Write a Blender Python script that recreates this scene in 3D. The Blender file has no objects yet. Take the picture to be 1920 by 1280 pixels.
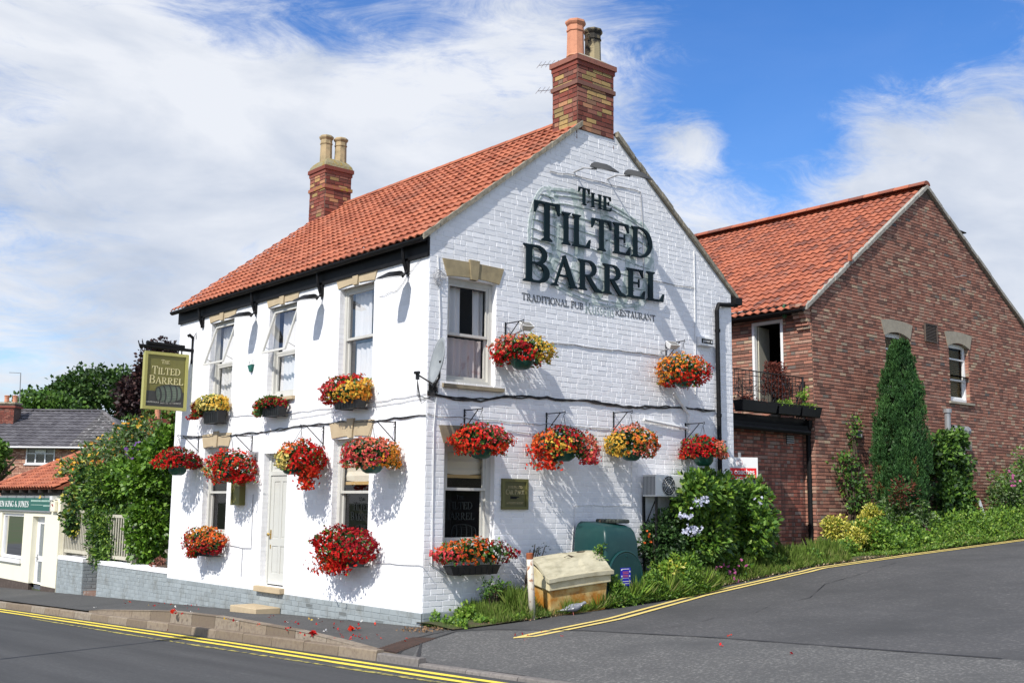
import bpy, bmesh, math, random
import numpy as np
from mathutils import Vector, Matrix
random.seed(7); rng = np.random.default_rng(7)
scn = bpy.context.scene
COL = scn.collection
# ------------------------------------------------------------------ camera
CP = Vector((-9.5547, -13.2886, 1.7816)); CF = Vector((0.63776, 0.75654, 0.14458)); CR = Vector((0.76361, -0.64560, 0.00979)); CU = Vector((-0.10075, -0.10416, 0.98944))
FPX = 2068.46
cd = bpy.data.cameras.new('camera'); cam = bpy.data.objects.new('camera', cd); COL.objects.link(cam)
cd.sensor_width = 36; cd.lens = FPX * 36 / 1920; cd.clip_end = 3000; cd.clip_start = .1
cam.matrix_world = Matrix(((CR[0], CU[0], -CF[0], CP[0]), (CR[1], CU[1], -CF[1], CP[1]), (CR[2], CU[2], -CF[2], CP[2]), (0, 0, 0, 1)))
scn.camera = cam
# ------------------------------------------------------------------ light
SUNV = Vector((1, .34, -1.06)).normalized()
sl = bpy.data.lights.new('sun', 'SUN'); sl.energy = 4.2; sl.angle = math.radians(.53); sl.color = (1, .96, .89)
so = bpy.data.objects.new('sun', sl); COL.objects.link(so); so.rotation_euler = SUNV.to_track_quat('-Z', 'Y').to_euler()
scn.view_settings.view_transform = 'Standard'; scn.view_settings.look = 'None'; scn.view_settings.gamma = 1; scn.view_settings.exposure = 0.30
scn.view_settings.use_curve_mapping = False
wd = bpy.data.worlds.new('World'); scn.world = wd; wd.use_nodes = True
def build_world():
    nt = wd.node_tree; nt.nodes.clear(); N = nt.nodes.new; L = nt.links.new
    out = N('ShaderNodeOutputWorld'); mix = N('ShaderNodeMixShader'); L(mix.outputs[0], out.inputs[0])
    sky = N('ShaderNodeTexSky'); sky.sky_type = 'NISHITA'; sky.sun_disc = False
    sky.sun_elevation = math.asin(-SUNV.z); sky.sun_rotation = math.atan2(-SUNV.x, -SUNV.y); sky.air_density = 1; sky.dust_density = .3; sky.ozone_density = 2.5
    hs = N('ShaderNodeHueSaturation'); hs.inputs['Saturation'].default_value = 1.40; hs.inputs['Hue'].default_value = .512; L(sky.outputs[0], hs.inputs['Color'])
    b1 = N('ShaderNodeBackground'); b1.inputs[1].default_value = .145; L(hs.outputs[0], b1.inputs[0]); L(b1.outputs[0], mix.inputs[1])
    tc = N('ShaderNodeTexCoord')
    def noise(scale, sc, rot=0, det=8, rough=.6, dist=0.):
        mp = N('ShaderNodeMapping'); mp.inputs['Scale'].default_value = sc; mp.inputs['Rotation'].default_value = (0, rot, math.radians(40)); L(tc.outputs['Generated'], mp.inputs[0])
        n = N('ShaderNodeTexNoise'); n.inputs['Scale'].default_value = scale; n.inputs['Detail'].default_value = det; n.inputs['Roughness'].default_value = rough; n.inputs['Distortion'].default_value = dist
        L(mp.outputs[0], n.inputs['Vector']); return n.outputs['Fac']
    def m(op, a, b, c=None):
        n = N('ShaderNodeMath'); n.operation = op
        for i, x in enumerate((a, b, c)):
            if x is None: continue
            if isinstance(x, (int, float)): n.inputs[i].default_value = x
            else: L(x, n.inputs[i])
        return n.outputs[0]
    def blob(px, py, rad, gain):          # a patch of sky around one direction
        d = (CF + CR * ((px - 960) / FPX) + CU * ((640 - py) / FPX)).normalized()
        v = N('ShaderNodeVectorMath'); v.operation = 'DISTANCE'; L(tc.outputs['Generated'], v.inputs[0]); v.inputs[1].default_value = d
        r = N('ShaderNodeMapRange'); r.interpolation_type = 'SMOOTHSTEP'; L(v.outputs['Value'], r.inputs[0]); r.inputs[1].default_value = 0; r.inputs[2].default_value = rad; r.inputs[3].default_value = gain; r.inputs[4].default_value = 0
        return r.outputs[0]
    big = noise(3.2, (1, 1, 2.2), .5, 9, .62, .4); fine = noise(8, (1, 1.6, 3.4), .6, 10, .72, 1.2)
    s = m('ADD', m('MULTIPLY', big, 1.0), m('MULTIPLY', fine, .74))
    s = m('ADD', s, -.55)
    for a in ((1560, 60, .20, -.38), (1330, 150, .17, -.26), (1800, 100, .14, -.18), (1500, 330, .08, -.16), (560, -40, .13, -.24), (740, 0, .1, -.26), (380, 20, .06, -.14), (1150, 0, .06, -.1), (1300, 270, .045, .30), (1700, 330, .12, .22), (1880, 230, .08, .2), (1650, 200, .06, .10), (900, 380, .26, .26), (300, 300, .30, .28), (120, 640, .1, -.12), (1850, 420, .16, .25), (1450, 110, .04, .12)):
        s = m('ADD', s, blob(*a))
    mr = N('ShaderNodeMapRange'); mr.interpolation_type = 'SMOOTHSTEP'; L(s, mr.inputs[0]); mr.inputs[1].default_value = .06; mr.inputs[2].default_value = .52; mr.inputs[3].default_value = .07; mr.inputs[4].default_value = .97
    L(mr.outputs[0], mix.inputs[0])
    sh = noise(4.5, (1, 1, 2.6), .3, 6, .55, .3)
    cr = N('ShaderNodeValToRGB'); L(sh, cr.inputs[0]); e = cr.color_ramp.elements
    e[0].position = .33; e[0].color = (.56, .63, .76, 1); e[1].position = .60; e[1].color = (.88, .91, .97, 1)
    b2 = N('ShaderNodeBackground'); b2.inputs[1].default_value = .80; L(cr.outputs[0], b2.inputs[0]); L(b2.outputs[0], mix.inputs[2])
build_world()
# ------------------------------------------------------------------ places: a pixel of the survey photo carried onto a real wall or ground plane
def ray(px, py): return CF + CR * ((px - 960) / FPX) + CU * ((640 - py) / FPX)
def onx(px, py, x=0.): d = ray(px, py); return CP + d * ((x - CP.x) / d.x)
def ony(px, py, y=0.): d = ray(px, py); return CP + d * ((y - CP.y) / d.y)
KT = [(-40, 1.2), (-5, -.025), (-3, -.095), (-1.9, -.13), (-1.1, -.09), (.5, -.03), (3.2, -.04), (5.24, -.11), (8.8, -.37), (15, -.62), (60, -2.2)]
def RZ(y): return -.23 - .035 * max(-30, min(y, 45))
def KZ(y):
    if y < -3: return RZ(y) + .035
    if y > 8.8: return RZ(y) + .15
    return float(np.interp(y, [a for a, b in KT], [b for a, b in KT]))
def H(x, y):
    yc = max(-30, min(y, 45)); h0 = -.0355 * yc
    if x >= 0: return h0 + .052 * min(x, 7) + .045 * max(min(x, 40) - 7, 0) + .20 * max(0, min(1, (x - 4.8) / 3.2)) * max(0, min(1, (1.2 - y) / 1.9))
    if x > -1.58: t = x / -1.58; return h0 * (1 - t) + KZ(y) * t
    return KZ(y) if x > -1.7 else RZ(y)
def HG(px, py):
    d = ray(px, py); t = 8.
    for _ in range(400):
        p = CP + d * t
        g = p.z - H(p.x, p.y)
        if g < .002: break
        t += max(g * 1.5, .004)
    return p
# ------------------------------------------------------------------ materials
MATS = {}
def M(name, col=(.5, .5, .5), rough=.7, n=None, bump=None, ramp=None, spec=.4, metal=0., trans=0., n2=None, jit=.0, coat=0.):
    """n=(scale, colour2, low, high) second colour by noise; bump=(scale, strength, distance); ramp=[(pos,colour)] by face attribute rnd"""
    if name in MATS: return MATS[name]
    mt = bpy.data.materials.new(name); mt.use_nodes = True; nt = mt.node_tree; N = nt.nodes.new; L = nt.links.new
    b = nt.nodes['Principled BSDF']; b.inputs['Roughness'].default_value = rough; b.inputs['Specular IOR Level'].default_value = spec; b.inputs['Metallic'].default_value = metal; b.inputs['Coat Weight'].default_value = coat
    tc = N('ShaderNodeTexCoord'); cur = None
    if ramp or jit:
        at = N('ShaderNodeAttribute'); at.attribute_name = 'rnd'
    if ramp:
        r = N('ShaderNodeValToRGB'); L(at.outputs['Fac'], r.inputs[0])
        el = r.color_ramp.elements
        while len(el) < len(ramp): el.new(.5)
        for e, (p, c) in zip(el, ramp): e.position = p; e.color = (*c, 1)
        cur = r.outputs[0]
    else:
        rg = N('ShaderNodeRGB'); rg.outputs[0].default_value = (*col, 1); cur = rg.outputs[0]
    for nn in (n, n2):
        if not nn: continue
        t = N('ShaderNodeTexNoise'); t.inputs['Scale'].default_value = nn[0]; t.inputs['Detail'].default_value = 6; t.inputs['Roughness'].default_value = .65
        if len(nn) > 4:
            mp = N('ShaderNodeMapping'); mp.inputs['Scale'].default_value = nn[4]; L(tc.outputs['Object'], mp.inputs[0]); L(mp.outputs[0], t.inputs['Vector'])
        else: L(tc.outputs['Object'], t.inputs['Vector'])
        r = N('ShaderNodeMapRange'); L(t.outputs['Fac'], r.inputs[0]); r.inputs[1].default_value = nn[2]; r.inputs[2].default_value = nn[3]
        mx = N('ShaderNodeMix'); mx.data_type = 'RGBA'; L(r.outputs[0], mx.inputs['Factor']); L(cur, mx.inputs['A']); mx.inputs['B'].default_value = (*nn[1], 1); cur = mx.outputs['Result']
    if jit:
        hv = N('ShaderNodeHueSaturation'); r = N('ShaderNodeMapRange'); L(at.outputs['Fac'], r.inputs[0]); r.inputs[3].default_value = 1 - jit; r.inputs[4].default_value = 1 + jit; L(r.outputs[0], hv.inputs['Value']); L(cur, hv.inputs['Color']); cur = hv.outputs[0]
    L(cur, b.inputs['Base Color'])
    if bump:
        t = N('ShaderNodeTexNoise'); t.inputs['Scale'].default_value = bump[0]; t.inputs['Detail'].default_value = 5; L(tc.outputs['Object'], t.inputs['Vector'])
        bp = N('ShaderNodeBump'); bp.inputs['Strength'].default_value = bump[1]; bp.inputs['Distance'].default_value = bump[2]; L(t.outputs['Fac'], bp.inputs['Height']); L(bp.outputs[0], b.inputs['Normal'])
    if trans:
        tl = N('ShaderNodeBsdfTranslucent'); L(cur, tl.inputs[0]); ms = N('ShaderNodeMixShader'); ms.inputs[0].default_value = trans; L(b.outputs[0], ms.inputs[1]); L(tl.outputs[0], ms.inputs[2]); L(ms.outputs[0], nt.nodes['Material Output'].inputs[0])
    MATS[name] = mt; return mt
def Mglass(name='window_glass', tint=(1, 1, 1), refl=.22):
    if name in MATS: return MATS[name]
    mt = bpy.data.materials.new(name); mt.use_nodes = True; nt = mt.node_tree; N = nt.nodes.new; L = nt.links.new
    nt.nodes.remove(nt.nodes['Principled BSDF'])
    tr = N('ShaderNodeBsdfTransparent'); tr.inputs[0].default_value = (*tint, 1); gl = N('ShaderNodeBsdfGlossy'); gl.inputs['Roughness'].default_value = .02
    fr = N('ShaderNodeFresnel'); fr.inputs[0].default_value = 1.55; mm = N('ShaderNodeMath'); mm.operation = 'MULTIPLY'; mm.inputs[1].default_value = refl; L(fr.outputs[0], mm.inputs[0])
    ms = N('ShaderNodeMixShader'); L(mm.outputs[0], ms.inputs[0]); L(tr.outputs[0], ms.inputs[1]); L(gl.outputs[0], ms.inputs[2]); L(ms.outputs[0], nt.nodes['Material Output'].inputs[0])
    MATS[name] = mt; return mt
white_brick = M('painted_brick', (.84, .84, .855), .75, n=(1.6, (.76, .76, .77), .5, .85), n2=(5, (.60, .58, .52), .66, .85, (1, 1, .45)), bump=(55, .35, .004), jit=.05)
white_joint = M('painted_mortar', (.86, .86, .87), .8, n=(2.2, (.76, .76, .76), .5, .8), bump=(40, .4, .004))
grey_plinth = M('grey_plinth_paint', (.30, .335, .345), .75, n=(3, (.20, .21, .20), .5, .75), n2=(14, (.22, .2, .17), .68, .8), bump=(30, .5, .006), jit=.08)
red_brick = M('red_brick', ramp=[(0, (.15, .08, .06)), (.15, (.24, .105, .075)), (.38, (.36, .155, .105)), (.60, (.42, .19, .13)), (.78, (.34, .19, .14)), (.9, (.44, .28, .20)), (.96, (.48, .36, .24)), (1, (.11, .10, .10))], rough=.85, n=(26, (.20, .11, .09), .5, .85), bump=(70, .4, .003), n2=(.9, (.20, .10, .08), .56, .85))
brick_mortar = M('brick_mortar', (.10, .065, .05), .95, n=(8, (.17, .13, .11), .4, .8))  # mortar tinted dark so the shadow in recessed joints is part of its colour
stain_brick = M('stained_brick', ramp=[(0, (.16, .06, .045)), (.4, (.34, .11, .075)), (.7, (.38, .17, .12)), (1, (.27, .20, .17))], rough=.85, n=(1, (.09, .05, .045), .50, .66, (4, 4, .35)), bump=(70, .4, .003))
old_brick = M('old_brick', ramp=[(0, (.13, .04, .03)), (.5, (.24, .062, .042)), (.9, (.30, .12, .085)), (1, (.13, .08, .065))], rough=.9, n=(20, (.14, .07, .06), .5, .8), bump=(60, .5, .004))
buff_brick = M('buff_brick', ramp=[(0, (.24, .18, .08)), (.5, (.46, .31, .12)), (.85, (.46, .22, .12)), (1, (.10, .085, .07))], rough=.9, n=(20, (.14, .11, .07), .55, .8), bump=(60, .5, .004))
pantile = M('clay_pantile', ramp=[(0, (.27, .078, .042)), (.3, (.38, .115, .058)), (.7, (.46, .150, .078)), (1, (.34, .12, .07))], rough=.8, n=(9, (.25, .06, .04), .55, .85), n2=(1.1, (.24, .095, .06), .54, .78), bump=(60, .3, .003))
pantile_old = M('weathered_pantile', ramp=[(0, (.15, .06, .045)), (.3, (.33, .10, .055)), (.8, (.43, .135, .07)), (1, (.36, .13, .08))], rough=.85, n=(2.6, (.15, .10, .09), .56, .78), n2=(20, (.30, .10, .065), .5, .8), bump=(60, .4, .003))
grey_tile = M('grey_concrete_tile', ramp=[(0, (.07, .066, .075)), (1, (.125, .12, .13))], rough=.85, n=(6, (.16, .15, .15), .55, .8))
lichen_tile = M('lichened_tile', ramp=[(0, (.07, .068, .068)), (1, (.14, .13, .13))], rough=.9, n=(4.5, (.42, .42, .41), .58, .64))
cement = M('verge_cement', (.30, .27, .21), .95, n=(12, (.16, .14, .10), .45, .7), bump=(30, .7, .01))
grey_cement = M('weathered_cement', (.36, .34, .30), .95, n=(12, (.20, .19, .16), .45, .7), bump=(30, .7, .01))
stone = M('sandstone', (.50, .40, .26), .85, n=(5, (.40, .31, .20), .4, .8), bump=(45, .3, .004))
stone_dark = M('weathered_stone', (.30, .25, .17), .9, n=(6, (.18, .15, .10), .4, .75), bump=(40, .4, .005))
grey_stone = M('grey_stone', (.36, .32, .25), .9, n=(6, (.27, .24, .19), .4, .75), bump=(40, .3, .004))
black_paint = M('black_paint', (.009, .009, .010), .55, n=(9, (.018, .018, .018), .5, .8), spec=.15)
black_metal = M('black_metal', (.012, .012, .013), .42, bump=(30, .1, .002))
cable_black = M('black_cable', (.02, .02, .022), .6)
cable_grey = M('grey_cable', (.36, .36, .37), .7)
wood_paint = M('cream_grey_paint', (.55, .54, .50), .5, n=(5, (.44, .43, .39), .5, .85), bump=(25, .15, .003))
door_paint = M('pale_grey_door_paint', (.56, .56, .52), .45, n=(3, (.50, .49, .45), .5, .8), bump=(20, .1, .002))
white_paint = M('white_paint', (.78, .78, .77), .5, n=(6, (.68, .67, .64), .55, .8))
upvc = M('white_plastic', (.80, .80, .80), .35)
cream_wall = M('cream_render', (.82, .78, .62), .8, n=(1.8, (.76, .72, .58), .5, .8), bump=(60, .4, .004))
brass = M('brass', (.55, .38, .13), .3, metal=1)
curtain = M('net_curtain', (.84, .84, .85), .85, trans=.25)
red_curtain = M('faded_curtain', (.66, .60, .60), .9, n=(3, (.42, .22, .22), .55, .7), trans=.15)
blind = M('cream_blind', (.62, .57, .46), .8, bump=(8, .3, .02))
dark_room = M('dark_room', (.035, .032, .03), .9)
dark_room2 = M('dark_blue_room', (.05, .06, .075), .9)
olive = M('olive_sign_paint', (.17, .16, .045), .5, n=(6, (.14, .13, .04), .5, .8))
olive_dark = M('dark_olive_paint', (.10, .095, .03), .45)
sign_gold = M('gold_lettering', (.62, .56, .30), .5)
sign_dark = M('sign_charcoal', (.05, .052, .05), .5)
letter_green = M('dark_green_letters', (.004, .014, .019), .5, spec=.15)
art_green = M('faded_green_paint', (.42, .50, .47), .8, n=(7, (.74, .77, .77), .46, .60))
art_dark = M('thin_green_lines', (.30, .37, .35), .8, n=(8, (.74, .76, .76), .52, .60))
text_dark = M('painted_dark_text', (.10, .11, .12), .8)
text_grey = M('painted_grey_text', (.30, .36, .36), .8)
barrel_green = M('barrel_grey_green', (.10, .14, .11), .6)
etched = M('etched_lettering', (.022, .026, .027), .8, spec=.05)
grey_metal = M('grey_metal', (.33, .34, .35), .45, metal=.4, n=(8, (.24, .24, .24), .5, .8))
dish_grey = M('dish_grey', (.26, .28, .29), .5, n=(7, (.34, .36, .36), .45, .8))
basket_green = M('green_plastic', (.012, .075, .055), .4)
box_black = M('black_plastic', (.012, .012, .013), .4)
tank_green = M('dark_green_plastic', (.008, .045, .044), .38, n=(5, (.018, .065, .06), .5, .8), n2=(12, (.05, .08, .065), .68, .8))
bin_lid = M('weathered_yellow_lid', (.50, .46, .33), .8, n=(3, (.34, .31, .21), .42, .66, (1, 4, 2)), n2=(16, (.26, .23, .15), .62, .78), bump=(20, .3, .006))
bin_body = M('rust_stained_yellow', (.58, .44, .18), .7, n=(3.4, (.42, .17, .02), .38, .58), n2=(5, (.15, .06, .02), .58, .74, (1, 1, 2)))
rust_post = M('rusty_white_post', (.66, .60, .50), .7, n=(9, (.28, .10, .04), .56, .66), bump=(30, .4, .004))
rust = M('rust', (.30, .09, .035), .9)
asphalt = M('asphalt_road', (.074, .073, .074), .9, n=(20, (.145, .14, .135), .52, .68), n2=(.45, (.052, .052, .053), .45, .7), bump=(130, .6, .006))
asphalt_main = M('asphalt_main_road', (.060, .061, .063), .88, n=(24, (.10, .10, .10), .50, .72), n2=(.9, (.040, .041, .043), .40, .66, (1.6, .10, 1)), bump=(120, .5, .005))
pave = M('pavement_asphalt', (.072, .071, .070), .9, n=(24, (.125, .12, .11), .50, .72), n2=(.9, (.058, .058, .056), .45, .7), bump=(110, .5, .005))
apron_m = M('coarse_asphalt_apron', (.092, .091, .089), .92, n=(28, (.20, .195, .185), .50, .64), n2=(.8, (.075, .075, .075), .45, .7), bump=(100, .9, .008))
seam = M('tar_seam', (.028, .028, .030), .7)
kerb_m = M('granite_kerb', ramp=[(0, (.16, .125, .09)), (.5, (.245, .195, .142)), (1, (.28, .24, .19))], rough=.9, n=(14, (.15, .11, .085), .45, .75), n2=(40, (.34, .27, .2), .6, .8), bump=(50, .5, .006))
kerb_grey = M('concrete_kerb', ramp=[(0, (.17, .155, .145)), (1, (.24, .215, .195))], rough=.9, n=(20, (.11, .10, .095), .45, .75), bump=(50, .5, .006))
yellow = M('yellow_line_paint', (.84, .66, .08), .75, n=(38, (.40, .31, .07), .58, .68))
yellow_r = M('pale_yellow_line_paint', (.72, .56, .18), .75, n=(38, (.34, .27, .10), .58, .70))
yellow_old = M('worn_yellow_paint', (.42, .36, .08), .85, n=(9, (.07, .07, .06), .46, .54))
iron = M('rusty_iron', (.085, .05, .038), .8, n=(20, (.05, .04, .035), .4, .7))
soil = M('verge_soil', (.085, .062, .038), .95, n=(6, (.05, .07, .02), .4, .6), bump=(25, .8, .02))
field = M('meadow', (.05, .075, .02), .95, n=(.2, (.07, .07, .03), .4, .7))
leaf_g = M('mid_green_leaf', ramp=[(0, (.035, .095, .012)), (.5, (.095, .21, .026)), (1, (.19, .33, .055))], rough=.55, trans=.28)
leaf_lt = M('light_green_leaf', ramp=[(0, (.07, .15, .014)), (.5, (.17, .31, .03)), (1, (.31, .43, .07))], rough=.5, trans=.3)
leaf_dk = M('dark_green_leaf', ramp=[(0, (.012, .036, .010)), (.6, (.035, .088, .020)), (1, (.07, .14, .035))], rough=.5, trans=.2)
leaf_ivy = M('ivy_leaf', ramp=[(0, (.03, .08, .008)), (.5, (.09, .20, .015)), (.85, (.17, .31, .03)), (1, (.27, .42, .08))], rough=.42, trans=.25)
leaf_con = M('conifer_leaf', ramp=[(0, (.010, .036, .012)), (.45, (.032, .10, .024)), (.9, (.085, .20, .045)), (.96, (.10, .21, .05)), (1, (.18, .07, .022))], rough=.65, trans=.12)
leaf_cop = M('copper_leaf', ramp=[(0, (.014, .008, .010)), (.6, (.035, .016, .018)), (1, (.085, .035, .028))], rough=.55, trans=.2)
leaf_brn = M('russet_leaf', ramp=[(0, (.06, .018, .015)), (1, (.22, .05, .03))], rough=.6, trans=.2)
leaf_yel = M('golden_leaf', ramp=[(0, (.22, .24, .03)), (.4, (.55, .50, .06)), (1, (.78, .72, .22))], rough=.5, trans=.25)
leaf_tree = M('tree_leaf', ramp=[(0, (.012, .038, .006)), (.5, (.036, .092, .013)), (1, (.09, .165, .025))], rough=.6, trans=.2)
leaf_bud = M('silvery_leaf', ramp=[(0, (.05, .09, .03)), (.6, (.14, .20, .09)), (1, (.27, .33, .18))], rough=.6, trans=.2)
grass_m = M('grass_blade', ramp=[(0, (.06, .11, .015)), (.55, (.14, .23, .03)), (.85, (.22, .28, .06)), (1, (.36, .33, .15))], rough=.7, trans=.3)
bark = M('bark', (.09, .065, .045), .95, n=(12, (.05, .035, .025), .4, .7), bump=(20, .6, .01))
def flower(name, c): return M(name, ramp=[(0, tuple(x * .38 for x in c)), (.45, tuple(x * .85 for x in c)), (1, tuple(min(.95, x * 1.3 + .025) for x in c))], rough=.65, trans=.22, spec=.15)
FL = {'red': flower('red_petal', (.60, .008, .007)), 'crim': flower('crimson_petal', (.36, .006, .014)), 'oran': flower('orange_petal', (.80, .14, .025)), 'ored': flower('scarlet_petal', (.78, .045, .015)),
      'yel': flower('yellow_petal', (.85, .50, .07)), 'pale': flower('pale_yellow_petal', (.86, .66, .20)), 'sal': flower('salmon_petal', (.82, .20, .12)), 'pink': flower('coral_pink_petal', (.74, .07, .08)),
      'white': flower('white_petal', (.82, .80, .76)), 'blue': flower('pale_lilac_petal', (.62, .64, .80)), 'mag': flower('magenta_petal', (.50, .12, .30)), 'purp': flower('purple_petal', (.22, .10, .34)), 'tang': flower('tangerine_petal', (.82, .30, .03))}
# ------------------------------------------------------------------ mesh builder
class MB:
    def __init__(s): s.v = []; s.f = []; s.m = []; s.a = []; s.r = .5
    def add(s, vs, fs, m=0):
        k = len(s.v); s.v += [tuple(v) for v in vs]
        for f in fs: s.f.append(tuple(i + k for i in f)); s.m.append(m); s.a.append(s.r)
    def quad(s, a, b, c, d, m=0): s.add((a, b, c, d), ((0, 1, 2, 3),), m)
    def box(s, x0, y0, z0, x1, y1, z1, m=0):
        s.add([(x0, y0, z0), (x1, y0, z0), (x1, y1, z0), (x0, y1, z0), (x0, y0, z1), (x1, y0, z1), (x1, y1, z1), (x0, y1, z1)], [(0, 3, 2, 1), (4, 5, 6, 7), (0, 1, 5, 4), (1, 2, 6, 5), (2, 3, 7, 6), (3, 0, 4, 7)], m)
    def fbox(s, fn, u0, v0, d0, u1, v1, d1, m=0):
        P = [fn(u, v, d) for d in (d0, d1) for (u, v) in ((u0, v0), (u1, v0), (u1, v1), (u0, v1))]
        s.add(P, [(0, 3, 2, 1), (4, 5, 6, 7), (0, 1, 5, 4), (1, 2, 6, 5), (2, 3, 7, 6), (3, 0, 4, 7)], m)
    def prism(s, poly, fn, d0, d1, m=0, back=True):
        n = len(poly); P = [fn(u, v, d0) for u, v in poly] + [fn(u, v, d1) for u, v in poly]
        F = [tuple(range(n, 2 * n))] + [(i, (i + 1) % n, (i + 1) % n + n, i + n) for i in range(n)]
        if back: F.append(tuple(range(n))[::-1])
        s.add(P, F, m)
    def tube(s, pts, r, n=6, m=0, cap=True):
        pts = [Vector(p) for p in pts]; k = len(pts); rs = r if isinstance(r, (list, tuple)) else [r] * k
        t0 = (pts[1] - pts[0]).normalized(); up = Vector((0, 0, 1)) if abs(t0.z) < .9 else Vector((1, 0, 0)); a = t0.cross(up).normalized(); V = []
        for i, p in enumerate(pts):
            t = (pts[min(i + 1, k - 1)] - pts[max(i - 1, 0)]); t = t.normalized() if t.length > 1e-9 else t0
            a = (a - t * a.dot(t)); a = a.normalized() if a.length > 1e-6 else t.orthogonal().normalized(); b = t.cross(a)
            V += [p + (a * math.cos(q * 2 * math.pi / n) + b * math.sin(q * 2 * math.pi / n)) * rs[i] for q in range(n)]
        F = [(i * n + j, i * n + (j + 1) % n, (i + 1) * n + (j + 1) % n, (i + 1) * n + j) for i in range(k - 1) for j in range(n)]
        if cap: F += [tuple(range(n))[::-1], tuple(range((k - 1) * n, k * n))]
        s.add(V, F, m)
    def lathe(s, prof, c, n=16, m=0, M3=None, ph=0., sx=1., sy=1.):
        V = []
        for r, z in prof:
            for q in range(n):
                a = ph + q * 2 * math.pi / n; p = Vector((r * math.cos(a) * sx, r * math.sin(a) * sy, z))
                V.append((M3 @ p if M3 else p) + Vector(c))
        k = len(prof); F = [(i * n + j, i * n + (j + 1) % n, (i + 1) * n + (j + 1) % n, (i + 1) * n + j) for i in range(k - 1) for j in range(n)]
        F += [tuple(range(n))[::-1], tuple(range((k - 1) * n, k * n))]
        s.add(V, F, m)
    def build(s, name, mats, parent=None, smooth=False, bevel=0.):
        me = bpy.data.meshes.new(name); o = bpy.data.objects.new(name, me); COL.objects.link(o)
        off = Vector((0, 0, 0))
        if parent is not None:
            o.parent = parent; q = parent
            while q is not None: off += q.location; q = q.parent
        if off.length > 0:
            a = np.array(s.v, float) - np.array(off[:]); me.from_pydata(a.tolist(), [], s.f)
        else: me.from_pydata(s.v, [], s.f)
        for mt in (mats if isinstance(mats, (list, tuple)) else [mats]): me.materials.append(mt)
        me.polygons.foreach_set('material_index', s.m)
        at = me.attributes.new('rnd', 'FLOAT', 'FACE'); at.data.foreach_set('value', s.a)
        if smooth: me.polygons.foreach_set('use_smooth', [True] * len(s.f))
        me.update()
        if bevel:
            b = o.modifiers.new('bevel', 'BEVEL'); b.width = bevel; b.segments = 2; b.limit_method = 'ANGLE'
        return o
def tag(o, label, cat, group=None):
    o['label'] = label; o['category'] = cat
    if group: o['group'] = group
    return o
def thing(name, label, cat, loc=(0, 0, 0), group=None):
    o = bpy.data.objects.new(name, None); COL.objects.link(o); o.location = loc; o.empty_display_size = .2
    return tag(o, label, cat, group)
def struct(o): o['kind'] = 'structure'; return o
def FA(u, v, d=0.): return Vector((-d, u, v))            # pub front: u = y, v = z, d = out of the wall
def GB(u, v, d=0.): return Vector((u, -d, v))            # pub gable: u = x
YB = 1.2; XB = 11.53; YL = 1.5
def BG(u, v, d=0.): return Vector((u, YB - d, v))        # brick gable
def BL(u, v, d=0.): return Vector((XB - d, u, v))        # brick building's side towards the pub
def LW(u, v, d=0.): return Vector((u, YL - d, v))        # low wing between
def wall(mb, fn, u0, u1, v0, v1, holes, rev=.12, m=0, mr=0):
    us = sorted({u0, u1, *[h[0] for h in holes], *[h[1] for h in holes]}); vs = sorted({v0, v1, *[h[2] for h in holes], *[h[3] for h in holes]})
    for a, b in zip(us, us[1:]):
        for c, d in zip(vs, vs[1:]):
            um, vm = (a + b) / 2, (c + d) / 2
            if any(h[0] < um < h[1] and h[2] < vm < h[3] for h in holes): continue
            mb.quad(fn(a, c), fn(b, c), fn(b, d), fn(a, d), m)
    for h in holes:
        a, b, c, d = h
        for p, q in (((a, c), (b, c)), ((b, c), (b, d)), ((b, d), (a, d)), ((a, d), (a, c))):
            mb.quad(fn(*p, 0), fn(*q, 0), fn(*q, -rev), fn(*p, -rev), mr)
def bricks(mb, fn, u0, u1, v0, v1, holes=(), bl=.235, bh=.085, j=.012, jv=None, rel=.005, lim=None, m=0, head=.3, rv=.0015, hi=True, bot=None, mf=None):
    v = v0; row = 0
    while v < v1 - .02:
        vt = min(v + bh, v1); vm = (v + vt) / 2
        iv = [(u0, u1)]
        if lim: a, b = lim(vt); iv = [(max(u0, a), min(u1, b))]
        for h in holes:
            if h[2] < vm < h[3]:
                nv = []
                for a, b in iv:
                    if h[1] <= a or h[0] >= b: nv.append((a, b))
                    else:
                        if h[0] > a: nv.append((a, h[0]))
                        if h[1] < b: nv.append((h[1], b))
                iv = nv
        for a, b in iv:
            if b - a < .03: continue
            u = a - (bl * .5 if row % 2 else 0) + random.uniform(-.02, .02)
            while u < b:
                L = bl * (.5 if random.random() < head else 1.)
                p, q = max(u, a), min(u + L, b); u += L
                if q - p < .03: continue
                if bot and vt < bot((p + q) / 2) - .1: continue
                jj = j / 2; jw = (j if jv is None else jv) / 2; e = .0025; t0, t1, t3 = [rel + random.uniform(-rv, rv) for _ in range(3)]; t = [t0, t1, t1 + t3 - t0, t3]
                P = [fn(p + jw, v + jj, -.004), fn(q - jw, v + jj, -.004), fn(q - jw, vt - jj, -.004), fn(p + jw, vt - jj, -.004),
                     fn(p + jw + e, v + jj + e, t[0]), fn(q - jw - e, v + jj + e, t[1]), fn(q - jw - e, vt - jj - e, t[2]), fn(p + jw + e, vt - jj - e, t[3])]
                mb.r = random.random()
                mb.add(P, [(4, 5, 6, 7), (0, 1, 5, 4), (1, 2, 6, 5), (2, 3, 7, 6), (3, 0, 4, 7)], mf((p + q) / 2, vm) if mf else m)
        v += bh; row += 1
    mb.r = .5
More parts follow.
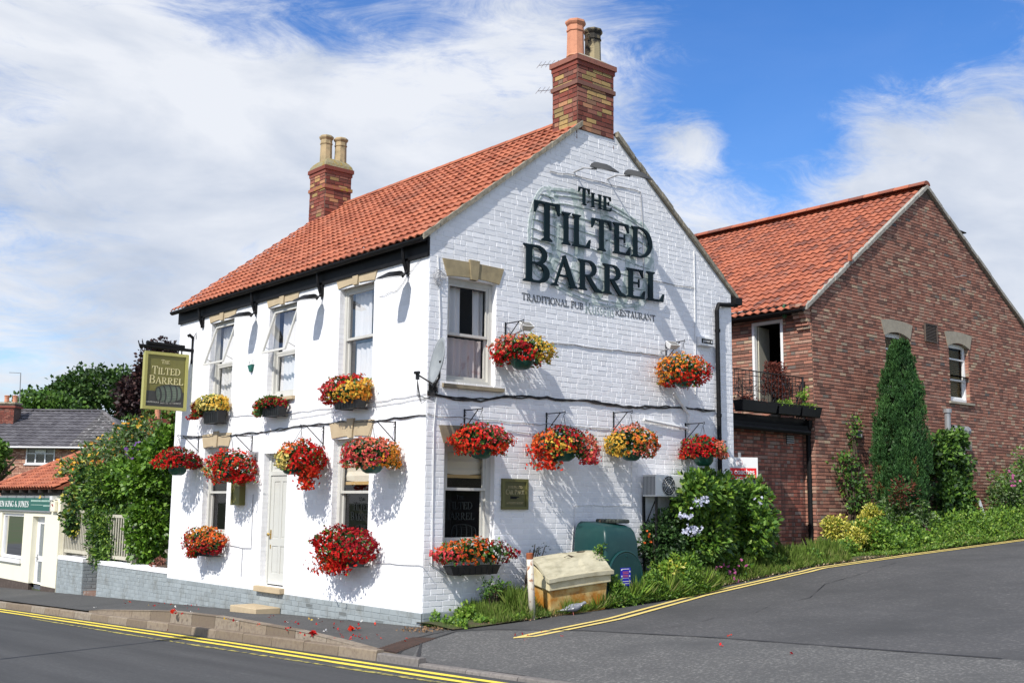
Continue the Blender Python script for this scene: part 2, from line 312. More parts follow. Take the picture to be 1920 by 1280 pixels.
# ------------------------------------------------------------------ foliage
def leafmesh(name, mats, parent, P, Nn, size, aspect=.5, mi=None, spread=.8, droop=.0, rnd=None, fold=.25, seed=1, face=None, fn=.5):
    g = np.random.default_rng(seed); n = len(P); P = np.asarray(P, float); Nn = np.asarray(Nn, float)
    d = Nn + g.normal(0, spread, (n, 3)); d[:, 2] -= droop; d /= np.linalg.norm(d, axis=1)[:, None] + 1e-9
    r = g.normal(0, 1, (n, 3))
    if face is not None: r = np.asarray(face, float) / (np.linalg.norm(face, axis=1)[:, None] + 1e-9) + g.normal(0, fn, (n, 3))
    w = np.cross(d, r); w /= np.linalg.norm(w, axis=1)[:, None] + 1e-9
    up = np.cross(w, d); L = (size * g.uniform(.6, 1.35, n))[:, None] if np.isscalar(size) else np.asarray(size)[:, None] * g.uniform(.7, 1.3, (n, 1))
    a = P; b = P + d * L * .5 + w * L * aspect * .5 + up * L * fold * .3; c = P + d * L; e = P + d * L * .5 - w * L * aspect * .5 + up * L * fold * .3
    V = np.stack([a, b, c, e], 1).reshape(-1, 3)
    off = Vector((0, 0, 0)); q = parent
    while q is not None: off += q.location; q = q.parent
    V = V - np.array(off[:])
    me = bpy.data.meshes.new(name); me.vertices.add(4 * n); me.loops.add(4 * n); me.polygons.add(n)
    me.vertices.foreach_set('co', V.ravel()); me.loops.foreach_set('vertex_index', np.arange(4 * n)); me.polygons.foreach_set('loop_start', np.arange(0, 4 * n, 4))
    try: me.polygons.foreach_set('loop_total', np.full(n, 4))
    except Exception: pass
    for mt in (mats if isinstance(mats, (list, tuple)) else [mats]): me.materials.append(mt)
    if mi is not None: me.polygons.foreach_set('material_index', np.asarray(mi, np.int32))
    at = me.attributes.new('rnd', 'FLOAT', 'FACE'); at.data.foreach_set('value', (g.random(n) if rnd is None else np.clip(rnd, 0, 1)).astype(float))
    me.update(calc_edges=True); me.validate()
    o = bpy.data.objects.new(name, me); COL.objects.link(o); o.parent = parent
    return o
def shell(c, r, n, g, inner=.75, low=-1.):
    d = g.normal(0, 1, (n * 2, 3)); d /= np.linalg.norm(d, axis=1)[:, None]; d = d[d[:, 2] > low][:n]
    k = g.uniform(inner, 1.0, (len(d), 1)); r = np.array(r if hasattr(r, '__len__') else (r, r, r), float)
    nn = d / r; nn /= np.linalg.norm(nn, axis=1)[:, None]
    return np.array(c) + d * k * r, nn
def clumps(c, r, nc, cr, per, g, low=-.6, floor=None, inner=.6):
    """points over many small lumps that sit on an ellipsoid: an uneven crown with gaps"""
    C, D = shell(c, r, nc, g, .55, low); Ps = []; Ns = []
    for k in range(len(C)):
        rr = cr * g.uniform(.6, 1.3); p, q = shell(C[k], (rr, rr, rr * .85), per, g, inner); Ps.append(p); Ns.append(q * .7 + D[k] * .6)
    P = np.concatenate(Ps); Q = np.concatenate(Ns)
    if floor is not None: k = P[:, 2] > floor; P = P[k]; Q = Q[k]
    return P, Q
def blossoms(name, mats, parent, C, Nn, mi, size, seed, petals=8, jitter=.35):
    g = np.random.default_rng(seed); n = len(C); C = np.repeat(C, petals, 0); Q = np.repeat(Nn, petals, 0); m = np.repeat(mi, petals)
    r = np.repeat(g.random(n), petals) * .7 + g.random(n * petals) * .3
    Q = Q / (np.linalg.norm(Q, axis=1)[:, None] + 1e-9); T = np.repeat(g.normal(0, .35, (n, 3)), petals, 0) + Q; T /= np.linalg.norm(T, axis=1)[:, None]
    e = g.normal(0, 1, Q.shape); e -= T * (e * T).sum(1)[:, None]; e /= np.linalg.norm(e, axis=1)[:, None]
    return leafmesh(name, mats, parent, C + T * (g.random((len(C), 1)) * size * .25) + g.normal(0, size * .07, C.shape), e + T * g.uniform(-.1, .6, (len(C), 1)), size, .95, m, .08, 0, r, .5, seed, T, .15)
def stems(parent, name, base, tips, r, mt=None):
    mb = MB()
    for t in tips:
        b = Vector(base); t = Vector(t); mid = b.lerp(t, .5) + Vector((random.uniform(-.06, .06), random.uniform(-.06, .06), .06)) * (t - b).length
        mb.tube([b, mid, t], [r, r * .7, r * .3], 5)
    return mb.build(name, mt or bark, parent)
# ------------------------------------------------------------------ ground
def sheet(name, mt, xs, ys, zf, clip=None):
    mb = MB(); nx, ny = len(xs), len(ys)
    mb.v = [(x, y, zf(x, y)) for y in ys for x in xs]
    for j in range(ny - 1):
        for i in range(nx - 1): mb.f.append((j * nx + i, j * nx + i + 1, (j + 1) * nx + i + 1, (j + 1) * nx + i)); mb.m.append(0); mb.a.append(.5)
    return struct(mb.build(name, mt))
def frange(a, b, s): return [a + (b - a) * i / max(1, round((b - a) / s)) for i in range(max(1, round((b - a) / s)) + 1)]
YS = sorted({round(v, 3) for v in [-30, -20, -12, -8, *frange(-6, 16, .5), 20, 25, 30, 45, 70]})
sheet('ground', field, [-1500, -300, -60, -12, -1.7, 0, 7, 20, 40, 300, 1500], [-1500, -300, -60, -30, -10, 0, 9, 20, 45, 120, 400, 1500], lambda x, y: H(min(x, 40), y) - .30 if x > -1.8 else RZ(y) - .3)
sheet('main_road', asphalt_main, [-60, -12, -6, -3, -1.69], [-60, -30, -20, -12, *frange(-8, 24, 1), 30, 45, 80], lambda x, y: RZ(y))
rl = [HG(*p) for p in ((968, 1196), (1140, 1160), (1300, 1117), (1500, 1072), (1700, 1040), (1920, 1011), (2100, 990))]
rl = [(p.x, p.y) for p in rl]; rl.append((rl[-1][0] + 20, rl[-1][1] - .8))
def vy(x):      # edge between the verge and the side road, surveyed
    X = [-1.2, -.35, .09, 1.26, 2.88] + [p[0] for p in rl if p[0] > 3.5]; Y = [-.62, -.66, -.84, -.92, -.80] + [p[1] + (.34 if p[0] < 6 else .22) for p in rl if p[0] > 3.5]
    return float(np.interp(x, X, Y))
def band(name, mt, xs, ya, yb, ny, zf):
    mb = MB(); nx = len(xs)
    for j in range(ny + 1):
        t = j / ny
        mb.v += [(x, ya(x) * (1 - t ** .6) + yb(x) * t ** .6 if False else ya(x) + (yb(x) - ya(x)) * t, 0) for x in xs]
    mb.v = [(x, y, zf(x, y)) for x, y, _ in mb.v]
    for j in range(ny):
        for i in range(nx - 1): mb.f.append((j * nx + i, j * nx + i + 1, (j + 1) * nx + i + 1, (j + 1) * nx + i)); mb.m.append(0); mb.a.append(.5)
    return struct(mb.build(name, mt))
XA = [-1.58, -1.2, -.8, -.4, -.001, .5, 1, 2, 3, 4, 4.4, 4.8, 5.2, 5.6, 6, 6.5, 7, 7.5, 8, 9, 10, 12, 14, 16, 18, 20, 25, 30, 40]
band('side_road', asphalt, XA, lambda x: -25, lambda x: vy(x) if x > -.5 else -1.9, 110, lambda x, y: H(x, y))
band('verge_ground', soil, [-.05, .3, .7, 1.2, 2, 3, 4, 5, 6, 7, 8.3, 9, 10, 11.3, 12, 13, 14, 16, 18, 20, 25, 30, 40], lambda x: vy(x) - .02, lambda x: 12 if x > 22 else (YB + .1 if x > XB - .1 else (YL + .2 if x > 7.1 else .1)), 10, lambda x, y: H(x, y) + .02 + .05 * max(0, min(1, (y - vy(x)) / .5)))
band('pavement', pave, [-1.58, -1.2, -.8, -.4, -.001], lambda x: -1.9 if x < -.5 else -1.9 + (x + .5) * 2.5, lambda x: 40, 84, lambda x, y: H(x, y) + .004)
# coarse asphalt laid over the mouth of the side road, with a tar seam
ap = [(-1.56, -1.95), (-.9, -1.25), (-.1, -.95), (.25, -1.3), (.75, -2.6), (1.0, -4.5), (1.1, -8), (1.2, -14), (-1.56, -14)]
def drape(name, poly, mt, off, st=.5):
    bm = bmesh.new(); vs = [bm.verts.new((x, y, 0)) for x, y in poly]; bm.faces.new(vs)
    for ax in (0, 1):
        lo = min(p[ax] for p in poly); hi = max(p[ax] for p in poly); k = math.ceil(lo / st) * st
        while k < hi:
            co = [0, 0, 0]; no = [0, 0, 0]; co[ax] = k; no[ax] = 1
            bmesh.ops.bisect_plane(bm, geom=bm.verts[:] + bm.edges[:] + bm.faces[:], plane_co=co, plane_no=no); k += st
    bmesh.ops.triangulate(bm, faces=bm.faces[:])
    for v in bm.verts: v.co.z = H(v.co.x, v.co.y) + off
    me = bpy.data.meshes.new(name); bm.to_mesh(me); bm.free(); me.materials.append(mt); o = bpy.data.objects.new(name, me); COL.objects.link(o); return struct(o)
def strip(mb, pts, w, zf, off=.006, m=0, wob=0.):
    P = []
    for (a, b) in zip(pts, pts[1:]):
        n = max(1, int(math.hypot(b[0] - a[0], b[1] - a[1]) / .25)); P += [(a[0] + (b[0] - a[0]) * i / n, a[1] + (b[1] - a[1]) * i / n) for i in range(n)]
    P.append(pts[-1]); V = []
    for i, p in enumerate(P):
        q = P[min(i + 1, len(P) - 1)]; o = P[max(i - 1, 0)]; t = Vector((q[0] - o[0], q[1] - o[1])).normalized(); ww = w / 2 * (1 + random.uniform(-wob, wob))
        for s in (-1, 1): x = p[0] - t.y * ww * s; y = p[1] + t.x * ww * s; V.append((x, y, zf(x, y) + off))
    mb.add(V, [(2 * i, 2 * i + 1, 2 * i + 3, 2 * i + 2) for i in range(len(P) - 1)], m)
drape('side_road_apron', ap, apron_m, .006)
mb = MB(); strip(mb, [(1.05, -3.2), (1.9, -3.45), (2.6, -3.25), (3.3, -3.4), (4.2, -3.0), (5.1, -3.05), (6.3, -2.5), (7.6, -2.45), (9.5, -1.9)], .010, H, .009, 0, .9); struct(mb.build('road_crack', seam))
mb = MB(); strip(mb, [(-1.45, -1.95), (-.9, -1.25), (-.1, -.95), (.25, -1.3), (.75, -2.6), (1.0, -4.5), (1.1, -8)], .05, H, .012, 0, .4); strip(mb, [(-1.5, -1.6), (-.8, -.9), (-.1, -.75), (.2, -.95)], .025, H, .010, 0, .4); struct(mb.build('road_seam', seam))
mb = MB(); strip(mb, rl, .09, H, .011, 0, .12)
r2 = [(x + .05, y - .19) for x, y in rl]; r2[0] = (rl[0][0] + .12, rl[0][1] - .17); strip(mb, r2, .09, H, .011, 0, .12)
strip(mb, [(rl[0][0] - .02, rl[0][1] + .03), (r2[0][0] + .06, r2[0][1] - .03)], .08, H, .014, 0, 0)
struct(mb.build('side_road_yellow_lines', yellow_r))
mb = MB()
for xo in (-1.90, -2.12): strip(mb, [(xo, -14), (xo - .03, -3), (xo + .02, 2), (xo, 9), (xo, 16), (xo + .05, 34)], .10, lambda x, y: RZ(y), .006, 0, .12)
struct(mb.build('main_road_yellow_lines', yellow))
mb = MB(); strip(mb, [(-2.34, -4), (-2.38, 0), (-2.40, 5), (-2.33, 10)], .07, lambda x, y: RZ(y), .005, 0, .5); struct(mb.build('worn_yellow_line', yellow_old))
mb = MB(); y = -14.
while y < 34:
    L = .9; y1 = y + L - .012; mb.r = random.random(); low = y < -1.9
    mi = 1 if low else 0; dz = random.uniform(-.004, .004); x1 = -1.58; h = .045 if low else .13
    if y < -1.9 < y + L: h = .10
    mb.add([(-1.705, y, RZ(y) - .05), (x1, y, RZ(y) - .05), (x1, y1, RZ(y1) - .05), (-1.705, y1, RZ(y1) - .05), (-1.69, y, RZ(y) + h + dz - .015), (-1.69, y1, RZ(y1) + h + dz - .015), (-1.675, y, RZ(y) + h + dz), (x1, y, RZ(y) + h + dz), (x1, y1, RZ(y1) + h + dz), (-1.675, y1, RZ(y1) + h + dz)],
           [(0, 3, 5, 4), (4, 5, 9, 6), (6, 9, 8, 7), (0, 4, 6, 7, 1), (3, 2, 8, 9, 5), (1, 7, 8, 2)], mi); y += L
y = -1.7
while y < 8.9:                                        # the upper kerb, a lens of stones that lifts the pavement
    L = .85; y1 = min(y + L - .012, 8.95); mb.r = random.random()
    def ex(q): return -1.583
    a, b = ex(y), ex(y1); za, zb = KZ(y) + .014, KZ(y1) + .014; l0, l1 = RZ(y) + .10, RZ(y1) + .10
    mb.add([(a, y, l0), (b, y1, l1), (b + .012, y1, zb), (a + .012, y, za), (a + .14, y, za + .002), (b + .14, y1, zb + .002), (a + .14, y, l0 - .05), (b + .14, y1, l1 - .05)], [(0, 1, 2, 3), (3, 2, 5, 4), (0, 3, 4, 6), (1, 7, 5, 2)], 0); y += L
struct(mb.build('kerb', [kerb_m, kerb_grey]))
mc = [HG(*p) for p in ((702, 1219), (742, 1225), (818, 1197), (772, 1196))]
mb = MB(); mb.quad(*[p + Vector((0, 0, .012)) for p in mc]); a, b, c, d = mc
for i in range(1, 14):
    for (p, q, r, s) in ((a, b, d, c), (a, d, b, c)):
        n = 14 if (p, q) == (a, b) else 14
        u = p.lerp(r, i / n) if (p, q) == (a, b) else p.lerp(r, i / n); w = q.lerp(s, i / n)
        mb.tube([u + Vector((0, 0, .014)), w + Vector((0, 0, .014))], .006, 4)
tag(mb.build('manhole_cover', iron), 'rusty ribbed iron cover set in the pavement at the corner of the dropped kerb', 'manhole cover')
# ------------------------------------------------------------------ roof tiles
def tiles(mb, o, ev, sv, nc, nr, amp=.017, seg=6, m=0, crop=None, lift=.036, prof=None):
    """o eave corner; ev along the eaves; sv up the slope; each pantile is its own curved sheet lapped on the row below"""
    o = Vector(o); ev = Vector(ev); sv = Vector(sv); nrm = ev.cross(sv).normalized()
    if nrm.z < 0: nrm = -nrm
    eu = ev / nc; su = sv / nr
    for r in range(nr):
        for c in range(nc):
            if crop and not crop((c + .5) / nc, (r + .5) / nr): continue
            b = o + eu * c + su * r + nrm * random.uniform(-.004, .004); mb.r = random.random(); V = []
            tw = random.uniform(-.004, .004)
            for t, l in ((-.06, lift), (1.0, .0)):
                for k in range(seg + 1):
                    u = k / seg; z = amp * (math.sin(u * 2 * math.pi - .6) if not prof else prof(u))
                    V.append(b + eu * u * 1.03 + su * t + nrm * (z + l + tw * u + amp))
            n = seg + 1
            V += [v - nrm * .02 for v in V[:n]]
            F = [(k, k + 1, n + k + 1, n + k) for k in range(seg)] + [(k + 1, k, 2 * n + k, 2 * n + k + 1) for k in range(seg)]
            mb.add(V, F, m)
    mb.r = .5
def ridge(mb, a, b, r, L=.45, m=0, n=8, hgt=.75):
    a = Vector(a); b = Vector(b); t = (b - a).normalized(); s = t.cross(Vector((0, 0, 1))).normalized(); N = max(1, round((b - a).length / L))
    for i in range(N):
        p = a.lerp(b, i / N); q = a.lerp(b, (i + 1) / N - .012 / N); mb.r = random.random(); V = []
        for e, rr in ((p, r * 1.04), (q, r)):
            V += [e + s * (rr * math.cos(k * math.pi / n)) + Vector((0, 0, rr * hgt * math.sin(k * math.pi / n))) for k in range(n + 1)]
        F = [(k, k + 1, n + 2 + k, n + 1 + k) for k in range(n)]; F += [tuple(range(n + 1)), tuple(range(n + 1, 2 * n + 2))]
        mb.add(V, F, m)
    mb.r = .5
def stack(mb, x0, y0, x1, y1, z0, z1, ms, bl=.235, bh=.085, mix=.45, cor=True, zf=None):
    """brick chimney shaft: core plus every brick on four sides"""
    mb.box(x0 + .002, y0 + .05, z0, x1 - .002, y1, z1 - .01, ms[0]); mb.box(x0 + .002, y0, zf or z0, x1 - .002, y0 + .05, z1 - .01, ms[0])
    def fa(ax, s):
        def f(u, v, d=0.):
            if ax == 0: return Vector((x0 - d if s < 0 else x1 + d, u, v))
            return Vector((u, y0 - d if s < 0 else y1 + d, v))
        return f
    for ax, s, a, b in ((0, -1, y0, y1), (0, 1, y0, y1), (1, -1, x0, x1), (1, 1, x0, x1)):
        w = b - a
        bricks(mb, fa(ax, s), a, b, (zf or z0) if (ax, s) == (1, -1) else z0, z1, bl=bl, bh=bh, rel=.008, rv=.003, mf=lambda u, v: ms[2] if (a + w * .16 < u < b - w * .14 and random.random() < mix) else ms[1])
def pot(name, parent, c, h, r, mt, n=8):
    mb = MB(); mb.lathe([(r * 1.08, 0), (r * 1.02, .03), (r * .96, h * .68), (r * 1.06, h * .69), (r * 1.06, h * .73), (r * .98, h * .74), (r * .97, h * .84), (r * 1.12, h * .88), (r * 1.22, h * .92), (r * 1.2, h * .97), (r * .98, h), (r * .7, h), (r * .7, h * .8)], c, n, 0, None, .2)
    return mb.build(name, mt, parent)
terracotta = M('terracotta', (.60, .27, .16), .85, n=(7, (.44, .19, .12), .45, .75), bump=(30, .3, .004))
sooty = M('sooty_clay', (.36, .30, .18), .9, n=(4, (.035, .032, .028), .48, .58), bump=(30, .3, .004))
buff_pot = M('buff_clay', (.46, .35, .20), .9, n=(5, (.26, .21, .12), .45, .7), bump=(30, .3, .004))
moss_brick = M('lichened_brick', ramp=[(0, (.2, .08, .05)), (1, (.36, .13, .09))], rough=.95, n=(9, (.35, .23, .03), .5, .6), bump=(60, .5, .004))
flaunch = M('chimney_mortar', (.38, .34, .26), .95, n=(8, (.17, .14, .09), .45, .65), bump=(20, .7, .01))
moss_fl = M('mossy_mortar', (.26, .23, .14), .95, n=(6, (.28, .19, .03), .48, .6), bump=(18, .9, .02))
# ------------------------------------------------------------------ the pub
PW, PL, PE, PA = 7.16, 9.0, 5.80, 8.55
pub = thing('pub_building', 'white painted brick pub with orange pantile roof, big gable lettering and flower baskets', 'pub', (0, 0, 0))
FH = [(6.45, 7.47, 3.62, 5.32), (4.0, 5.02, 3.62, 5.32), (1.5, 2.55, 3.62, 5.32), (6.45, 7.5, 1.08, 2.81), (1.5, 2.6, 1.08, 2.79), (4.12, 5.0, .29, 2.62)]
GH = [(.36, 1.31, 3.56, 5.20), (.35, 1.32, 1.12, 2.68)]
mb = MB()
wall(mb, FA, 0, PL, .19, PE, FH, .13, 0, 0)
wall(mb, GB, 0, PW, .19, PE, GH, .13, 0, 0)
mb.add([GB(0, PE), GB(PW, PE), GB(PW / 2, PA)], [(0, 1, 2)], 0)
mb.quad((PW, 0, 0), (PW, PL, 0), (PW, PL, PE), (PW, 0, PE), 0); mb.quad((0, PL, -.5), (PW, PL, -.5), (PW, PL, PE), (0, PL, PE), 0); mb.add([(0, PL, PE), (PW, PL, PE), (PW / 2, PL, PA)], [(0, 1, 2)], 0)
def glim(v):
    if v <= PE: return (0, PW)
    t = (v - PE) / (PA - PE); return (PW / 2 * t + .01, PW - PW / 2 * t - .01)
bricks(mb, GB, 0, PW, .19, PA - .3, GH, lim=glim, rel=.0042, rv=.0021, m=1, j=.012, head=.28)
bricks(mb, FA, 0, PL, .19, PE, FH, rel=.0022, rv=.0007, m=1, j=.007, head=.28)
for h in FH:                                          # brick courses of the reveals
    z = h[2]
    while z < h[3] - .05:
        mb.r = random.random(); zz = min(z + .078, h[3] - .003); w = random.choice((0, .045)); mb.box(.004, h[1] - .004, z, .06 + w, h[1] - .0005, zz, 1); mb.box(.066 + w, h[1] - .004, z, .128, h[1] - .0005, zz, 1); mb.box(.004, h[0] + .0005, z, .128, h[0] + .004, zz, 1); z += .085
mb.build('wall', [white_joint, white_brick], pub)
mb = MB(); wall(mb, lambda u, v, d=0: FA(u, v, d + .012), 0, PL, -.9, .19, [], .1, 0); wall(mb, lambda u, v, d=0: GB(u, v, d + .012), -.012, PW, -.9, .19, [], .1, 0)
mb.quad(FA(-.012, .19, .012), FA(PL, .19, .012), FA(PL, .19), FA(-.012, .19), 0); mb.quad(GB(-.012, .19, .012), GB(PW, .19, .012), GB(PW, .19), GB(0, .19), 0)
bricks(mb, lambda u, v, d=0: FA(u, v, d + .012), 0, PL, -.66, .19, [], rel=.006, rv=.003, m=0); bricks(mb, lambda u, v, d=0: GB(u, v, d + .012), 0, PW, -.23, .19, [], rel=.006, rv=.003, m=0)
plin = mb.build('plinth', [grey_plinth], pub)
for y0, z0 in ((3.05, .03), (2.0, -.02), (.95, -.06)):
    mb = MB(); mb.fbox(FA, y0, z0, .012, y0 + .24, z0 + .075, .021, 0)
    for k in range(9): mb.fbox(FA, y0 + .015 + k * .024, z0 + .012, .0215, y0 + .027 + k * .024, z0 + .063, .0235, 1)
    mb.build('air_brick', [grey_plinth, M('vent_dark', (.12, .13, .13), .9)], pub)
# roof
mb = MB(); SX = PE + .03
sl_l = Vector((PW / 2 + .17, 0, (PA - PE) / (PW / 2) * (PW / 2 + .17)))
near = lambda a, b: not (a * (PL + .12) < .66 and b > .885)
tiles(mb, (-.17, -.04, PE - .075), (0, PL + .12, 0), sl_l, 50, 18, crop=near)
tiles(mb, (PW + .17, -.04, PE - .075), (0, PL + .12, 0), Vector((-sl_l.x, 0, sl_l.z)), 50, 18, seg=4, crop=near)
ridge(mb, (PW / 2, .63, PA + .035), (PW / 2, PL + .08, PA + .035), .125)
roof = mb.build('roof', pantile, pub)
for s in (1, -1):
    mb = MB()
    x0 = -.16 if s > 0 else PW + .16; e = Vector((x0, 0, PE - .125)); t = Vector((PW / 2, 0, PA + .0)); 
    n = 26
    for i in range(n):
        if i >= n - 3: continue
        a = e.lerp(t, i / n); b = e.lerp(t, (i + 1) / n); o1 = random.uniform(-.012, .012); o2 = random.uniform(-.008, .008)
        mb.add([a + Vector((0, -.065 + o1, .01)), b + Vector((0, -.065 + o1, .01)), b + Vector((0, -.065 + o1, .10 + o2)), a + Vector((0, -.065 + o1, .10 + o2)), a + Vector((0, .03, .01)), b + Vector((0, .03, .01)), b + Vector((0, .03, .10)), a + Vector((0, .03, .10))], [(0, 1, 2, 3), (0, 4, 5, 1), (3, 2, 6, 7), (0, 3, 7, 4), (1, 5, 6, 2)], 0)
    mb.build('verge', cement, pub)
# fascia, gutter and eaves brackets
mb = MB(); mb.box(-.045, -.01, PE - .34, -.003, PL + .02, PE - .05, 0); mb.box(-.12, -.01, PE - .10, -.046, PL + .02, PE - .085, 0); mb.build('fascia', black_paint, pub)
mb = MB(); V = []
for y in (-.05, PL + .1):
    V += [Vector((-.155 + .058 * math.cos(a), y, PE - .085 + .062 * math.sin(a))) for a in [math.pi + k * math.pi / 8 for k in range(9)]]
mb.add(V, [(k, k + 1, 10 + k, 9 + k) for k in range(8)] + [tuple(range(9)), tuple(range(9, 18))], 0); mb.build('gutter', black_paint, pub)
for y in (.55, 3.12, 5.55, 7.85):
    mb = MB(); mb.box(-.045, y - .045, PE - .54, -.003, y + .045, PE - .30, 0); mb.tube([(-.03, y, PE - .53), (-.07, y, PE - .42), (-.10, y, PE - .32), (-.12, y, PE - .14)], .026, 6, 0); mb.build('eaves_bracket', black_paint, pub)
# chimneys
def chimney(x0, y0, x1, y1, zb, zs, pots, mats, mix, fl, zf=None):
    mb = MB(); stack(mb, x0, y0, x1, y1, zb, zs, (0, 1, 2), mix=mix, zf=zf)
    def ring(z, h, o, m=1): mb.r = random.random(); mb.box(x0 - o, y0 - o, z, x1 + o, y1 + o, z + h, m)
    zc = zs - .52; ring(zc, .075, .028, 1 if mats[3] is None else 3); ring(zs - .16, .08, .02); ring(zs - .078, .09, .045, 1)
    mb.r = .5
    c = mb.build('chimney', [m for m in mats if m is not None], roof)
    mb = MB(); n = 12; z = zs + .012; X, Y = (x0 + x1) / 2, (y0 + y1) / 2; hx, hy = (x1 - x0) / 2 + .03, (y1 - y0) / 2 + .03
    V = []; g = [(1, 0), (.94, .06), (.8, .12), (.62, .17), (.4, .2)] if fl > 1 else [(1, 0), (.85, .05), (.55, .14)]
    for k, dz in g:
        V += [(X + hx * k * sx, Y + hy * k * sy, z + dz * fl / 1.2) for sx, sy in ((-1, -1), (0, -1.02), (1, -1), (1.02, 0), (1, 1), (0, 1.02), (-1, 1), (-1.02, 0))]
    mb.add(V, [(i * 8 + j, i * 8 + (j + 1) % 8, (i + 1) * 8 + (j + 1) % 8, (i + 1) * 8 + j) for i in range(len(g) - 1) for j in range(8)] + [tuple(range(8 * (len(g) - 1), 8 * len(g)))], 0)
    mb.build('chimney_cap', moss_fl if fl > 1 else flaunch, roof)
    for (px, py, dz, h, r, mt) in pots: pot('chimney_pot', roof, (px, py, zs + dz), h, r, mt)
    return c
chimney(3.06, -.014, 3.95, .62, 7.9, 9.50, [(3.31, .3, .12, .68, .155, terracotta), (3.74, .3, .10, .66, .15, sooty)], [brick_mortar, old_brick, buff_brick, None], .55, 1, 8.17)
chimney(2.97, 8.28, 3.66, 8.98, 8.0, 9.42, [(3.16, 8.62, .15, .68, .14, buff_pot), (3.48, 8.5, .15, .66, .14, buff_pot)], [brick_mortar, old_brick, buff_brick, moss_brick], .3, 1.5)
# ------------------------------------------------------------------ windows
def window(parent, fn, h, rec=.10, mid=None, kind='sash', tilt=0., cur=('net',), matf=wood_paint, room=dark_room, fw=.07, blind_to=None, sub=False):
    u0, u1, v0, v1 = h; mb = MB(); D = -rec
    f = fw
    mb.fbox(fn, u0, v0, D - .08, u0 + f, v1, D); mb.fbox(fn, u1 - f, v0, D - .08, u1, v1, D); mb.fbox(fn, u0 + f, v1 - f, D - .08, u1 - f, v1, D); mb.fbox(fn, u0 + f, v0, D - .08, u1 - f, v0 + .08, D + .02)
    mid = mid or (v0 + v1) / 2; a, b = u0 + f, u1 - f; s = .042
    def sash(fn2, c, d, dd, top=False):
        mb.fbox(fn2, a, c, dd - .035, a + s, d, dd); mb.fbox(fn2, b - s, c, dd - .035, b, d, dd); mb.fbox(fn2, a + s, d - s, dd - .035, b - s, d, dd); mb.fbox(fn2, a + s, c, dd - .035, b - s, c + s * (1 if top else 1.4), dd)
        return [fn2(a + s, c + s, dd - .02), fn2(b - s, c + s, dd - .02), fn2(b - s, d - s, dd - .02), fn2(a + s, d - s, dd - .02)]
    g1 = sash(fn, v0 + .08, mid + .02, D - .05)
    if tilt:
        hz = v1 - f - .01
        def ft(u, v, d=0.): w = hz - v; return fn(u, hz - w * math.cos(tilt) , D + .03 + (d - D) * 1 + w * math.sin(tilt))
        g2 = sash(ft, mid - .03, hz, D, True)
        for e in (a + .01, b - .01): mb.tube([fn(e, mid + .05, D), ft(e, mid + .12, D)], .006, 4)
        mb.fbox(fn, a, mid + .02, D - .075, b, mid + .06, D - .045)
    else: g2 = sash(fn, mid - .02, v1 - f, D - .012, True)
    w = mb.build('window', matf, parent)
    gm = MB(); gm.quad(*g1); gm.quad(*g2); gm.build('glass', Mglass('dark_window_glass', (1, 1, 1), .10) if (fn is FA and v1 < 3) else Mglass(), w)
    rm = MB(); e = .9; X = D - .09
    for p, q in (((u0, v0), (u1, v0)), ((u1, v0), (u1, v1)), ((u1, v1), (u0, v1)), ((u0, v1), (u0, v0))): rm.quad(fn(*p, X), fn(*q, X), fn(*q, X - e), fn(*p, X - e))
    rm.quad(fn(u0, v0, X - e), fn(u1, v0, X - e), fn(u1, v1, X - e), fn(u0, v1, X - e)); rm.build('room_recess', room, w)
    for spec in cur:
        kd, cu0, cu1, cv0, cv1, mt = spec; cm = MB(); n = int((cu1 - cu0) / .012); ph = random.uniform(0, 6); V = []
        for vv, am in ((cv0, 1.), ((cv0 + cv1) / 2, .8), (cv1, .6)):
            V += [fn(cu0 + (cu1 - cu0) * i / n, vv, D - .15 + am * (.022 * math.sin(i * .55 + ph) + .012 * math.sin(i * .21 + ph * 2 + vv))) for i in range(n + 1)]
        cm.add(V, [(r * (n + 1) + i, r * (n + 1) + i + 1, (r + 1) * (n + 1) + i + 1, (r + 1) * (n + 1) + i) for r in range(2) for i in range(n)], 0); cm.build('curtain', mt, w, True)
    if False: pass
    if blind_to:
        bm_ = MB(); n = 8; V = []
        for j in range(n + 1):
            vv = blind_to + (v1 - f - blind_to) * j / n; V += [fn(a, vv, D - .11 + .012 * math.sin(j * 2.1)), fn((a + b) / 2, vv - (.03 if j == 0 else 0), D - .095 + .012 * math.sin(j * 2.1)), fn(b, vv, D - .11 + .012 * math.sin(j * 2.1))]
        bm_.add(V, [(j * 3 + k, j * 3 + k + 1, j * 3 + k + 4, j * 3 + k + 3) for j in range(n) for k in range(2)], 0); bm_.fbox(fn, a, blind_to - .07, D - .12, b, blind_to - .02, D - .09, 1)
        bm_.build('blind', [blind, M('ochre_fringe', (.45, .30, .12), .8)], w)
    return w
def net(u0, u1, v0, v1, m=None): return ('net', u0, u1, v0, v1, m or curtain)
w1, w2, w3, g1, g2, dr = FH
window(pub, FA, w1, mid=4.42, tilt=.30, cur=(net(6.54, 7.38, 4.45, 5.22), net(6.54, 7.38, 3.7, 4.4)), room=dark_room2)
window(pub, FA, w2, mid=4.42, tilt=.30, cur=(net(4.1, 4.92, 4.45, 5.22), net(4.1, 4.92, 3.7, 4.4)), room=dark_room2)
window(pub, FA, w3, mid=4.45, cur=(net(1.95, 2.46, 4.5, 5.25), net(1.58, 2.40, 3.7, 4.38)), room=dark_room2)
window(pub, FA, g1, mid=1.93, cur=(), fw=.09)
window(pub, FA, g2, mid=1.93, cur=(), fw=.09, blind_to=2.12)
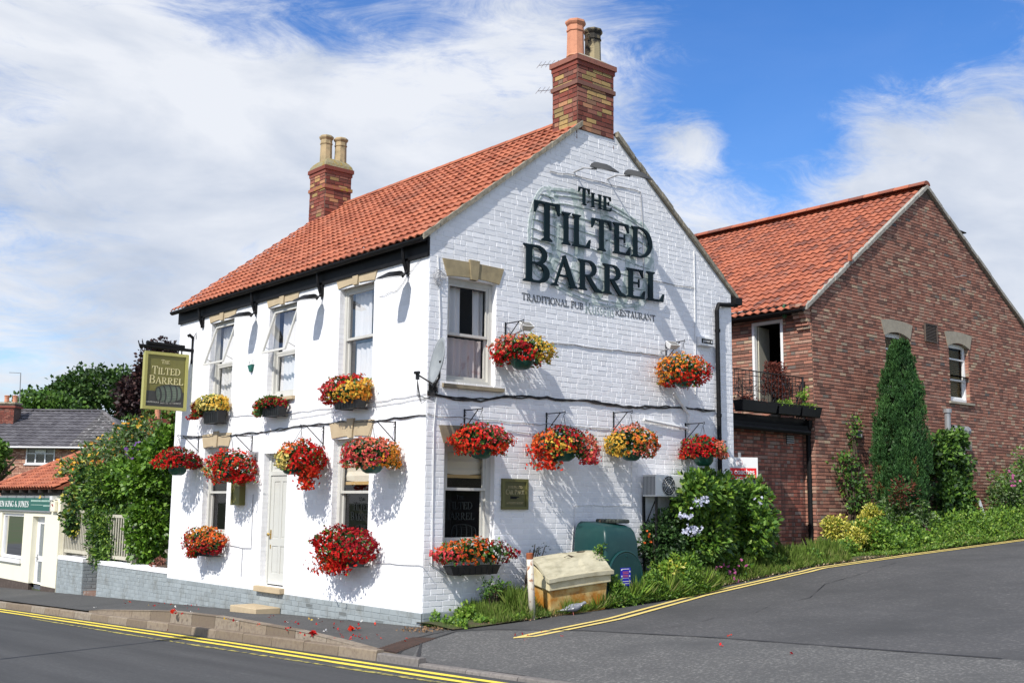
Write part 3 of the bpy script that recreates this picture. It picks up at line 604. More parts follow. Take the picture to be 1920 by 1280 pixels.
window(pub, GB, GH[0], mid=4.34, cur=(net(.42, .78, 4.36, 5.1), net(1.02, 1.24, 4.36, 5.1), net(.4, 1.22, 3.64, 4.30, red_curtain)), room=dark_room2)
window(pub, GB, GH[1], mid=1.98, cur=(), blind_to=2.22, fw=.1)
def lintel(fn, u0, u1, v0, v1, parent, mt=stone, key=True, fl=.09, arch=.03):
    mb = MB(); um = (u0 + u1) / 2; k = .085
    def seg(a, b):   # wedge of the flat arch between two fractions
        P = []; n = 5
        for i in range(n + 1): t = a + (b - a) * i / n; P.append((u0 + (u1 - u0) * t, v0 + arch * (1 - (2 * t - 1) ** 2)))
        for i in range(n + 1): t = b + (a - b) * i / n; P.append((u0 - fl + (u1 - u0 + 2 * fl) * t, v1 + .012 * (1 - (2 * t - 1) ** 2)))
        return P
    if key:
        mb.prism(seg(0, .425), fn, -.05, .022); mb.prism(seg(.575, 1), fn, -.05, .022); mb.prism([(um - .065, v0 + .0), (um + .065, v0 + .0), (um + .10, v1 + .05), (um - .10, v1 + .05)], fn, -.045, .042)
    else: mb.prism(seg(0, 1), fn, -.05, .022)
    mb.build('lintel', mt, parent)
for h in (w1, w2, w3): lintel(FA, h[0] - .03, h[1] + .03, 5.31, 5.53, pub)
for h in (g1, g2): lintel(FA, h[0] - .03, h[1] + .03, 2.80, 3.06, pub)
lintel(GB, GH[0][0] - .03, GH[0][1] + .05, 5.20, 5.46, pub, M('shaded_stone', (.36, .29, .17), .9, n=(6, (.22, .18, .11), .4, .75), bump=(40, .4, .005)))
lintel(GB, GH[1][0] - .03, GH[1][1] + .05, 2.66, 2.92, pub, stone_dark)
def sill(fn, u0, u1, v, parent, mt=stone, t=.075):
    mb = MB(); mb.add([fn(u0, v - t, -.1), fn(u1, v - t, -.1), fn(u1, v, -.1), fn(u0, v, -.1), fn(u0, v - t, .07), fn(u1, v - t, .07), fn(u1, v - .018, .07), fn(u0, v - .018, .07)], [(0, 3, 2, 1), (4, 5, 6, 7), (0, 1, 5, 4), (1, 2, 6, 5), (2, 3, 7, 6), (3, 0, 4, 7)]); mb.build('window_sill', mt, parent)
for h in (w1, w2, w3): sill(FA, h[0] - .06, h[1] + .06, h[2] + .005, pub)
for h in (g1, g2): sill(FA, h[0] - .06, h[1] + .06, h[2] + .005, pub, white_paint)
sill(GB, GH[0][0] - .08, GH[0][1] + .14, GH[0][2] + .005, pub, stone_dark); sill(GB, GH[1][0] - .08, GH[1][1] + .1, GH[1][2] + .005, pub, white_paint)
# front door
a, b, c, d = dr; mb = MB(); D = -.115
mb.fbox(FA, a, c, D - .07, a + .07, d, D); mb.fbox(FA, b - .07, c, D - .07, b, d, D); mb.fbox(FA, a + .07, 2.23, D - .07, b - .07, 2.30, D); mb.fbox(FA, a + .07, 2.55, D - .07, b - .07, d, D); mb.fbox(FA, a + .07, 2.30, D - .06, b - .07, 2.55, D - .03)
mb.fbox(FA, a + .15, 2.36, D - .03, b - .15, 2.5, D - .02)
dfr = mb.build('door_frame', door_paint, pub)
mb = MB(); x0, x1 = a + .07, b - .07; D2 = D - .02
mb.fbox(FA, x0, c + .02, D2 - .045, x1, 2.23, D2 - .012)
for (u, v, U, V) in ((x0, c + .02, x0 + .11, 2.23), (x1 - .11, c + .02, x1, 2.23), (x0 + .11, c + .02, x1 - .11, c + .22), (x0 + .11, 2.12, x1 - .11, 2.23), (x0 + .11, .98, x1 - .11, 1.12), ((x0 + x1) / 2 - .045, c + .22, (x0 + x1) / 2 + .045, .98), ((x0 + x1) / 2 - .045, 1.12, (x0 + x1) / 2 + .045, 2.12)): mb.fbox(FA, u, v, D2 - .012, U, V, D2)
for (u0, u1) in ((x0 + .11, (x0 + x1) / 2 - .045), ((x0 + x1) / 2 + .045, x1 - .11)):
    for (v0, v1) in ((c + .22, .98), (1.12, 2.12)): mb.fbox(FA, u0 + .02, v0 + .02, D2 - .012, u1 - .02, v1 - .02, D2 - .007)
dd = mb.build('door', door_paint, pub, bevel=.003)
mb = MB(); mb.lathe([(.012, 0), (.012, .03), (.028, .04), (.032, .06), (.02, .075), (.0, .078)], FA(x1 - .05, 1.18, D2), 12, 0, Matrix(((0, 0, -1), (0, 1, 0), (1, 0, 0)))); mb.fbox(FA, x1 - .075, 1.10, D2, x1 - .025, 1.26, D2 + .004); mb.fbox(FA, x1 - .07, .93, D2, x1 - .04, 1.0, D2 + .006); mb.build('door_handle', brass, dd)
mb = MB(); mb.fbox(FA, a - .06, .19, -.12, b + .02, .285, .10); mb.build('door_sill', stone, pub, bevel=.008)
mb = MB(); z = H(-.2, 4.55); mb.box(-.50, 4.12, z - .1, -.03, 5.08, z + .115); tag(mb.build('doorstep', stone, bevel=.012), 'worn sandstone block step on the pavement under the pub front door', 'step')
# ------------------------------------------------------------------ serif lettering
def rib(pts, ws):
    R = []
    for (p, q, a, b) in zip(pts, pts[1:], ws, ws[1:]):
        t = Vector((q[0] - p[0], q[1] - p[1])); t = t.normalized() if t.length > 0 else Vector((1, 0)); n = (-t.y, t.x); R.append((p, q, a, b, n))
    out = []; N = []
    for i in range(len(pts)):
        n1 = R[max(i - 1, 0)][4]; n2 = R[min(i, len(R) - 1)][4]; v = Vector((n1[0] + n2[0], n1[1] + n2[1])); v.normalize(); N.append(v)
    for i in range(len(pts) - 1):
        p, q = pts[i], pts[i + 1]; a, b = ws[i] / 2, ws[i + 1] / 2; m, n = N[i], N[i + 1]
        out.append([(p[0] - m.x * a, p[1] - m.y * a), (q[0] - n.x * b, q[1] - n.y * b), (q[0] + n.x * b, q[1] + n.y * b), (p[0] + m.x * a, p[1] + m.y * a)])
    return out
T_, t_ = .165, .062
def arc(cx, cy, rx, ry, a0, a1, n=14, T=T_, t=t_):
    P = []; W = []
    for i in range(n + 1):
        a = math.radians(a0 + (a1 - a0) * i / n); P.append((cx + rx * math.cos(a), cy + ry * math.sin(a))); W.append(t + (T - t) * abs(math.cos(a)) ** 1.4)
    return rib(P, W)
def serif(x, y, up=1, w=T_, e=.085):
    s = up; return [[(x - w / 2 - e, y), (x + w / 2 + e, y), (x + w / 2 + e, y + .035 * s), (x + w / 2, y + .095 * s), (x - w / 2, y + .095 * s), (x - w / 2 - e, y + .035 * s)]]
def stem(x, y0=0, y1=1, w=T_, b=1, tp=1):
    r = [[(x - w / 2, y0), (x + w / 2, y0), (x + w / 2, y1), (x - w / 2, y1)]]
    if b: r += serif(x, y0, 1, w)
    if tp: r += serif(x, y1, -1, w)
    return r
def rc(x0, y0, x1, y1): return [[(x0, y0), (x1, y0), (x1, y1), (x0, y1)]]
def tri(*p): return [list(p)]
def glyph(c):
    if c == 'T': return .86, stem(.43, tp=0) + rc(.02, .93, .84, 1) + tri((.02, .70), (.06, .70), (.16, .93), (.02, .93)) + tri((.80, .70), (.84, .70), (.84, .93), (.70, .93))
    if c == 'I': return .40, stem(.2)
    if c == 'L': return .74, stem(.18) + rc(.18, 0, .70, .07) + tri((.70, 0), (.74, .28), (.70, .28), (.56, .06))
    if c == 'H': return 1.0, stem(.18) + stem(.82) + rc(.2, .48, .8, .55)
    if c in 'EF':
        r = stem(.18, b=1) + rc(.18, .93, .68, 1) + tri((.64, .93), (.68, .93), (.70, .72), (.66, .72)) + tri((.54, .93), (.66, .93), (.66, .74)) + rc(.2, .49, .52, .555) + tri((.50, .38), (.53, .38), (.53, .66), (.50, .66))
        if c == 'E': r += rc(.18, 0, .72, .07) + tri((.72, 0), (.77, .28), (.73, .28), (.58, .06))
        return .78, r
    if c == 'D': return .96, stem(.18) + arc(.36, .5, .48, .468, -90, 90) + rc(.2, 0, .37, .062) + rc(.2, .938, .37, 1)
    if c == 'B': return .80, stem(.18) + arc(.40, .745, .235, .225, -90, 90, 10, .15) + arc(.42, .27, .28, .24, -90, 90, 10) + rc(.2, .938, .41, 1) + rc(.2, .49, .43, .55) + rc(.2, 0, .43, .062)
    if c == 'P': return .72, stem(.18) + arc(.38, .72, .26, .25, -90, 90, 10) + rc(.2, .938, .39, 1) + rc(.2, .44, .39, .50)
    if c == 'R': return .90, stem(.18) + arc(.38, .73, .25, .24, -90, 90, 10) + rc(.2, .938, .39, 1) + rc(.2, .46, .40, .52) + rib([(.36, .50), (.52, .28), (.70, .05), (.94, .0)], [.12, .15, .15, .05])
    if c == 'A': return .92, rib([(.13, 0), (.47, 1.0)], [.06, .07]) + rib([(.44, 1.02), (.80, 0)], [.12, T_ + .02]) + rc(.25, .32, .68, .385) + serif(.13, 0, 1, .06, .1) + serif(.80, 0, 1, .15, .085)
    if c == 'N': return 1.0, stem(.18, w=.06, tp=0) + stem(.84, w=.06, b=0) + rib([(.12, 1), (.86, 0)], [.15, .15]) + serif(.10, 1, -1, .06)
    if c == 'O': return .96, arc(.48, .5, .40, .48, 0, 360, 28)
    if c == 'C': return .86, arc(.50, .5, .42, .48, 50, 310, 20) + tri((.72, .70), (.80, .70), (.80, .98), (.76, .98))
    if c == 'G': return .94, arc(.50, .5, .42, .48, 50, 305, 20) + stem(.76, .03, .42, .15, 0, 1) + tri((.72, .70), (.80, .70), (.80, .98), (.76, .98))
    if c == 'U': return .96, stem(.18, .3, 1, T_, 0, 1) + stem(.80, .3, 1, .06, 0, 1) + arc(.49, .32, .31, .30, 180, 360, 12, .12)
    if c == 'S': return .66, rib([(.56, .78), (.50, .93), (.32, .98), (.14, .88), (.12, .72), (.30, .56), (.50, .42), (.56, .24), (.46, .07), (.28, .02), (.12, .10), (.07, .26)], [.04, .05, .06, .11, .14, .16, .16, .14, .10, .06, .05, .04])
    if c == 'K': return .96, stem(.18) + rib([(.26, .42), (.74, .97)], [.06, .06]) + rib([(.40, .58), (.80, .02)], [.15, .15]) + serif(.76, .965, -1, .05, .08) + serif(.82, 0, 1, .14, .08)
    if c == 'J': return .56, stem(.34, .2, 1, T_, 0, 1) + rib([(.34, .22), (.30, .05), (.16, -.03), (.04, .06)], [T_, .12, .07, .09])
    if c == '&': return .92, rib([(.84, .48), (.74, .24), (.52, .04), (.26, .02), (.10, .20), (.20, .42), (.46, .60), (.50, .82), (.36, .97), (.24, .84), (.30, .62), (.56, .30), (.88, .02)], [.05, .05, .06, .08, .14, .11, .07, .09, .05, .11, .14, .15, .13])
    if c == 'u': return .56, rib([(.10, .64), (.10, .2), (.2, .03), (.34, .04), (.44, .16)], [.09, .09, .07, .06, .05]) + rib([(.46, .64), (.46, 0)], [.08, .08])
    if c == 's': return .44, rib([(.36, .52), (.24, .64), (.10, .52), (.20, .36), (.34, .22), (.28, .05), (.10, .05), (.06, .16)], [.04, .06, .09, .1, .1, .08, .05, .04])
    if c == 'e': return .52, rib([(.10, .34), (.42, .38), (.38, .58), (.24, .65), (.10, .5), (.08, .26), (.2, .04), (.36, .04), (.44, .14)], [.05, .05, .07, .05, .08, .09, .06, .05, .04])
    if c == 'l': return .26, rib([(.13, 1.04), (.13, 0)], [.09, .09])
    return .38, []
def letters(mb, text, fn, u0, v0, h, width=None, small=1., d0=0., d1=.004, sp=.04, m=0, mirror=1, slope=0.):
    """small caps: the first letter of each word is h tall, the rest h*small; width fits the line"""
    tot = 0; seq = []; first = True
    for ch in text:
        s = 1. if first else small; first = ch == ' '
        w, P = glyph(ch); seq.append((ch, s, w, P)); tot += w * s + sp
    tot -= sp; k = (width / (tot * h)) if width else 1.; u = 0.; dd = 0
    for ch, s, w, P in seq:
        for poly in P:
            dd = (dd + 1) % 29
            mb.prism([(u0 + mirror * (u + x * s) * h * k, v0 + slope * (u + x * s) * h * k + y * s * h) for x, y in poly], fn, d0, d1 + dd * .0002, m)
        u += w * s + sp
    return tot * h * k
def barrel_art(mbs, fn, cu, cv, R, rot=-.18, d=.004, m0=0, m1=1, hoop=.13, flip=1, st=.0006):
    """a barrel lying on its side: staves, hoops and round head"""
    cr, sr = math.cos(rot), math.sin(rot)
    def tf(p): x, y = p[0] * R, p[1] * R; return (cu + flip * (x * cr - y * sr), cv + x * sr + y * cr)
    def rad(u): return .60 + .16 * (1 - u * u)
    def hp(u, a0=-90, a1=90, n=18, b=.26): return [(u + b * math.cos(math.radians(a0 + (a1 - a0) * i / n)), rad(u) * math.sin(math.radians(a0 + (a1 - a0) * i / n))) for i in range(n + 1)]
    k = 0
    def put(P, W, m):
        nonlocal k
        k += 1
        for q in rib([tf(p) for p in P], [w * R for w in W]): mbs.prism(q, fn, d - .0035, d + k * st, m)
    for u in (-.92, -.5, .02, .52, .92): put(hp(u), [hoop * (.5 + .5 * abs(math.cos(math.radians(-90 + 10 * i)))) for i in range(19)], m0)
    put(hp(-.92, -90, 270, 36), [.05] * 37, m0); put([(x * 1. + 0, y * .86) for x, y in hp(-.92, -90, 270, 36, .2)], [.02] * 37, m1)
    for s in (-1, 1): put([(u, rad(u) * s) for u in [-.92 + 1.84 * i / 12 for i in range(13)]], [.035] * 13, m0)
    for j in range(-5, 6):
        a = math.radians(j * 16); put([(u + .26 * math.cos(a), rad(u) * math.sin(a)) for u in [-.92 + 1.84 * i / 10 for i in range(11)]], [.014] * 11, m1)
    for j in range(-4, 5): y = j * .13; x = .22 * math.sqrt(max(0, 1 - (y / .62) ** 2)); put([(-.92 - x, y), (-.92 + x, y)], [.012, .012], m1)
def word(parent, name, mt, *a, **k):
    mb = MB(); letters(mb, *a, **k); return mb.build(name, mt, parent)
# gable lettering
mb = MB(); barrel_art(mb, GB, 3.42, 6.10, 1.22, -.10, .0075, 0, 1, .20)
mb.build('barrel_emblem', [art_green, art_dark], pub)
word(pub, 'gable_lettering', letter_green, 'THE', GB, 3.03, 6.82, .30, .80, .84, .055, .085, .08)
word(pub, 'gable_lettering', letter_green, 'TILTED', GB, 2.02, 6.04, .66, 2.86, .84, .055, .085, .03, 0, 1, .028)
word(pub, 'gable_lettering', letter_green, 'BARREL', GB, 1.80, 5.32, .62, 3.36, .84, .055, .085, .04, 0, 1, .018)
mb = MB()
for u, v in ((3.3, 6.9), (3.6, 6.9), (2.35, 6.3), (3.0, 6.25), (3.35, 6.2), (3.75, 6.3), (4.2, 6.3), (4.6, 6.3), (2.0, 5.6), (2.7, 5.45), (3.2, 5.5), (3.8, 5.5), (4.4, 5.5), (4.85, 5.5)): mb.tube([GB(u, v, 0), GB(u, v, .056)], .008, 5)
mb.build('fixing', black_metal, pub)
word(pub, 'painted_lettering', text_dark, 'TRADITIONAL PUB', GB, 1.84, 5.02, .12, 1.37, .96, 0.0, .0075, .05)
word(pub, 'painted_lettering', text_dark, 'RESTAURANT', GB, 3.98, 5.02, .12, 1.02, .96, 0.0, .0075, .05)
mb = MB(); letters(mb, 'Russells', GB, 3.25, 4.97, .22, .70, 1., 0.0, .0075, .02); mb.build('painted_lettering', text_grey, pub)
for fn, u, v, w in ((FA, 2.25, 1.62, -1), (GB, .48, 1.66, 1)):
    f2 = (lambda u_, v_, d=0., fn=fn: fn(u_, v_, d - .16))
    word(pub, 'etched_lettering', etched, 'THE', f2, u + w * .22, v + .17, .06, .16, .8, 0, .001, .05, 0, w); word(pub, 'etched_lettering', etched, 'TILTED', f2, u + w * .04, v + .02, .13, .50, .85, 0, .001, .03, 0, w); word(pub, 'etched_lettering', etched, 'BARREL', f2, u, v - .14, .13, .58, .85, 0, .001, .03, 0, w)
    mb = MB(); barrel_art(mb, f2, u + w * .38, v - .36, .20, -.1, .001, 0, 0, .08, w, .0001); mb.build('etched_barrel', etched, pub)
# ------------------------------------------------------------------ things fixed to the pub
def floodlight(fn, u, v, out, label, group, arm=None, tip=.22, sz=.15):
    t = thing('floodlight', label, 'floodlight', fn(u, v, 0), group)
    mb = MB(); c = fn(u, v - .02, out); o = Vector(fn(u, v, 1)) - Vector(fn(u, v, 0)); s = Vector(fn(u + 1, v, 0)) - Vector(fn(u, v, 0)); up = Vector((0, 0, 1))
    f = (o * math.cos(tip) - up * math.sin(tip)).normalized(); n = f.cross(s).normalized(); n = n if n.z > 0 else -n
    V = []
    for a, w, h in ((-.17, .05, .04), (-.10, .12, .085), (.10, .15, .08), (.26, .12, .03), (.30, .09, .0)):
        V += [c + (f * a + s * w * math.cos(k * math.pi / 6) + n * h * math.sin(k * math.pi / 6)) * (1.2 if arm == 'light' else 1) for k in range(7)]
    mb.add(V, [(i * 7 + k, i * 7 + k + 1, i * 7 + k + 8, i * 7 + k + 7) for i in range(4) for k in range(6)] + [tuple(range(7))], 0); mb.build('housing', M('dark_lamp_metal', (.06, .062, .065), .8, spec=.1) if arm == 'light' else black_metal, t, True)
    mb = MB(); mb.quad(c + f * .20 - s * .11, c + f * .20 + s * .11, c - f * .08 + s * .10, c - f * .08 - s * .10); mb.build('lamp_glass', M('lamp_glass', (.45, .46, .44), .2), t)
    return t
def darm(t, pts, r=.013, mt=None): mb = MB(); mb.tube(pts, r, 6); mb.build('arm', mt or black_metal, t)
for i, (y, w) in enumerate(((5.52, 'between the two tilted upstairs windows'), (3.10, 'between the middle and right upstairs windows'), (.52, 'nearest the street corner of the pub'))):
    t = floodlight(FA, y, 5.20, .27, 'black eaves floodlight on the pub front, ' + w, 'floodlights along the pub front')
    darm(t, [(-.02, y, 5.22), (-.05, y, 5.30), (-.13, y, 5.19)], .016)
for i, (x, z, x0) in enumerate(((3.02, 7.32, 2.5), (3.83, 7.36, 3.35))):
    t = floodlight(GB, x, z, .62, 'grey lamp on an arm above the gable lettering, %s' % ('nearer the ridge' if i == 0 else 'nearer the drainpipe side'), 'lamps above the gable lettering', 'light', .35)
    darm(t, [GB(x - .03, z + .06, 0), GB(x - .03, z + .08, .25), GB(x, z, .52)], .016, cable_grey)
for px, py, lb in ((988, 607, 'square white floodlight tilted up behind the red and yellow gable basket'), (1262, 643, 'white floodlight on the gable just left of the small lettered nameplate')):
    p = ony(px, py, -.32); t = thing('floodlight', lb, 'floodlight', GB(p.x, p.z, 0), 'floodlights pointing up at the gable lettering'); mb = MB()
    a = .5; ca, sa = math.cos(a), math.sin(a)
    def q(x, y, z): return Vector((p.x + x * .92 + y * .25, p.y + (y * ca - z * sa) - x * .2, p.z + y * sa * 1 + z * ca))
    mb.add([q(-.11, -.10, 0), q(.11, -.10, 0), q(.11, .10, 0), q(-.11, .10, 0), q(-.07, -.06, -.10), q(.07, -.06, -.10), q(.07, .06, -.10), q(-.07, .06, -.10)], [(0, 1, 2, 3), (7, 6, 5, 4), (0, 4, 5, 1), (1, 5, 6, 2), (2, 6, 7, 3), (3, 7, 4, 0)]); mb.build('housing', white_paint, t)
    mb = MB(); mb.quad(q(-.09, -.08, .004), q(.09, -.08, .004), q(.09, .08, .004), q(-.09, .08, .004)); mb.build('lamp_glass', M('dull_glass', (.16, .15, .13), .15), t)
    mb = MB(); mb.tube([q(0, 0, -.09), (p.x + .02, -.01, p.z - .12)], .014, 6); mb.build('arm', grey_metal, t)
# satellite dish
t = thing('satellite_dish', 'grey satellite dish with black arm on the gable beside the street corner of the pub', 'satellite dish', (.12, -.02, 3.5))
c = ony(818, 676, -.40); ax = Vector((-.98, .28, .2)).normalized(); s = ax.cross(Vector((0, 0, 1))).normalized(); u = s.cross(ax); mb = MB(); V = []
for r in range(7):
    k = r / 6
    V += [c + s * .26 * k * math.cos(a * math.pi / 12) + u * .35 * k * math.sin(a * math.pi / 12) - ax * (.07 * (1 - k * k)) for a in range(24)]
mb.add(V, [(r * 24 + a, r * 24 + (a + 1) % 24, (r + 1) * 24 + (a + 1) % 24, (r + 1) * 24 + a) for r in range(6) for a in range(24)]); dk = mb.build('dish', dish_grey, t, True); sm = dk.modifiers.new('thickness', 'SOLIDIFY'); sm.thickness = .012
mb = MB(); low = c - u * .34; lnb = ony(783, 702, -.62); mb.tube([low, lnb], .012, 6); mb.tube([lnb + Vector((0, 0, .03)), lnb + Vector((0, 0, -.07))], .028, 8); mb.tube([lnb + Vector((-.06, -.02, .02)), lnb + Vector((.04, .02, .035))], .022, 8); mb.build('receiver_arm', black_metal, t)
mb = MB(); mb.tube([c - ax * .06, (c.x + .14, c.y + .10, c.z + .02), (c.x + .17, c.y + .15, c.z - .22), (.10, -.03, 3.46)], .018, 6); mb.fbox(GB, .03, 3.40, 0, .19, 3.55, .02); mb.tube([(.10, -.03, 3.46), low], .012, 6); mb.build('mount', black_metal, t)
mb = MB()
for k in range(5): mb.tube([lnb + Vector((0, 0, -.07)), lnb + Vector((.03 + .02 * k, .05, -.28 - .03 * k)), (.06, -.12, 3.26 + .03 * k), (.04 + .03 * k, -.015, 3.40)], .004, 4)
for k in range(8): a = [Vector((.06 + .12 * random.random(), -.03 - .05 * random.random(), 3.36 + .3 * random.random())) for _ in range(4)]; mb.tube(a, .004, 4)
mb.build('cable', cable_black, t)
# alarm box, wall lamp, nameplate, notice boards
t = thing('alarm_box', 'small white and green alarm box on the pub front between two upstairs windows', 'alarm box', FA(5.62, 4.30)); mb = MB()
mb.prism([(5.71, 4.38), (5.53, 4.40), (5.53, 4.30), (5.71, 4.29)], FA, .002, .06, 0); mb.prism([(5.71, 4.288), (5.53, 4.298), (5.57, 4.19), (5.63, 4.16)], FA, .002, .055, 1); mb.tube([FA(5.62, 4.34, .0605), FA(5.62, 4.34, .064)], .028, 10, 2); mb.build('casing', [white_paint, M('alarm_green', (.01, .12, .09), .4), M('alarm_ring', (.45, .47, .46), .5)], t, bevel=.006)
t = thing('wall_lamp', 'small grey up and down lamp on the pub front left of the white door', 'wall lamp', FA(5.28, 2.58)); mb = MB()
mb.tube([FA(5.28, 2.50, .10), FA(5.28, 2.66, .10)], .042, 12); mb.build('shade', grey_metal, t); mb = MB(); mb.fbox(FA, 5.22, 2.5, 0, 5.34, 2.66, .02); mb.tube([FA(5.28, 2.58, .015), FA(5.28, 2.58, .10)], .02, 8); mb.build('base', grey_metal, t)
t = thing('nameplate', 'small white box with a black lettered panel near the drainpipe on the gable', 'nameplate', GB(6.3, 4.78)); mb = MB(); mb.fbox(GB, 6.12, 4.70, 0, 6.50, 4.87, .10); mb.build('casing', white_paint, t, bevel=.01)
mb = MB(); mb.fbox(GB, 6.16, 4.745, .10, 6.47, 4.83, .104); mb.build('panel', black_paint, t)
def sans(text, fn_o, ux, uz, size, mt, name, parent, ext=.002, align='LEFT', width=None):
    cu = bpy.data.curves.new(name, 'FONT'); cu.body = text; cu.size = size; cu.extrude = ext; cu.align_x = align
    o = bpy.data.objects.new(name, cu); COL.objects.link(o); bpy.context.view_layer.update(); me = bpy.data.meshes.new_from_object(o); bpy.data.objects.remove(o)
    xs = [v.co.x for v in me.vertices]; k = (width / (max(xs) - min(xs))) if width else 1; ux = Vector(ux).normalized(); uz = Vector(uz).normalized(); n = ux.cross(uz)
    off = Vector((0, 0, 0)); q = parent
    while q is not None: off += q.location; q = q.parent
    for v in me.vertices: c = v.co.copy(); v.co = Vector(fn_o) + ux * c.x * k + uz * c.y + n * c.z - off
    me.materials.clear(); me.materials.append(mt); o = bpy.data.objects.new(name, me); COL.objects.link(o); o.parent = parent; return o
sans('pointer', (6.19, -.1055, 4.768), (1, 0, 0), (0, 0, 1), .072, white_paint, 'lettering', t, .0015, width=.20)
mb = MB(); mb.tube([GB(6.435, 4.787, .1045), GB(6.435, 4.787, .106)], .022, 12); mb.build('round_mark', white_paint, t)
def board(fn, u0, u1, v0, v1, d, label, mir=1):
    t = thing('sign_board', label, 'sign', fn((u0 + u1) / 2, v0)); mb = MB(); e = .035; mb.fbox(fn, u0, v0, 0, u1, v1, d); mb.build('panel', olive_dark if mir > 0 else olive, t)
    mb = MB(); mb.fbox(fn, u0 - .01, v0 - .01, 0, u0 + e, v1 + .01, d + .02); mb.fbox(fn, u1 - e, v0 - .01, 0, u1 + .01, v1 + .01, d + .02); mb.fbox(fn, u0 + e, v1 - e, 0, u1 - e, v1 + .01, d + .02); mb.fbox(fn, u0 + e, v0 - .01, 0, u1 - e, v0 + e, d + .02); mb.build('frame', M('sign_frame', (.13, .125, .04), .5) if mir > 0 else olive, t); return t
t = board(GB, 1.46, 1.97, 1.69, 2.145, .03, 'dark olive car park board on the gable right of the ground floor window')
word(t, 'lettering', M('dull_gold', (.40, .35, .20), .6), 'ENTRANCE TO', GB, 1.57, 2.005, .040, .29, 1, .030, .032, .06); word(t, 'lettering', M('dull_gold', (.40, .35, .20), .6), 'CAR PARK', GB, 1.525, 1.915, .072, .38, .85, .030, .032, .04); word(t, 'lettering', M('dull_gold', (.40, .35, .20), .6), '& FOR RESTAURANT', GB, 1.545, 1.765, .032, .34, 1, .030, .032, .06)
mb = MB(); mb.prism([(1.64, 1.845), (1.745, 1.84), (1.75, 1.855), (1.755, 1.862), (1.80, 1.866), (1.80, 1.878), (1.74, 1.882), (1.64, 1.885)], GB, .03, .032); mb.prism([(1.62, 1.84), (1.637, 1.84), (1.637, 1.89), (1.62, 1.89)], GB, .03, .032); mb.build('pointing_hand', black_paint, t)
t = board(FA, 5.68, 6.02, 1.70, 2.18, .10, 'framed olive notice board on the pub front between the left window and the door', -1)
mb = MB(); letters(mb, 'CAR PARK', FA, 5.97, 2.0, .045, .25, .85, .10, .102, .04, 0, -1); mb.build('lettering', M('dull_gold', (.40, .35, .20), .6), t)
# hanging pub sign
YS_ = 8.28; t = thing('pub_sign', 'hanging olive pub sign with gold frame and barrel picture on a black beam', 'pub sign', (-.05, YS_, 4.8))
def PS(u, v, d=0.): return Vector((u, YS_ - .03 - d, v))
x0, x1, z0, z1 = -1.02, -.12, 3.58, 4.72
mb = MB(); mb.box(x0, YS_ - .03, z0, x1, YS_ + .03, z1); mb.build('panel', olive, t)
mb = MB(); e = .05
for (a, b, c, d) in ((x0 - .01, z0 - .01, x0 + e, z1 + .01), (x1 - e, z0 - .01, x1 + .01, z1 + .01), (x0 + e, z0 - .01, x1 - e, z0 + e), (x0 + e, z1 - e, x1 - e, z1 + .01)): mb.box(a, YS_ - .055, b, c, YS_ + .055, d)
mb.build('frame', M('sign_gold_frame', (.40, .38, .12), .45), t)
mb = MB(); mb.fbox(PS, x0 + e, z0 + e, .001, x1 - e, z0 + .36, .004); mb.build('dark_panel', sign_dark, t)
word(t, 'lettering', sign_gold, 'THE', PS, -.68, 4.50, .085, .17, .8, .001, .004); word(t, 'lettering', sign_gold, 'TILTED', PS, -.87, 4.28, .165, .60, .85, .001, .004, .03); word(t, 'lettering', sign_gold, 'BARREL', PS, -.92, 4.09, .165, .72, .82, .001, .004, .03)
word(t, 'lettering', M('pale_lettering', (.5, .5, .45), .6), 'TRADITIONAL PUB', PS, -.96, 3.70, .030, .27, 1, .0045, .006, .05); word(t, 'lettering', M('pale_lettering', (.5, .5, .45), .6), 'RESTAURANT', PS, -.48, 3.70, .030, .25, 1, .0045, .006, .05); word(t, 'lettering', M('pale_lettering', (.5, .5, .45), .6), 'Russells', PS, -.66, 3.69, .055, .16, 1, .0045, .006, .02)
mb = MB(); body = [(-.93, -.55), (-.5, -.68), (0, -.73), (.5, -.68), (.93, -.55)]
cr, sr = math.cos(.10), math.sin(.10)
def bt(x, y): return (-.50 + (x * cr - y * sr) * .225, 3.90 + (x * sr + y * cr) * .25)
pts = [bt(x, y) for x, y in body] + [bt(.93 + .26 * math.cos(a), .6 * math.sin(a)) for a in (-1, -.5, 0, .5, 1)] + [bt(-x, -y) for x, y in body] + [bt(-.93 - .22 * math.cos(a), -.6 * math.sin(a)) for a in (-1, -.5, 0, .5, 1)]
mb.prism(pts, PS, .0045, .006); mb.build('barrel_picture', M('barrel_fill', (.20, .25, .19), .6, n=(12, (.12, .16, .12), .4, .7)), t)
mb = MB(); barrel_art(mb, PS, -.50, 3.90, .235, .10, .010, 0, 0, .12, 1, .0001); mb.build('barrel_lines', sign_dark, t)
mb = MB(); mb.tube([(0, YS_, 4.83), (-1.13, YS_, 4.83)], .035, 8); mb.tube([(-.2, YS_, 4.88), (-1.0, YS_, 4.90)], .045, 6); mb.tube([(-.03, YS_, 4.55), (-.03, YS_, 5.12)], .02, 6)
for x in (-.25, -.9): mb.tube([(x, YS_, 4.82), (x, YS_, 4.71)], .015, 6)
for x in (-1.13, -1.05): mb.tube([(x, YS_, 4.80), (x - .04, YS_, 4.93)], .012, 5)
mb.tube([(-.03, YS_, 5.1), (-.10, YS_, 5.15), (-.13, YS_, 5.12)], .035, 8); mb.tube([(-.02, YS_, 5.1), (.0, YS_ - .1, 5.2), (-.02, YS_ - .14, 5.05)], .006, 4); mb.build('beam', black_paint, t)
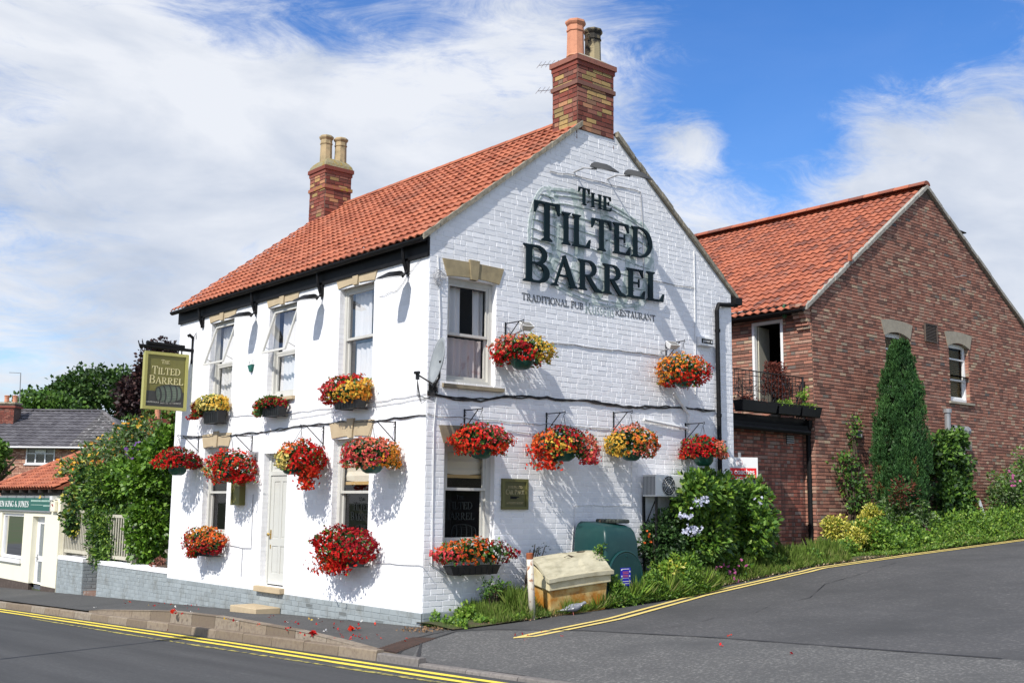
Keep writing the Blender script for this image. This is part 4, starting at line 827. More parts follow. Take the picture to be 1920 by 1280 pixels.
# cables
def wallcable(fn, pts, r, mt, nm='wall_cable', d=.014, n=1, wob=.012):
    mb = MB()
    for k in range(n):
        P = []
        for (a, b) in zip(pts, pts[1:]):
            m = max(2, int(math.hypot(b[0] - a[0], b[1] - a[1]) / .16))
            for i in range(m): tt = i / m; P.append(fn(a[0] + (b[0] - a[0]) * tt, a[1] + (b[1] - a[1]) * tt + random.uniform(-wob, wob) - .012 * k, d + random.uniform(0, .004) + .003 * k))
        P.append(fn(*pts[-1], d)); mb.tube(P, r, 5)
    return mb.build(nm, mt, pub)
def gp(*L): return [(ony(*p).x, ony(*p).z) for p in L]
def fp(*L): return [(onx(*p).y, onx(*p).z) for p in L]
wallcable(GB, gp((800, 735), (835, 743), (900, 748), (960, 741), (1040, 746), (1100, 750), (1180, 762), (1260, 762), (1340, 769)), .011, cable_black, n=3, wob=.02)
wallcable(GB, gp((800, 777), (860, 782), (950, 790), (1100, 800), (1240, 815)), .006, cable_grey, wob=.02); wallcable(GB, gp((950, 808), (1020, 815), (1080, 830)), .006, cable_grey)
wallcable(GB, gp((1030, 642), (1060, 644), (1130, 655), (1200, 660), (1215, 664), (1262, 668)), .009, cable_grey); wallcable(GB, gp((1030, 322), (1060, 327), (1085, 331), (1140, 345), (1200, 360), (1204, 420), (1206, 520), (1240, 530), (1304, 541)), .007, cable_grey)
wallcable(GB, gp((1300, 470), (1302, 600), (1303, 740)), .010, white_paint); wallcable(GB, gp((820, 480), (824, 600), (818, 735), (812, 800), (808, 1060)), .008, white_paint); wallcable(GB, gp((803, 1055), (835, 1075)), .006, cable_grey)
wallcable(GB, gp((1070, 1040), (1077, 948), (1182, 946), (1184, 860)), .006, white_paint)
wallcable(FA, fp((800, 777), (740, 783), (700, 789), (640, 790), (570, 797), (500, 808), (420, 817), (340, 820)), .008, cable_black, n=2, wob=.015)
wallcable(FA, fp((800, 737), (740, 748), (690, 755), (600, 768), (540, 775), (430, 781)), .005, cable_grey); wallcable(FA, fp((800, 747), (720, 759), (640, 770), (545, 785)), .004, cable_grey)
wallcable(FA, fp((476, 925), (472, 1026), (455, 1027), (432, 1022)), .006, cable_grey); wallcable(FA, fp((456, 1027), (453, 1080)), .006, cable_grey); wallcable(FA, fp((800, 1061), (745, 1057), (706, 1056)), .005, cable_grey)
wallcable(FA, fp((802, 470), (745, 545), (712, 556)), .004, cable_grey)
mb = MB()                                             # tangle of spare cable high on the corner
for k in range(10):
    c = ony(826 + random.uniform(-6, 8), 520 + random.uniform(-6, 10), -.03); r = .05 + .05 * random.random(); mb.tube([c + Vector((r * math.cos(a), -.01, r * math.sin(a))) for a in [i * .6 for i in range(9)]], .004, 4)
mb.build('cable_coil', cable_grey, pub)
# downpipe on the gable
mb = MB(); a = ony(1366, 553, -.09); b = ony(1344, 572, -.07); mb.tube([(PW + .14, -.02, PE - .2), (b.x + .05, -.07, b.z + .02), (b.x, -.07, b.z - .10), (b.x + .02, -.07, .5)], .042, 10); mb.box(PW + .03, -.10, PE - .20, PW + .22, .10, PE - .07)
for z in (1.6, 3.4, 5.0): mb.tube([(b.x + .01, -.07, z), (b.x + .01, -.07, z + .06)], .052, 10)
mb.build('downpipe', black_paint, pub)
mb = MB(); P = [ony(*p, -.05) for p in ((1264, 737), (1291, 776), (1293, 815))]; mb.tube(P, .030, 8); Q = [ony(*p, -.05) for p in ((1207, 786), (1290, 803))]; mb.tube(Q, .026, 8); mb.tube([ony(1310, 812, -.06), ony(1310, 850, -.06)], .05, 8); mb.build('waste_pipe', white_paint, pub)
# ------------------------------------------------------------------ flower baskets
def bracket(fn, u, v, out, label, h=.32, name='basket_bracket', skew=0.):
    mb = MB(); s = skew; pt = lambda d, z: fn(u + s * d, z, d)
    mb.fbox(fn, u - .012, v - h, .002, u + .012, v + .02, .014); mb.tube([pt(.01, v), pt(out, v + .0)], .009, 6); mb.tube([pt(.01, v - h + .03), pt(out * .8, v - .005)], .008, 6)
    mb.tube([pt(out, v), pt(out + .03, v + .02), pt(out + .035, v - .02), pt(out, v - .03)], .007, 5); mb.tube([pt(.02 + .03 * math.cos(a), v - .05 + .03 * math.sin(a)) for a in [k * .8 for k in range(8)]], .005, 4)
    return tag(mb.build(name, black_metal), label, 'bracket', 'wall brackets that carry the hanging baskets')
def planting(root, c, rad, zones, n, seed, low, box=False, ax=None, nl=260, trail=(), gap=.0):
    """flowers and leaves over an ellipsoid; zones = [(across, up, colour)] with across -1 left .. 1 right as seen from the street"""
    g = np.random.default_rng(seed); c = np.array(c); sgt = np.array(ax) if ax is not None else np.array((CR.x, CR.y, 0)); sgt = sgt / np.linalg.norm(sgt); fw = np.array((-sgt[1], sgt[0], 0))
    def loc(P): return np.stack([P @ sgt, P @ fw, P[:, 2]], 1)
    d = g.normal(0, 1, (n * 3, 3)); d /= np.linalg.norm(d, axis=1)[:, None]; d = d[d[:, 2] > low][:n]
    bump = 1 + .10 * np.sin(d[:, 0] * 7 + seed) * np.cos(d[:, 2] * 6 + seed * 2) + g.normal(0, .045, len(d)); k = bump * np.where(g.random(len(d)) < .1, 1.1, 1.)
    r = np.array(rad); L = d * r * k[:, None]
    for (a, b, w, dep) in trail:       # tongues of flowers that hang lower
        m = int(n * .22); tx = a + g.normal(0, w, m); tz = -g.uniform(0, 1, m) ** .8; e = np.stack([tx * r[0], -np.abs(g.normal(.35, .25, m)) * r[1] * (1 if fw @ np.array((CF.x, CF.y, 0)) > 0 else 1), b * r[2] + tz * dep], 1)
        e[:, 0] *= (1 - .5 * np.abs(tz)) if False else 1; L = np.concatenate([L, e]); d = np.concatenate([d, np.stack([tx, -np.ones(m), tz * .4], 1) / 1.3])
    P = c + L[:, :1] * sgt + L[:, 1:2] * fw + L[:, 2:] * np.array((0, 0, 1)); Q = d[:, :1] * sgt + d[:, 1:2] * fw + d[:, 2:] * np.array((0, 0, 1))
    names = sorted({z[2] for z in zones}); Z = np.array([(z[0], z[1]) for z in zones]); zi = np.array([names.index(z[2]) for z in zones])
    uv = np.stack([L[:, 0] / r[0], L[:, 2] / r[2]], 1); D = ((uv[:, None, :] - Z[None]) ** 2).sum(2) + g.normal(0, .16, (len(uv), len(Z))); mi = zi[D.argmin(1)]
    nzz = np.sin(L[:, 0] * 31 + seed) * np.sin(L[:, 2] * 37 + seed * 2) * np.sin(L[:, 1] * 29 + seed); keep = g.random(len(P)) > gap * .6 + .30 * (uv[:, 1] > .5) + .45 * (nzz > .22); 
    blossoms('flowers', [FL[x] for x in names], root, P[keep], Q[keep], mi[keep], .0275, seed, 6, .42)
    kk = g.integers(0, len(P), nl * 3); LP = c + (P[kk] - c) * g.uniform(.78, 1.03, (len(kk), 1)); leafmesh('leaves', [leaf_g], root, LP, Q[kk], .050, .6, None, .8, .1, None, .25, seed + 5, Q[kk], .6)
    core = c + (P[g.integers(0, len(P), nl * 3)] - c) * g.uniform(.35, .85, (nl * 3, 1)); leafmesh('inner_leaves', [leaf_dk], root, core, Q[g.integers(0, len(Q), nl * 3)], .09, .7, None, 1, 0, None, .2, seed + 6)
def place(px0, py0, px1, py1, fn, out):
    cx, cy = (px0 + px1) / 2, (py0 + py1) / 2; p = onx(cx, cy, -out) if fn is FA else ony(cx, cy, -out)
    dep = (p - CP).dot(CF); return p, (px1 - px0) / 2 * dep / FPX, (py1 - py0) / 2 * dep / FPX
def hanging(fn, bb, out, label, zones, seed, low=-.35, trail=(), group='flower baskets hanging on the pub', bk='', gap=0., bo=(0, 0)):
    p, rw, rh = place(*bb, fn, out); root = thing('hanging_basket', label, 'hanging basket', p, group)
    mb = MB(); br = .18; bc = p + Vector((CR.x, CR.y, 0)).normalized() * bo[0] * rw + Vector((0, 0, -rh * (.55 + bo[1])))
    mb.lathe([(.08, -.10), (.13, -.075), (.17, -.02), (br, .06), (br + .008, .07), (br + .012, .085), (br - .01, .085), (br - .02, .05)], bc, 18, 0); mb.build('basket', basket_green, root, True)
    u = p.y if fn is FA else p.x; top = p.z + rh + (.22 if fn is FA else .20); hook = fn(u, top, out)
    mb = MB()
    for k in range(3): a = k * 2.1 + .4; mb.tube([hook + Vector((0, 0, -.01)), bc + Vector((br * math.cos(a), br * math.sin(a), .07))], .0035, 4)
    mb.build('chain', black_metal, root)
    planting(root, p, (rw * 1.0, min(rw * 1.0, out * .95), rh * .97), zones, 1000, seed, low - .12, trail=trail, gap=gap, nl=150)
    bracket(fn, u, top + .03, out, 'scrolled iron bracket holding ' + bk); return root
hanging(FA, (291, 840, 376, 893), .42, 'round basket of dark red flowers over the garden end of the pub front', [(0, 0, 'red'), (.4, .3, 'crim'), (-.4, -.2, 'red')], 11, -.3, bk='the dark red basket at the garden end of the pub front')
hanging(FA, (386, 842, 478, 908), .42, 'bushy red basket hanging over the top of the left ground floor window', [(0, 0, 'red'), (-.4, .2, 'red'), (-1.0, -.35, 'pale'), (-.6, -.6, 'ored'), (.4, -.2, 'red'), (.2, .2, 'ored')], 12, -.75, bk='the red basket over the left ground floor window', trail=((.55, -.5, .22, .12),))
hanging(FA, (520, 826, 608, 893), .42, 'basket of red flowers with cream and green at its left, beside the pub door', [(-.8, .1, 'pale'), (-.6, .6, 'oran'), (.2, 0, 'red'), (.3, -.6, 'ored'), (.8, -.1, 'red')], 13, -.5, bk='the red and cream basket beside the pub door', trail=((.28, -.55, .18, .34), (.55, -.4, .15, .18)), bo=(-.35, .0))
hanging(FA, (643, 820, 751, 890), .42, 'coral pink basket with orange at its right over the right ground floor window', [(-.5, 0, 'pink'), (-.3, -.5, 'sal'), (0, .5, 'sal'), (.85, -.1, 'tang'), (.6, -.6, 'tang'), (.2, 0, 'pink')], 14, -.5, bk='the coral and orange basket over the right ground floor window')
hanging(GB, (922, 628, 1036, 696), .42, 'dark red basket with a yellow right side, high on the gable by the upstairs window', [(-.2, 0, 'crim'), (-.5, -.4, 'red'), (-.85, .5, 'sal'), (.75, .4, 'yel'), (.9, -.2, 'yel'), (.1, -.4, 'red'), (-.9, -.1, 'red')], 15, -.45, bk='the dark red and yellow basket high on the gable')
hanging(GB, (1233, 663, 1331, 730), .42, 'basket orange on top and bright red below, high on the gable under the nameplate', [(-.8, .1, 'tang'), (-.2, .6, 'tang'), (.4, .4, 'oran'), (0, -.3, 'ored'), (0, -.7, 'red'), (.8, -.1, 'red'), (-.5, .2, 'oran')], 16, -.7, bk='the orange and red basket under the nameplate')
hanging(GB, (848, 795, 956, 862), .42, 'scarlet basket hanging in front of the ground floor gable window', [(0, 0, 'red'), (-.4, .2, 'ored'), (.3, .3, 'pink'), (.6, -.5, 'ored'), (-.3, -.7, 'ored')], 17, -.55, bk='the scarlet basket before the gable window')
hanging(GB, (996, 800, 1118, 868), .42, 'widest gable basket, dark red on top with orange flowers trailing low at its left', [(.25, .5, 'crim'), (.1, .1, 'red'), (-.6, .2, 'oran'), (-.7, -.4, 'ored'), (.8, 0, 'sal'), (.8, -.5, 'pink'), (-.2, 0, 'yel')], 18, -.35, bk='the widest basket, in the middle of the gable', trail=((-.55, -.3, .25, .30), (.78, -.4, .12, .18)))
hanging(GB, (1136, 797, 1231, 868), .42, 'basket yellow at its left and pale orange at its right, left of the air conditioner', [(-.8, 0, 'yel'), (-.5, -.4, 'yel'), (-.1, .7, 'sal'), (.3, 0, 'oran'), (.6, -.3, 'sal'), (.2, .3, 'tang'), (.8, .1, 'oran')], 19, -.55, bk='the yellow and pale orange basket')
hanging(GB, (1277, 817, 1361, 876), .42, 'red and salmon basket hanging just above the big shrub at the drainpipe', [(-.4, .1, 'crim'), (0, .4, 'red'), (.1, -.2, 'red'), (.75, .2, 'sal'), (.7, -.5, 'sal'), (-.8, -.6, 'ored')], 20, -.3, bk='the red and salmon basket above the big shrub')
def windowbox(fn, bb, out, bx, label, zones, seed, low=-.3, trail=(), gap=0., n=230, dep=.2):
    p, rw, rh = place(*bb, fn, out); ax = (0, -1, 0) if fn is FA else (1, 0, 0); k = .64 if fn is FA else .74
    root = thing('window_box', label, 'window box', p, 'plastic troughs of flowers on the pub window sills'); L = rw / k
    mb = MB(); c = onx((bx[0] + bx[2]) / 2, (bx[1] + bx[3]) / 2, -out) if fn is FA else ony((bx[0] + bx[2]) / 2, (bx[1] + bx[3]) / 2, -out)
    dq = (c - CP).dot(CF); w = (bx[2] - bx[0]) / 2 * dq / FPX / k - .05; h = (bx[3] - bx[1]) / 2 * dq / FPX * .8
    a = Vector(ax); o = Vector((-1, 0, 0)) if fn is FA else Vector((0, -1, 0)); z = Vector((0, 0, 1)); V = []
    for s, zz in ((.88, -h), (1, h), (1.03, h), (1.03, h + .02)):
        V += [c + a * w * sx * s + o * .085 * sy * s + z * zz for sx, sy in ((-1, -1), (1, -1), (1, 1), (-1, 1))]
    mb.add(V, [(i * 4 + j, i * 4 + (j + 1) % 4, i * 4 + 4 + (j + 1) % 4, i * 4 + 4 + j) for i in range(3) for j in range(4)] + [(3, 2, 1, 0), (12, 13, 14, 15)])
    for j in range(1, 8): t = -1 + j / 4; q = c + a * w * .93 * t + o * .082; mb.tube([q - z * h * .9, q + o * .006 + z * h * .9], .005, 4)
    mb.build('trough', box_black, root)
    mb = MB()
    for s in (-.6, .6): q = c + a * w * s; mb.tube([q - z * h * 1.02 + o * .08, q - z * h * 1.03 - o * (out - .01)], .008, 5)
    mb.build('shelf_bracket', black_metal, root)
    planting(root, p, (L * 1.0, dep, rh * .98), zones, int(n * 3.8), seed, low - .15, ax=ax, trail=trail, nl=150, gap=gap)
windowbox(FA, (353, 741, 434, 782), .17, (378, 770, 426, 796), 'trough of pale yellow flowers with crimson at its left, on the leftmost upstairs sill', [(-.85, 0, 'crim'), (-.7, -.6, 'red'), (-.1, 0, 'pale'), (.3, -.2, 'pale'), (.2, .5, 'pale'), (.8, .2, 'yel')], 31, trail=((-.7, -.5, .2, .12),))
windowbox(FA, (477, 744, 540, 772), .17, (489, 762, 539, 782), 'small trough of sparse crimson flowers on the middle upstairs sill', [(0, 0, 'crim'), (-.8, -.3, 'ored'), (.5, .2, 'crim')], 32, gap=.45, n=110, trail=((-.8, -.2, .12, .18),))
windowbox(FA, (602, 704, 694, 762), .20, (625, 748, 688, 768), 'trough crowded with coral pink flowers and yellow at its right, on the right upstairs sill', [(-.7, 0, 'pink'), (-.3, .3, 'pink'), (-.2, -.5, 'red'), (.1, .6, 'red'), (.6, .1, 'yel'), (.85, -.2, 'tang'), (.3, -.3, 'yel')], 33, -.6, n=300, dep=.25)
windowbox(FA, (341, 988, 426, 1042), .20, (362, 1030, 412, 1043), 'trough of mixed orange and dark red flowers under the left ground floor window', [(0, .3, 'tang'), (-.4, .1, 'sal'), (-.7, -.2, 'red'), (.2, -.2, 'oran'), (.6, .2, 'oran'), (.7, -.4, 'crim'), (-.2, -.5, 'ored'), (.2, 0, 'crim')], 34, -.6, n=260, dep=.25, trail=((-.45, -.6, .1, .14),))
windowbox(FA, (588, 988, 704, 1062), .22, (625, 1046, 686, 1062), 'largest trough, solid red flowers trailing below the right ground floor window', [(0, 0, 'red'), (.5, .2, 'crim'), (-.4, .1, 'red'), (-.3, -.5, 'ored'), (.4, -.5, 'red')], 35, -.6, n=420, dep=.30, trail=((-.35, -.55, .3, .26), (-.1, -.5, .2, .2)))
windowbox(GB, (823, 1010, 958, 1068), .20, (838, 1060, 934, 1078), 'trough with orange, white and dark red flowers under the ground floor gable window', [(-.8, -.2, 'pink'), (-.25, .3, 'oran'), (-.1, -.2, 'oran'), (.0, -.8, 'oran'), (.3, .1, 'white'), (.2, -.7, 'white'), (.8, 0, 'crim'), (.6, .3, 'crim'), (-.4, .8, 'oran')], 36, -.4, n=230, gap=.35, dep=.24)
# ------------------------------------------------------------------ the brick building behind
bb = thing('brick_building', 'two storey red brick building with pantile roof and a gable above the side road', 'building', (XB, YB, .5))
BAx, BAz, BRx = 16.78, 10.02, 25.0; ks = (BAz - 6.42) / (BAx - XB); kr = .60
BH = [(14.58, 15.62, 4.62, 6.02), (17.60, 18.62, 4.52, 6.05)]; BD = [(1.98, 2.86, 3.95, 6.06)]
mb = MB(); wall(mb, BG, XB, BRx, 0, 5.2, [(h[0], h[1], h[2], 5.2) for h in BH], .12, 0)
wall(mb, BG, XB, BRx, 5.2, 6.3, [(h[0], h[1], 5.2, h[3]) for h in BH], .12, 0); mb.add([BG(XB, 6.3), BG(XB, 6.42), BG(BAx, BAz), BG(BRx - 3.0, BAz - kr * (BRx - 3 - BAx)), BG(BRx - 2, 6.3)], [(0, 4, 3, 2, 1)], 0)
wall(mb, BL, YB, 17, 0, 6.42, BD, .10, 0); mb.quad((XB, 17, 0), (BRx, 17, 0), (BRx, 17, 6), (XB, 17, 6)); mb.quad((BRx, YB, 0), (BRx, 17, 0), (BRx, 17, 5), (BRx, YB, 5))
def blim(v): return (XB if v < 6.42 else XB + (v - 6.42) / ks + .01, BRx if v < 5 else BAx + (BAz - v) / kr - .01)
bricks(mb, BG, XB, 23.2, .30, BAz - .25, BH, bl=.232, bh=.0797, j=.017, jv=.006, rel=.011, rv=.002, lim=blim, m=1, head=.25, bot=lambda u: H(u, YB))
bricks(mb, BL, YB, 6.0, 3.2, 6.42, BD, bl=.232, bh=.0797, j=.017, jv=.006, rel=.011, rv=.002, m=1, head=.25); bricks(mb, BL, YB, YL + .02, .3, 3.2, [], bl=.232, bh=.0797, j=.017, jv=.006, rel=.011, m=1)
for h in BH:
    z = h[2]
    while z < h[3] - .05: mb.r = random.random(); mb.box(h[1] - .005, YB + .003, z, h[1] - .001, YB + .115, z + .068, 1); z += .0797
mb.r = .5; mb.build('wall', [brick_mortar, red_brick], bb)
mb = MB()                                             # corbelled brick kneeler under the eaves
for k in range(7):
    z = 5.74 + k * .0797; pr = .07 + .045 * k; yy = YB + .02
    for i in range(2): mb.r = random.random(); mb.box(XB - pr, yy + i * .17, z + .006, XB - .002, yy + i * .17 + .16, z + .074)
mb.build('corbel', red_brick, bb)
mb = MB(); ov = .30; e0 = (XB - ov, YB - .06, 6.42 - ov * ks - .03); svx = BAx - (XB - ov)
tiles(mb, e0, (0, 15.9, 0), (svx, 0, svx * ks + .02), 72, 24, .022); ex_ = BRx + .3 - BAx
mb.quad((BAx, YB - .06, BAz + .06), (BAx, 17, BAz + .06), (BAx + ex_, 17, BAz + .06 - kr * ex_), (BAx + ex_, YB - .06, BAz + .06 - kr * ex_)); mb.quad((BAx, YB - .06, BAz - .0), (BAx + ex_, YB - .06, BAz - kr * ex_), (BAx + ex_, YB - .06, BAz + .1 - kr * ex_), (BAx, YB - .06, BAz + .1))
tiles(mb, (BAx + ex_, YB - .06, BAz + .05 - kr * ex_), (0, .9, 0), (-ex_, 0, kr * ex_), 4, 28, .02)
ridge(mb, (BAx, YB - .07, BAz + .10), (BAx, 17, BAz + .10), .15, .45); broof = mb.build('roof', pantile_old, bb)
mb = MB()
for (ax_, az_, bx_, bz_) in ((XB - ov + .02, 6.42 - ov * ks - .06, BAx, BAz), (BAx, BAz, BAx + ex_, BAz - kr * ex_)):
    n = 24
    for i in range(n):
        a = Vector((ax_ + (bx_ - ax_) * i / n, 0, az_ + (bz_ - az_) * i / n)); b = Vector((ax_ + (bx_ - ax_) * (i + 1) / n, 0, az_ + (bz_ - az_) * (i + 1) / n)); o1 = random.uniform(-.01, .01); Y = YB - .085
        mb.add([a + Vector((0, Y + o1, 0)), b + Vector((0, Y + o1, 0)), b + Vector((0, Y + o1, .10)), a + Vector((0, Y + o1, .10)), a + Vector((0, YB + .02, 0)), b + Vector((0, YB + .02, 0)), b + Vector((0, YB + .02, .1)), a + Vector((0, YB + .02, .1))], [(0, 1, 2, 3), (0, 4, 5, 1), (3, 2, 6, 7), (0, 3, 7, 4), (1, 5, 6, 2)])
mb.build('verge', grey_cement, bb)
mb = MB(); mb.box(XB - .20, YB + .38, 6.12, XB - .004, 16.9, 6.34); mb.box(XB - ov + .02, YB + .05, 6.20, XB - .06, 16.9, 6.23); gz = e0[2] - .02; gx = e0[0] - .02
V = []
for y in (YB - .02, 16.9): V += [Vector((gx + .06 * math.cos(a), y, gz + .06 * math.sin(a))) for a in [math.pi + k * math.pi / 8 for k in range(9)]]
mb.add(V, [(k, k + 1, 10 + k, 9 + k) for k in range(8)] + [tuple(range(9))], 0); mb.build('gutter', black_paint, bb)
def arched(fn, h, parent, lt=.27, curtainm=None):
    u0, u1, v0, v1 = h; n = 8; um = (u0 + u1) / 2
    P = [(u0 - .16, v1 - .02 + .0), (u0 - .20 - .0, v1 + .28)] ; top = [(u0 - .20 + (u1 - u0 + .4) * i / n, v1 + .27 + .05 * (1 - (2 * i / n - 1) ** 2)) for i in range(n + 1)]; bot = [(u1 + .06 - (u1 - u0 + .12) * i / n, v1 - .10 + .12 * (1 - (2 * i / n - 1) ** 2)) for i in range(n + 1)]
    mb = MB(); mb.prism(top + bot, fn, -.10, .03); mb.build('lintel', grey_stone, parent)
    w = window(parent, fn, (u0, u1, v0, v1), rec=.10, mid=v0 + .58, cur=(), matf=white_paint, fw=.06); bm_ = MB()
    for k in range(26): z = v0 + .1 + k * .05; bm_.quad(fn(u0 + .07, z, -.24), fn(u1 - .07, z, -.24), fn(u1 - .07, z + .03, -.215), fn(u0 + .07, z + .03, -.215))
    bm_.build('blind', M('ochre_blind', (.20, .16, .07), .7), w)
    bar = MB(); bar.fbox(fn, u0 + .06, v1 - .42, -.14, u1 - .06, v1 - .38, -.10); bar.build('glazing_bar', white_paint, w); return w
for h in BH: arched(BG, h, bb); sill(BG, h[0] - .12, h[1] + .12, h[2] + .005, bb, grey_stone)
def grille(fn, u0, u1, v0, v1, n, mt, name='vent_grille', fr=None):
    mb = MB(); e = .02; mb.fbox(fn, u0, v0, .006, u1, v1, .02, 1)
    for (a, b, c, d) in ((u0, v0, u0 + e, v1), (u1 - e, v0, u1, v1), (u0 + e, v0, u1 - e, v0 + e), (u0 + e, v1 - e, u1 - e, v1)): mb.fbox(fn, a, b, .02, c, d, .06)
    for k in range(n): z = v0 + e + (v1 - v0 - 2 * e) * (k + .3) / n; mb.fbox(fn, u0 + e, z, .02, u1 - e, z + (v1 - v0) / n * .4, .045)
    mb.build(name, [mt, M('vent_black', (.02, .02, .02), .9)], bb)
a = ony(1731, 606, YB); b = ony(1755, 644, YB); grille(BG, a.x, b.x, b.z, a.z, 11, M('brown_metal', (.10, .075, .06), .6))
a = ony(1601, 806, YB); b = ony(1613, 820, YB); grille(BG, a.x, b.x, b.z, a.z, 4, grey_metal)
# balcony door
y0, y1, z0, z1 = BD[0]; mb = MB(); mb.fbox(BL, y0, z0, -.09, y0 + .07, z1, .012); mb.fbox(BL, y1 - .07, z0, -.09, y1, z1, .012); mb.fbox(BL, y0 + .07, z1 - .07, -.09, y1 - .07, z1, .012); dfm = mb.build('door_frame', white_paint, bb)
mb = MB(); mb.add([Vector((XB + .10, y1 - .08, z0)), Vector((XB + .62, y1 + .02, z0)), Vector((XB + .62, y1 + .02, z1 - .08)), Vector((XB + .10, y1 - .08, z1 - .08)), Vector((XB + .09, y1 - .12, z0)), Vector((XB + .62, y1 - .03, z0)), Vector((XB + .62, y1 - .03, z1 - .08)), Vector((XB + .09, y1 - .12, z1 - .08))], [(0, 1, 2, 3), (7, 6, 5, 4), (0, 4, 5, 1), (1, 5, 6, 2), (2, 6, 7, 3), (3, 7, 4, 0)]); mb.build('open_door', M('cream_door', (.55, .52, .42), .6), bb)
mb = MB(); X0 = XB + .1
mb.quad((XB + 2, y0 - .6, z0), (XB + 2, y1 + 1, z0), (XB + 2, y1 + 1, z1 + .4), (XB + 2, y0 - .6, z1 + .4)); mb.quad((X0, y0 - .6, z0 - .01), (XB + 2, y0 - .6, z0 - .01), (XB + 2, y1 + 1, z0 - .01), (X0, y1 + 1, z0 - .01)); mb.quad((X0, y0 - .6, z1 + .02), (XB + 2, y0 - .6, z1 + .02), (XB + 2, y1 + 1, z1 + .02), (X0, y1 + 1, z1 + .02)); mb.quad((X0, y1 + 1, z0), (XB + 2, y1 + 1, z0), (XB + 2, y1 + 1, z1 + .4), (X0, y1 + 1, z1 + .4)); mb.quad((X0, y0 - .6, z0), (XB + 2, y0 - .6, z0), (XB + 2, y0 - .6, z1), (X0, y0 - .6, z1)); mb.build('room_recess', dark_room, bb)
# low wing and flat roof
mb = MB(); wall(mb, LW, PW + .01, XB - .01, -.1, 3.55, [], .1, 0); bricks(mb, LW, PW + .01, XB - .01, .30, 3.52, [], bl=.232, bh=.0797, j=.017, jv=.006, rel=.011, rv=.002, m=1, head=.7); mb.build('low_wing_wall', [brick_mortar, stain_brick], bb)
mb = MB(); mb.box(PW + .02, YL - .12, 3.56, XB - .02, 9, 3.70); mb.box(PW + .02, YL - .22, 3.42, XB - .1, YL - .12, 3.54); mb.tube([(PW + .1, YL - .30, 3.42), (XB - .2, YL - .30, 3.38)], .055, 8); mb.build('flat_roof', black_paint, bb)
mb = MB(); mb.tube([ony(1516, 800, 1.36), ony(1523, 1057, 1.36)], .062, 10)
c = ony(1515, 797, 1.34); mb.lathe([(.06, -.14), (.13, -.04), (.14, .10), (.12, .10), (.11, .02)], c, 4, 0, None, math.pi / 4)
for z in (1.2, 2.3): q = ony(1519, 900, 1.36); mb.tube([(q.x + .0, 1.36, z), (q.x, 1.36, z + .07)], .072, 10)
mb.build('downpipe', black_paint, bb)
a = ony(1473, 815, YL); b = ony(1487, 832, YL); 
mb = MB(); mb.fbox(LW, a.x, b.z, .006, b.x, a.z, .02, 1)
for k in range(4): z = b.z + (a.z - b.z) * (k + .2) / 4; mb.fbox(LW, a.x, z, .02, b.x, z + .025, .035)
mb.build('vent_grille', [grey_metal, MATS['vent_black']], bb)
q = ony(1790, 520, YB); mb = MB(); mb.tube([BG(q.x - .12, q.z, .25), BG(q.x + .12, q.z + .02, .25)], .012, 5); mb.tube([BG(q.x, q.z, 0), BG(q.x, q.z, .25)], .01, 5); mb.build('wall_hook', grey_metal, bb)
q = onx(1588, 478, XB + 1.2); mb = MB(); q = ony(1592, 482, YB - .09); mb.fbox(BG, q.x - .05, q.z - .10, .09, q.x + .03, q.z + .12, .16); mb.build('loose_tile', pantile, bb)
a = ony(1782, 424, 3.0); mb = MB(); b = ony(1812, 436, 3.0); c = ony(1790, 443, 3.0)
mb.add([a, b, b + Vector((0, .7, 0)), a + Vector((0, .7, 0)), a - Vector((0, 0, .05)), b - Vector((0, 0, .03)), b + Vector((0, .7, -.03)), a + Vector((0, .7, -.05))], [(0, 1, 2, 3), (7, 6, 5, 4), (0, 4, 5, 1), (1, 5, 6, 2), (2, 6, 7, 3), (3, 7, 4, 0)]); mb.tube([b - Vector((.15, -.1, .03)), b - Vector((.3, -.1, .5))], .02, 5); mb.build('open_rooflight', black_paint, bb)
# balcony railing
t = thing('balcony_railing', 'black wrought iron balcony railing with scrolls above the low brick wing', 'railing', (PW + .3, 1.36, 3.7)); Y = 1.40
def RL(px, py): return ony(px, py, Y)
pa, pb = RL(1368, 692), RL(1514, 707); xa, xb = PW + .05, XB - .12; zt = (pa.z + pb.z) / 2; zb = 3.78
mb = MB(); mb.tube([(xa, Y, zt), (xb, Y, zt)], .014, 5); mb.tube([(xa, Y, zb), (xb, Y, zb)], .012, 5); mb.tube([(xa, Y, zt - .10), (xb, Y, zt - .10)], .008, 4)
for z in (zb + .22, zb + .44, zb + .64): mb.tube([(xa, Y, z), (xb, Y, z)], .005, 4)
mb.build('rail', black_metal, t); mb = MB(); n = int((xb - xa) / .125)
for i in range(n + 1): x = xa + (xb - xa) * i / n; mb.tube([(x, Y, zb), (x, Y, zt)], .008, 4)
mb.build('baluster', black_metal, t); mb = MB()
for k in range(10):
    x = xa + .2 + k * .42; 
    if x > xb - .1: break
    for z0_, s in ((zt - .25, 1), (zt - .45, -1), (zt - .62, 1)): mb.tube([(x + s * .07 * (1 - j * .07) * math.cos(j * .75), Y - .012, z0_ + .08 * (1 - j * .07) * math.sin(j * .75)) for j in range(11)], .008, 4)
mb.build('scroll', black_metal, t)
mb = MB(); mb.tube([(xb, Y, zb - .2), (xb, Y, zt + .02)], .03, 4); mb.tube([(xb - .32, Y + .02, zb), (xb - .02, Y + .02, zt - .1)], .018, 4); mb.build('end_post', black_metal, t)
L3 = [('left', 9.2, 10.05, 'next to the pub'), ('middle', 10.08, 10.75, 'in the middle'), ('right', 10.78, 11.56, 'at the corner')]
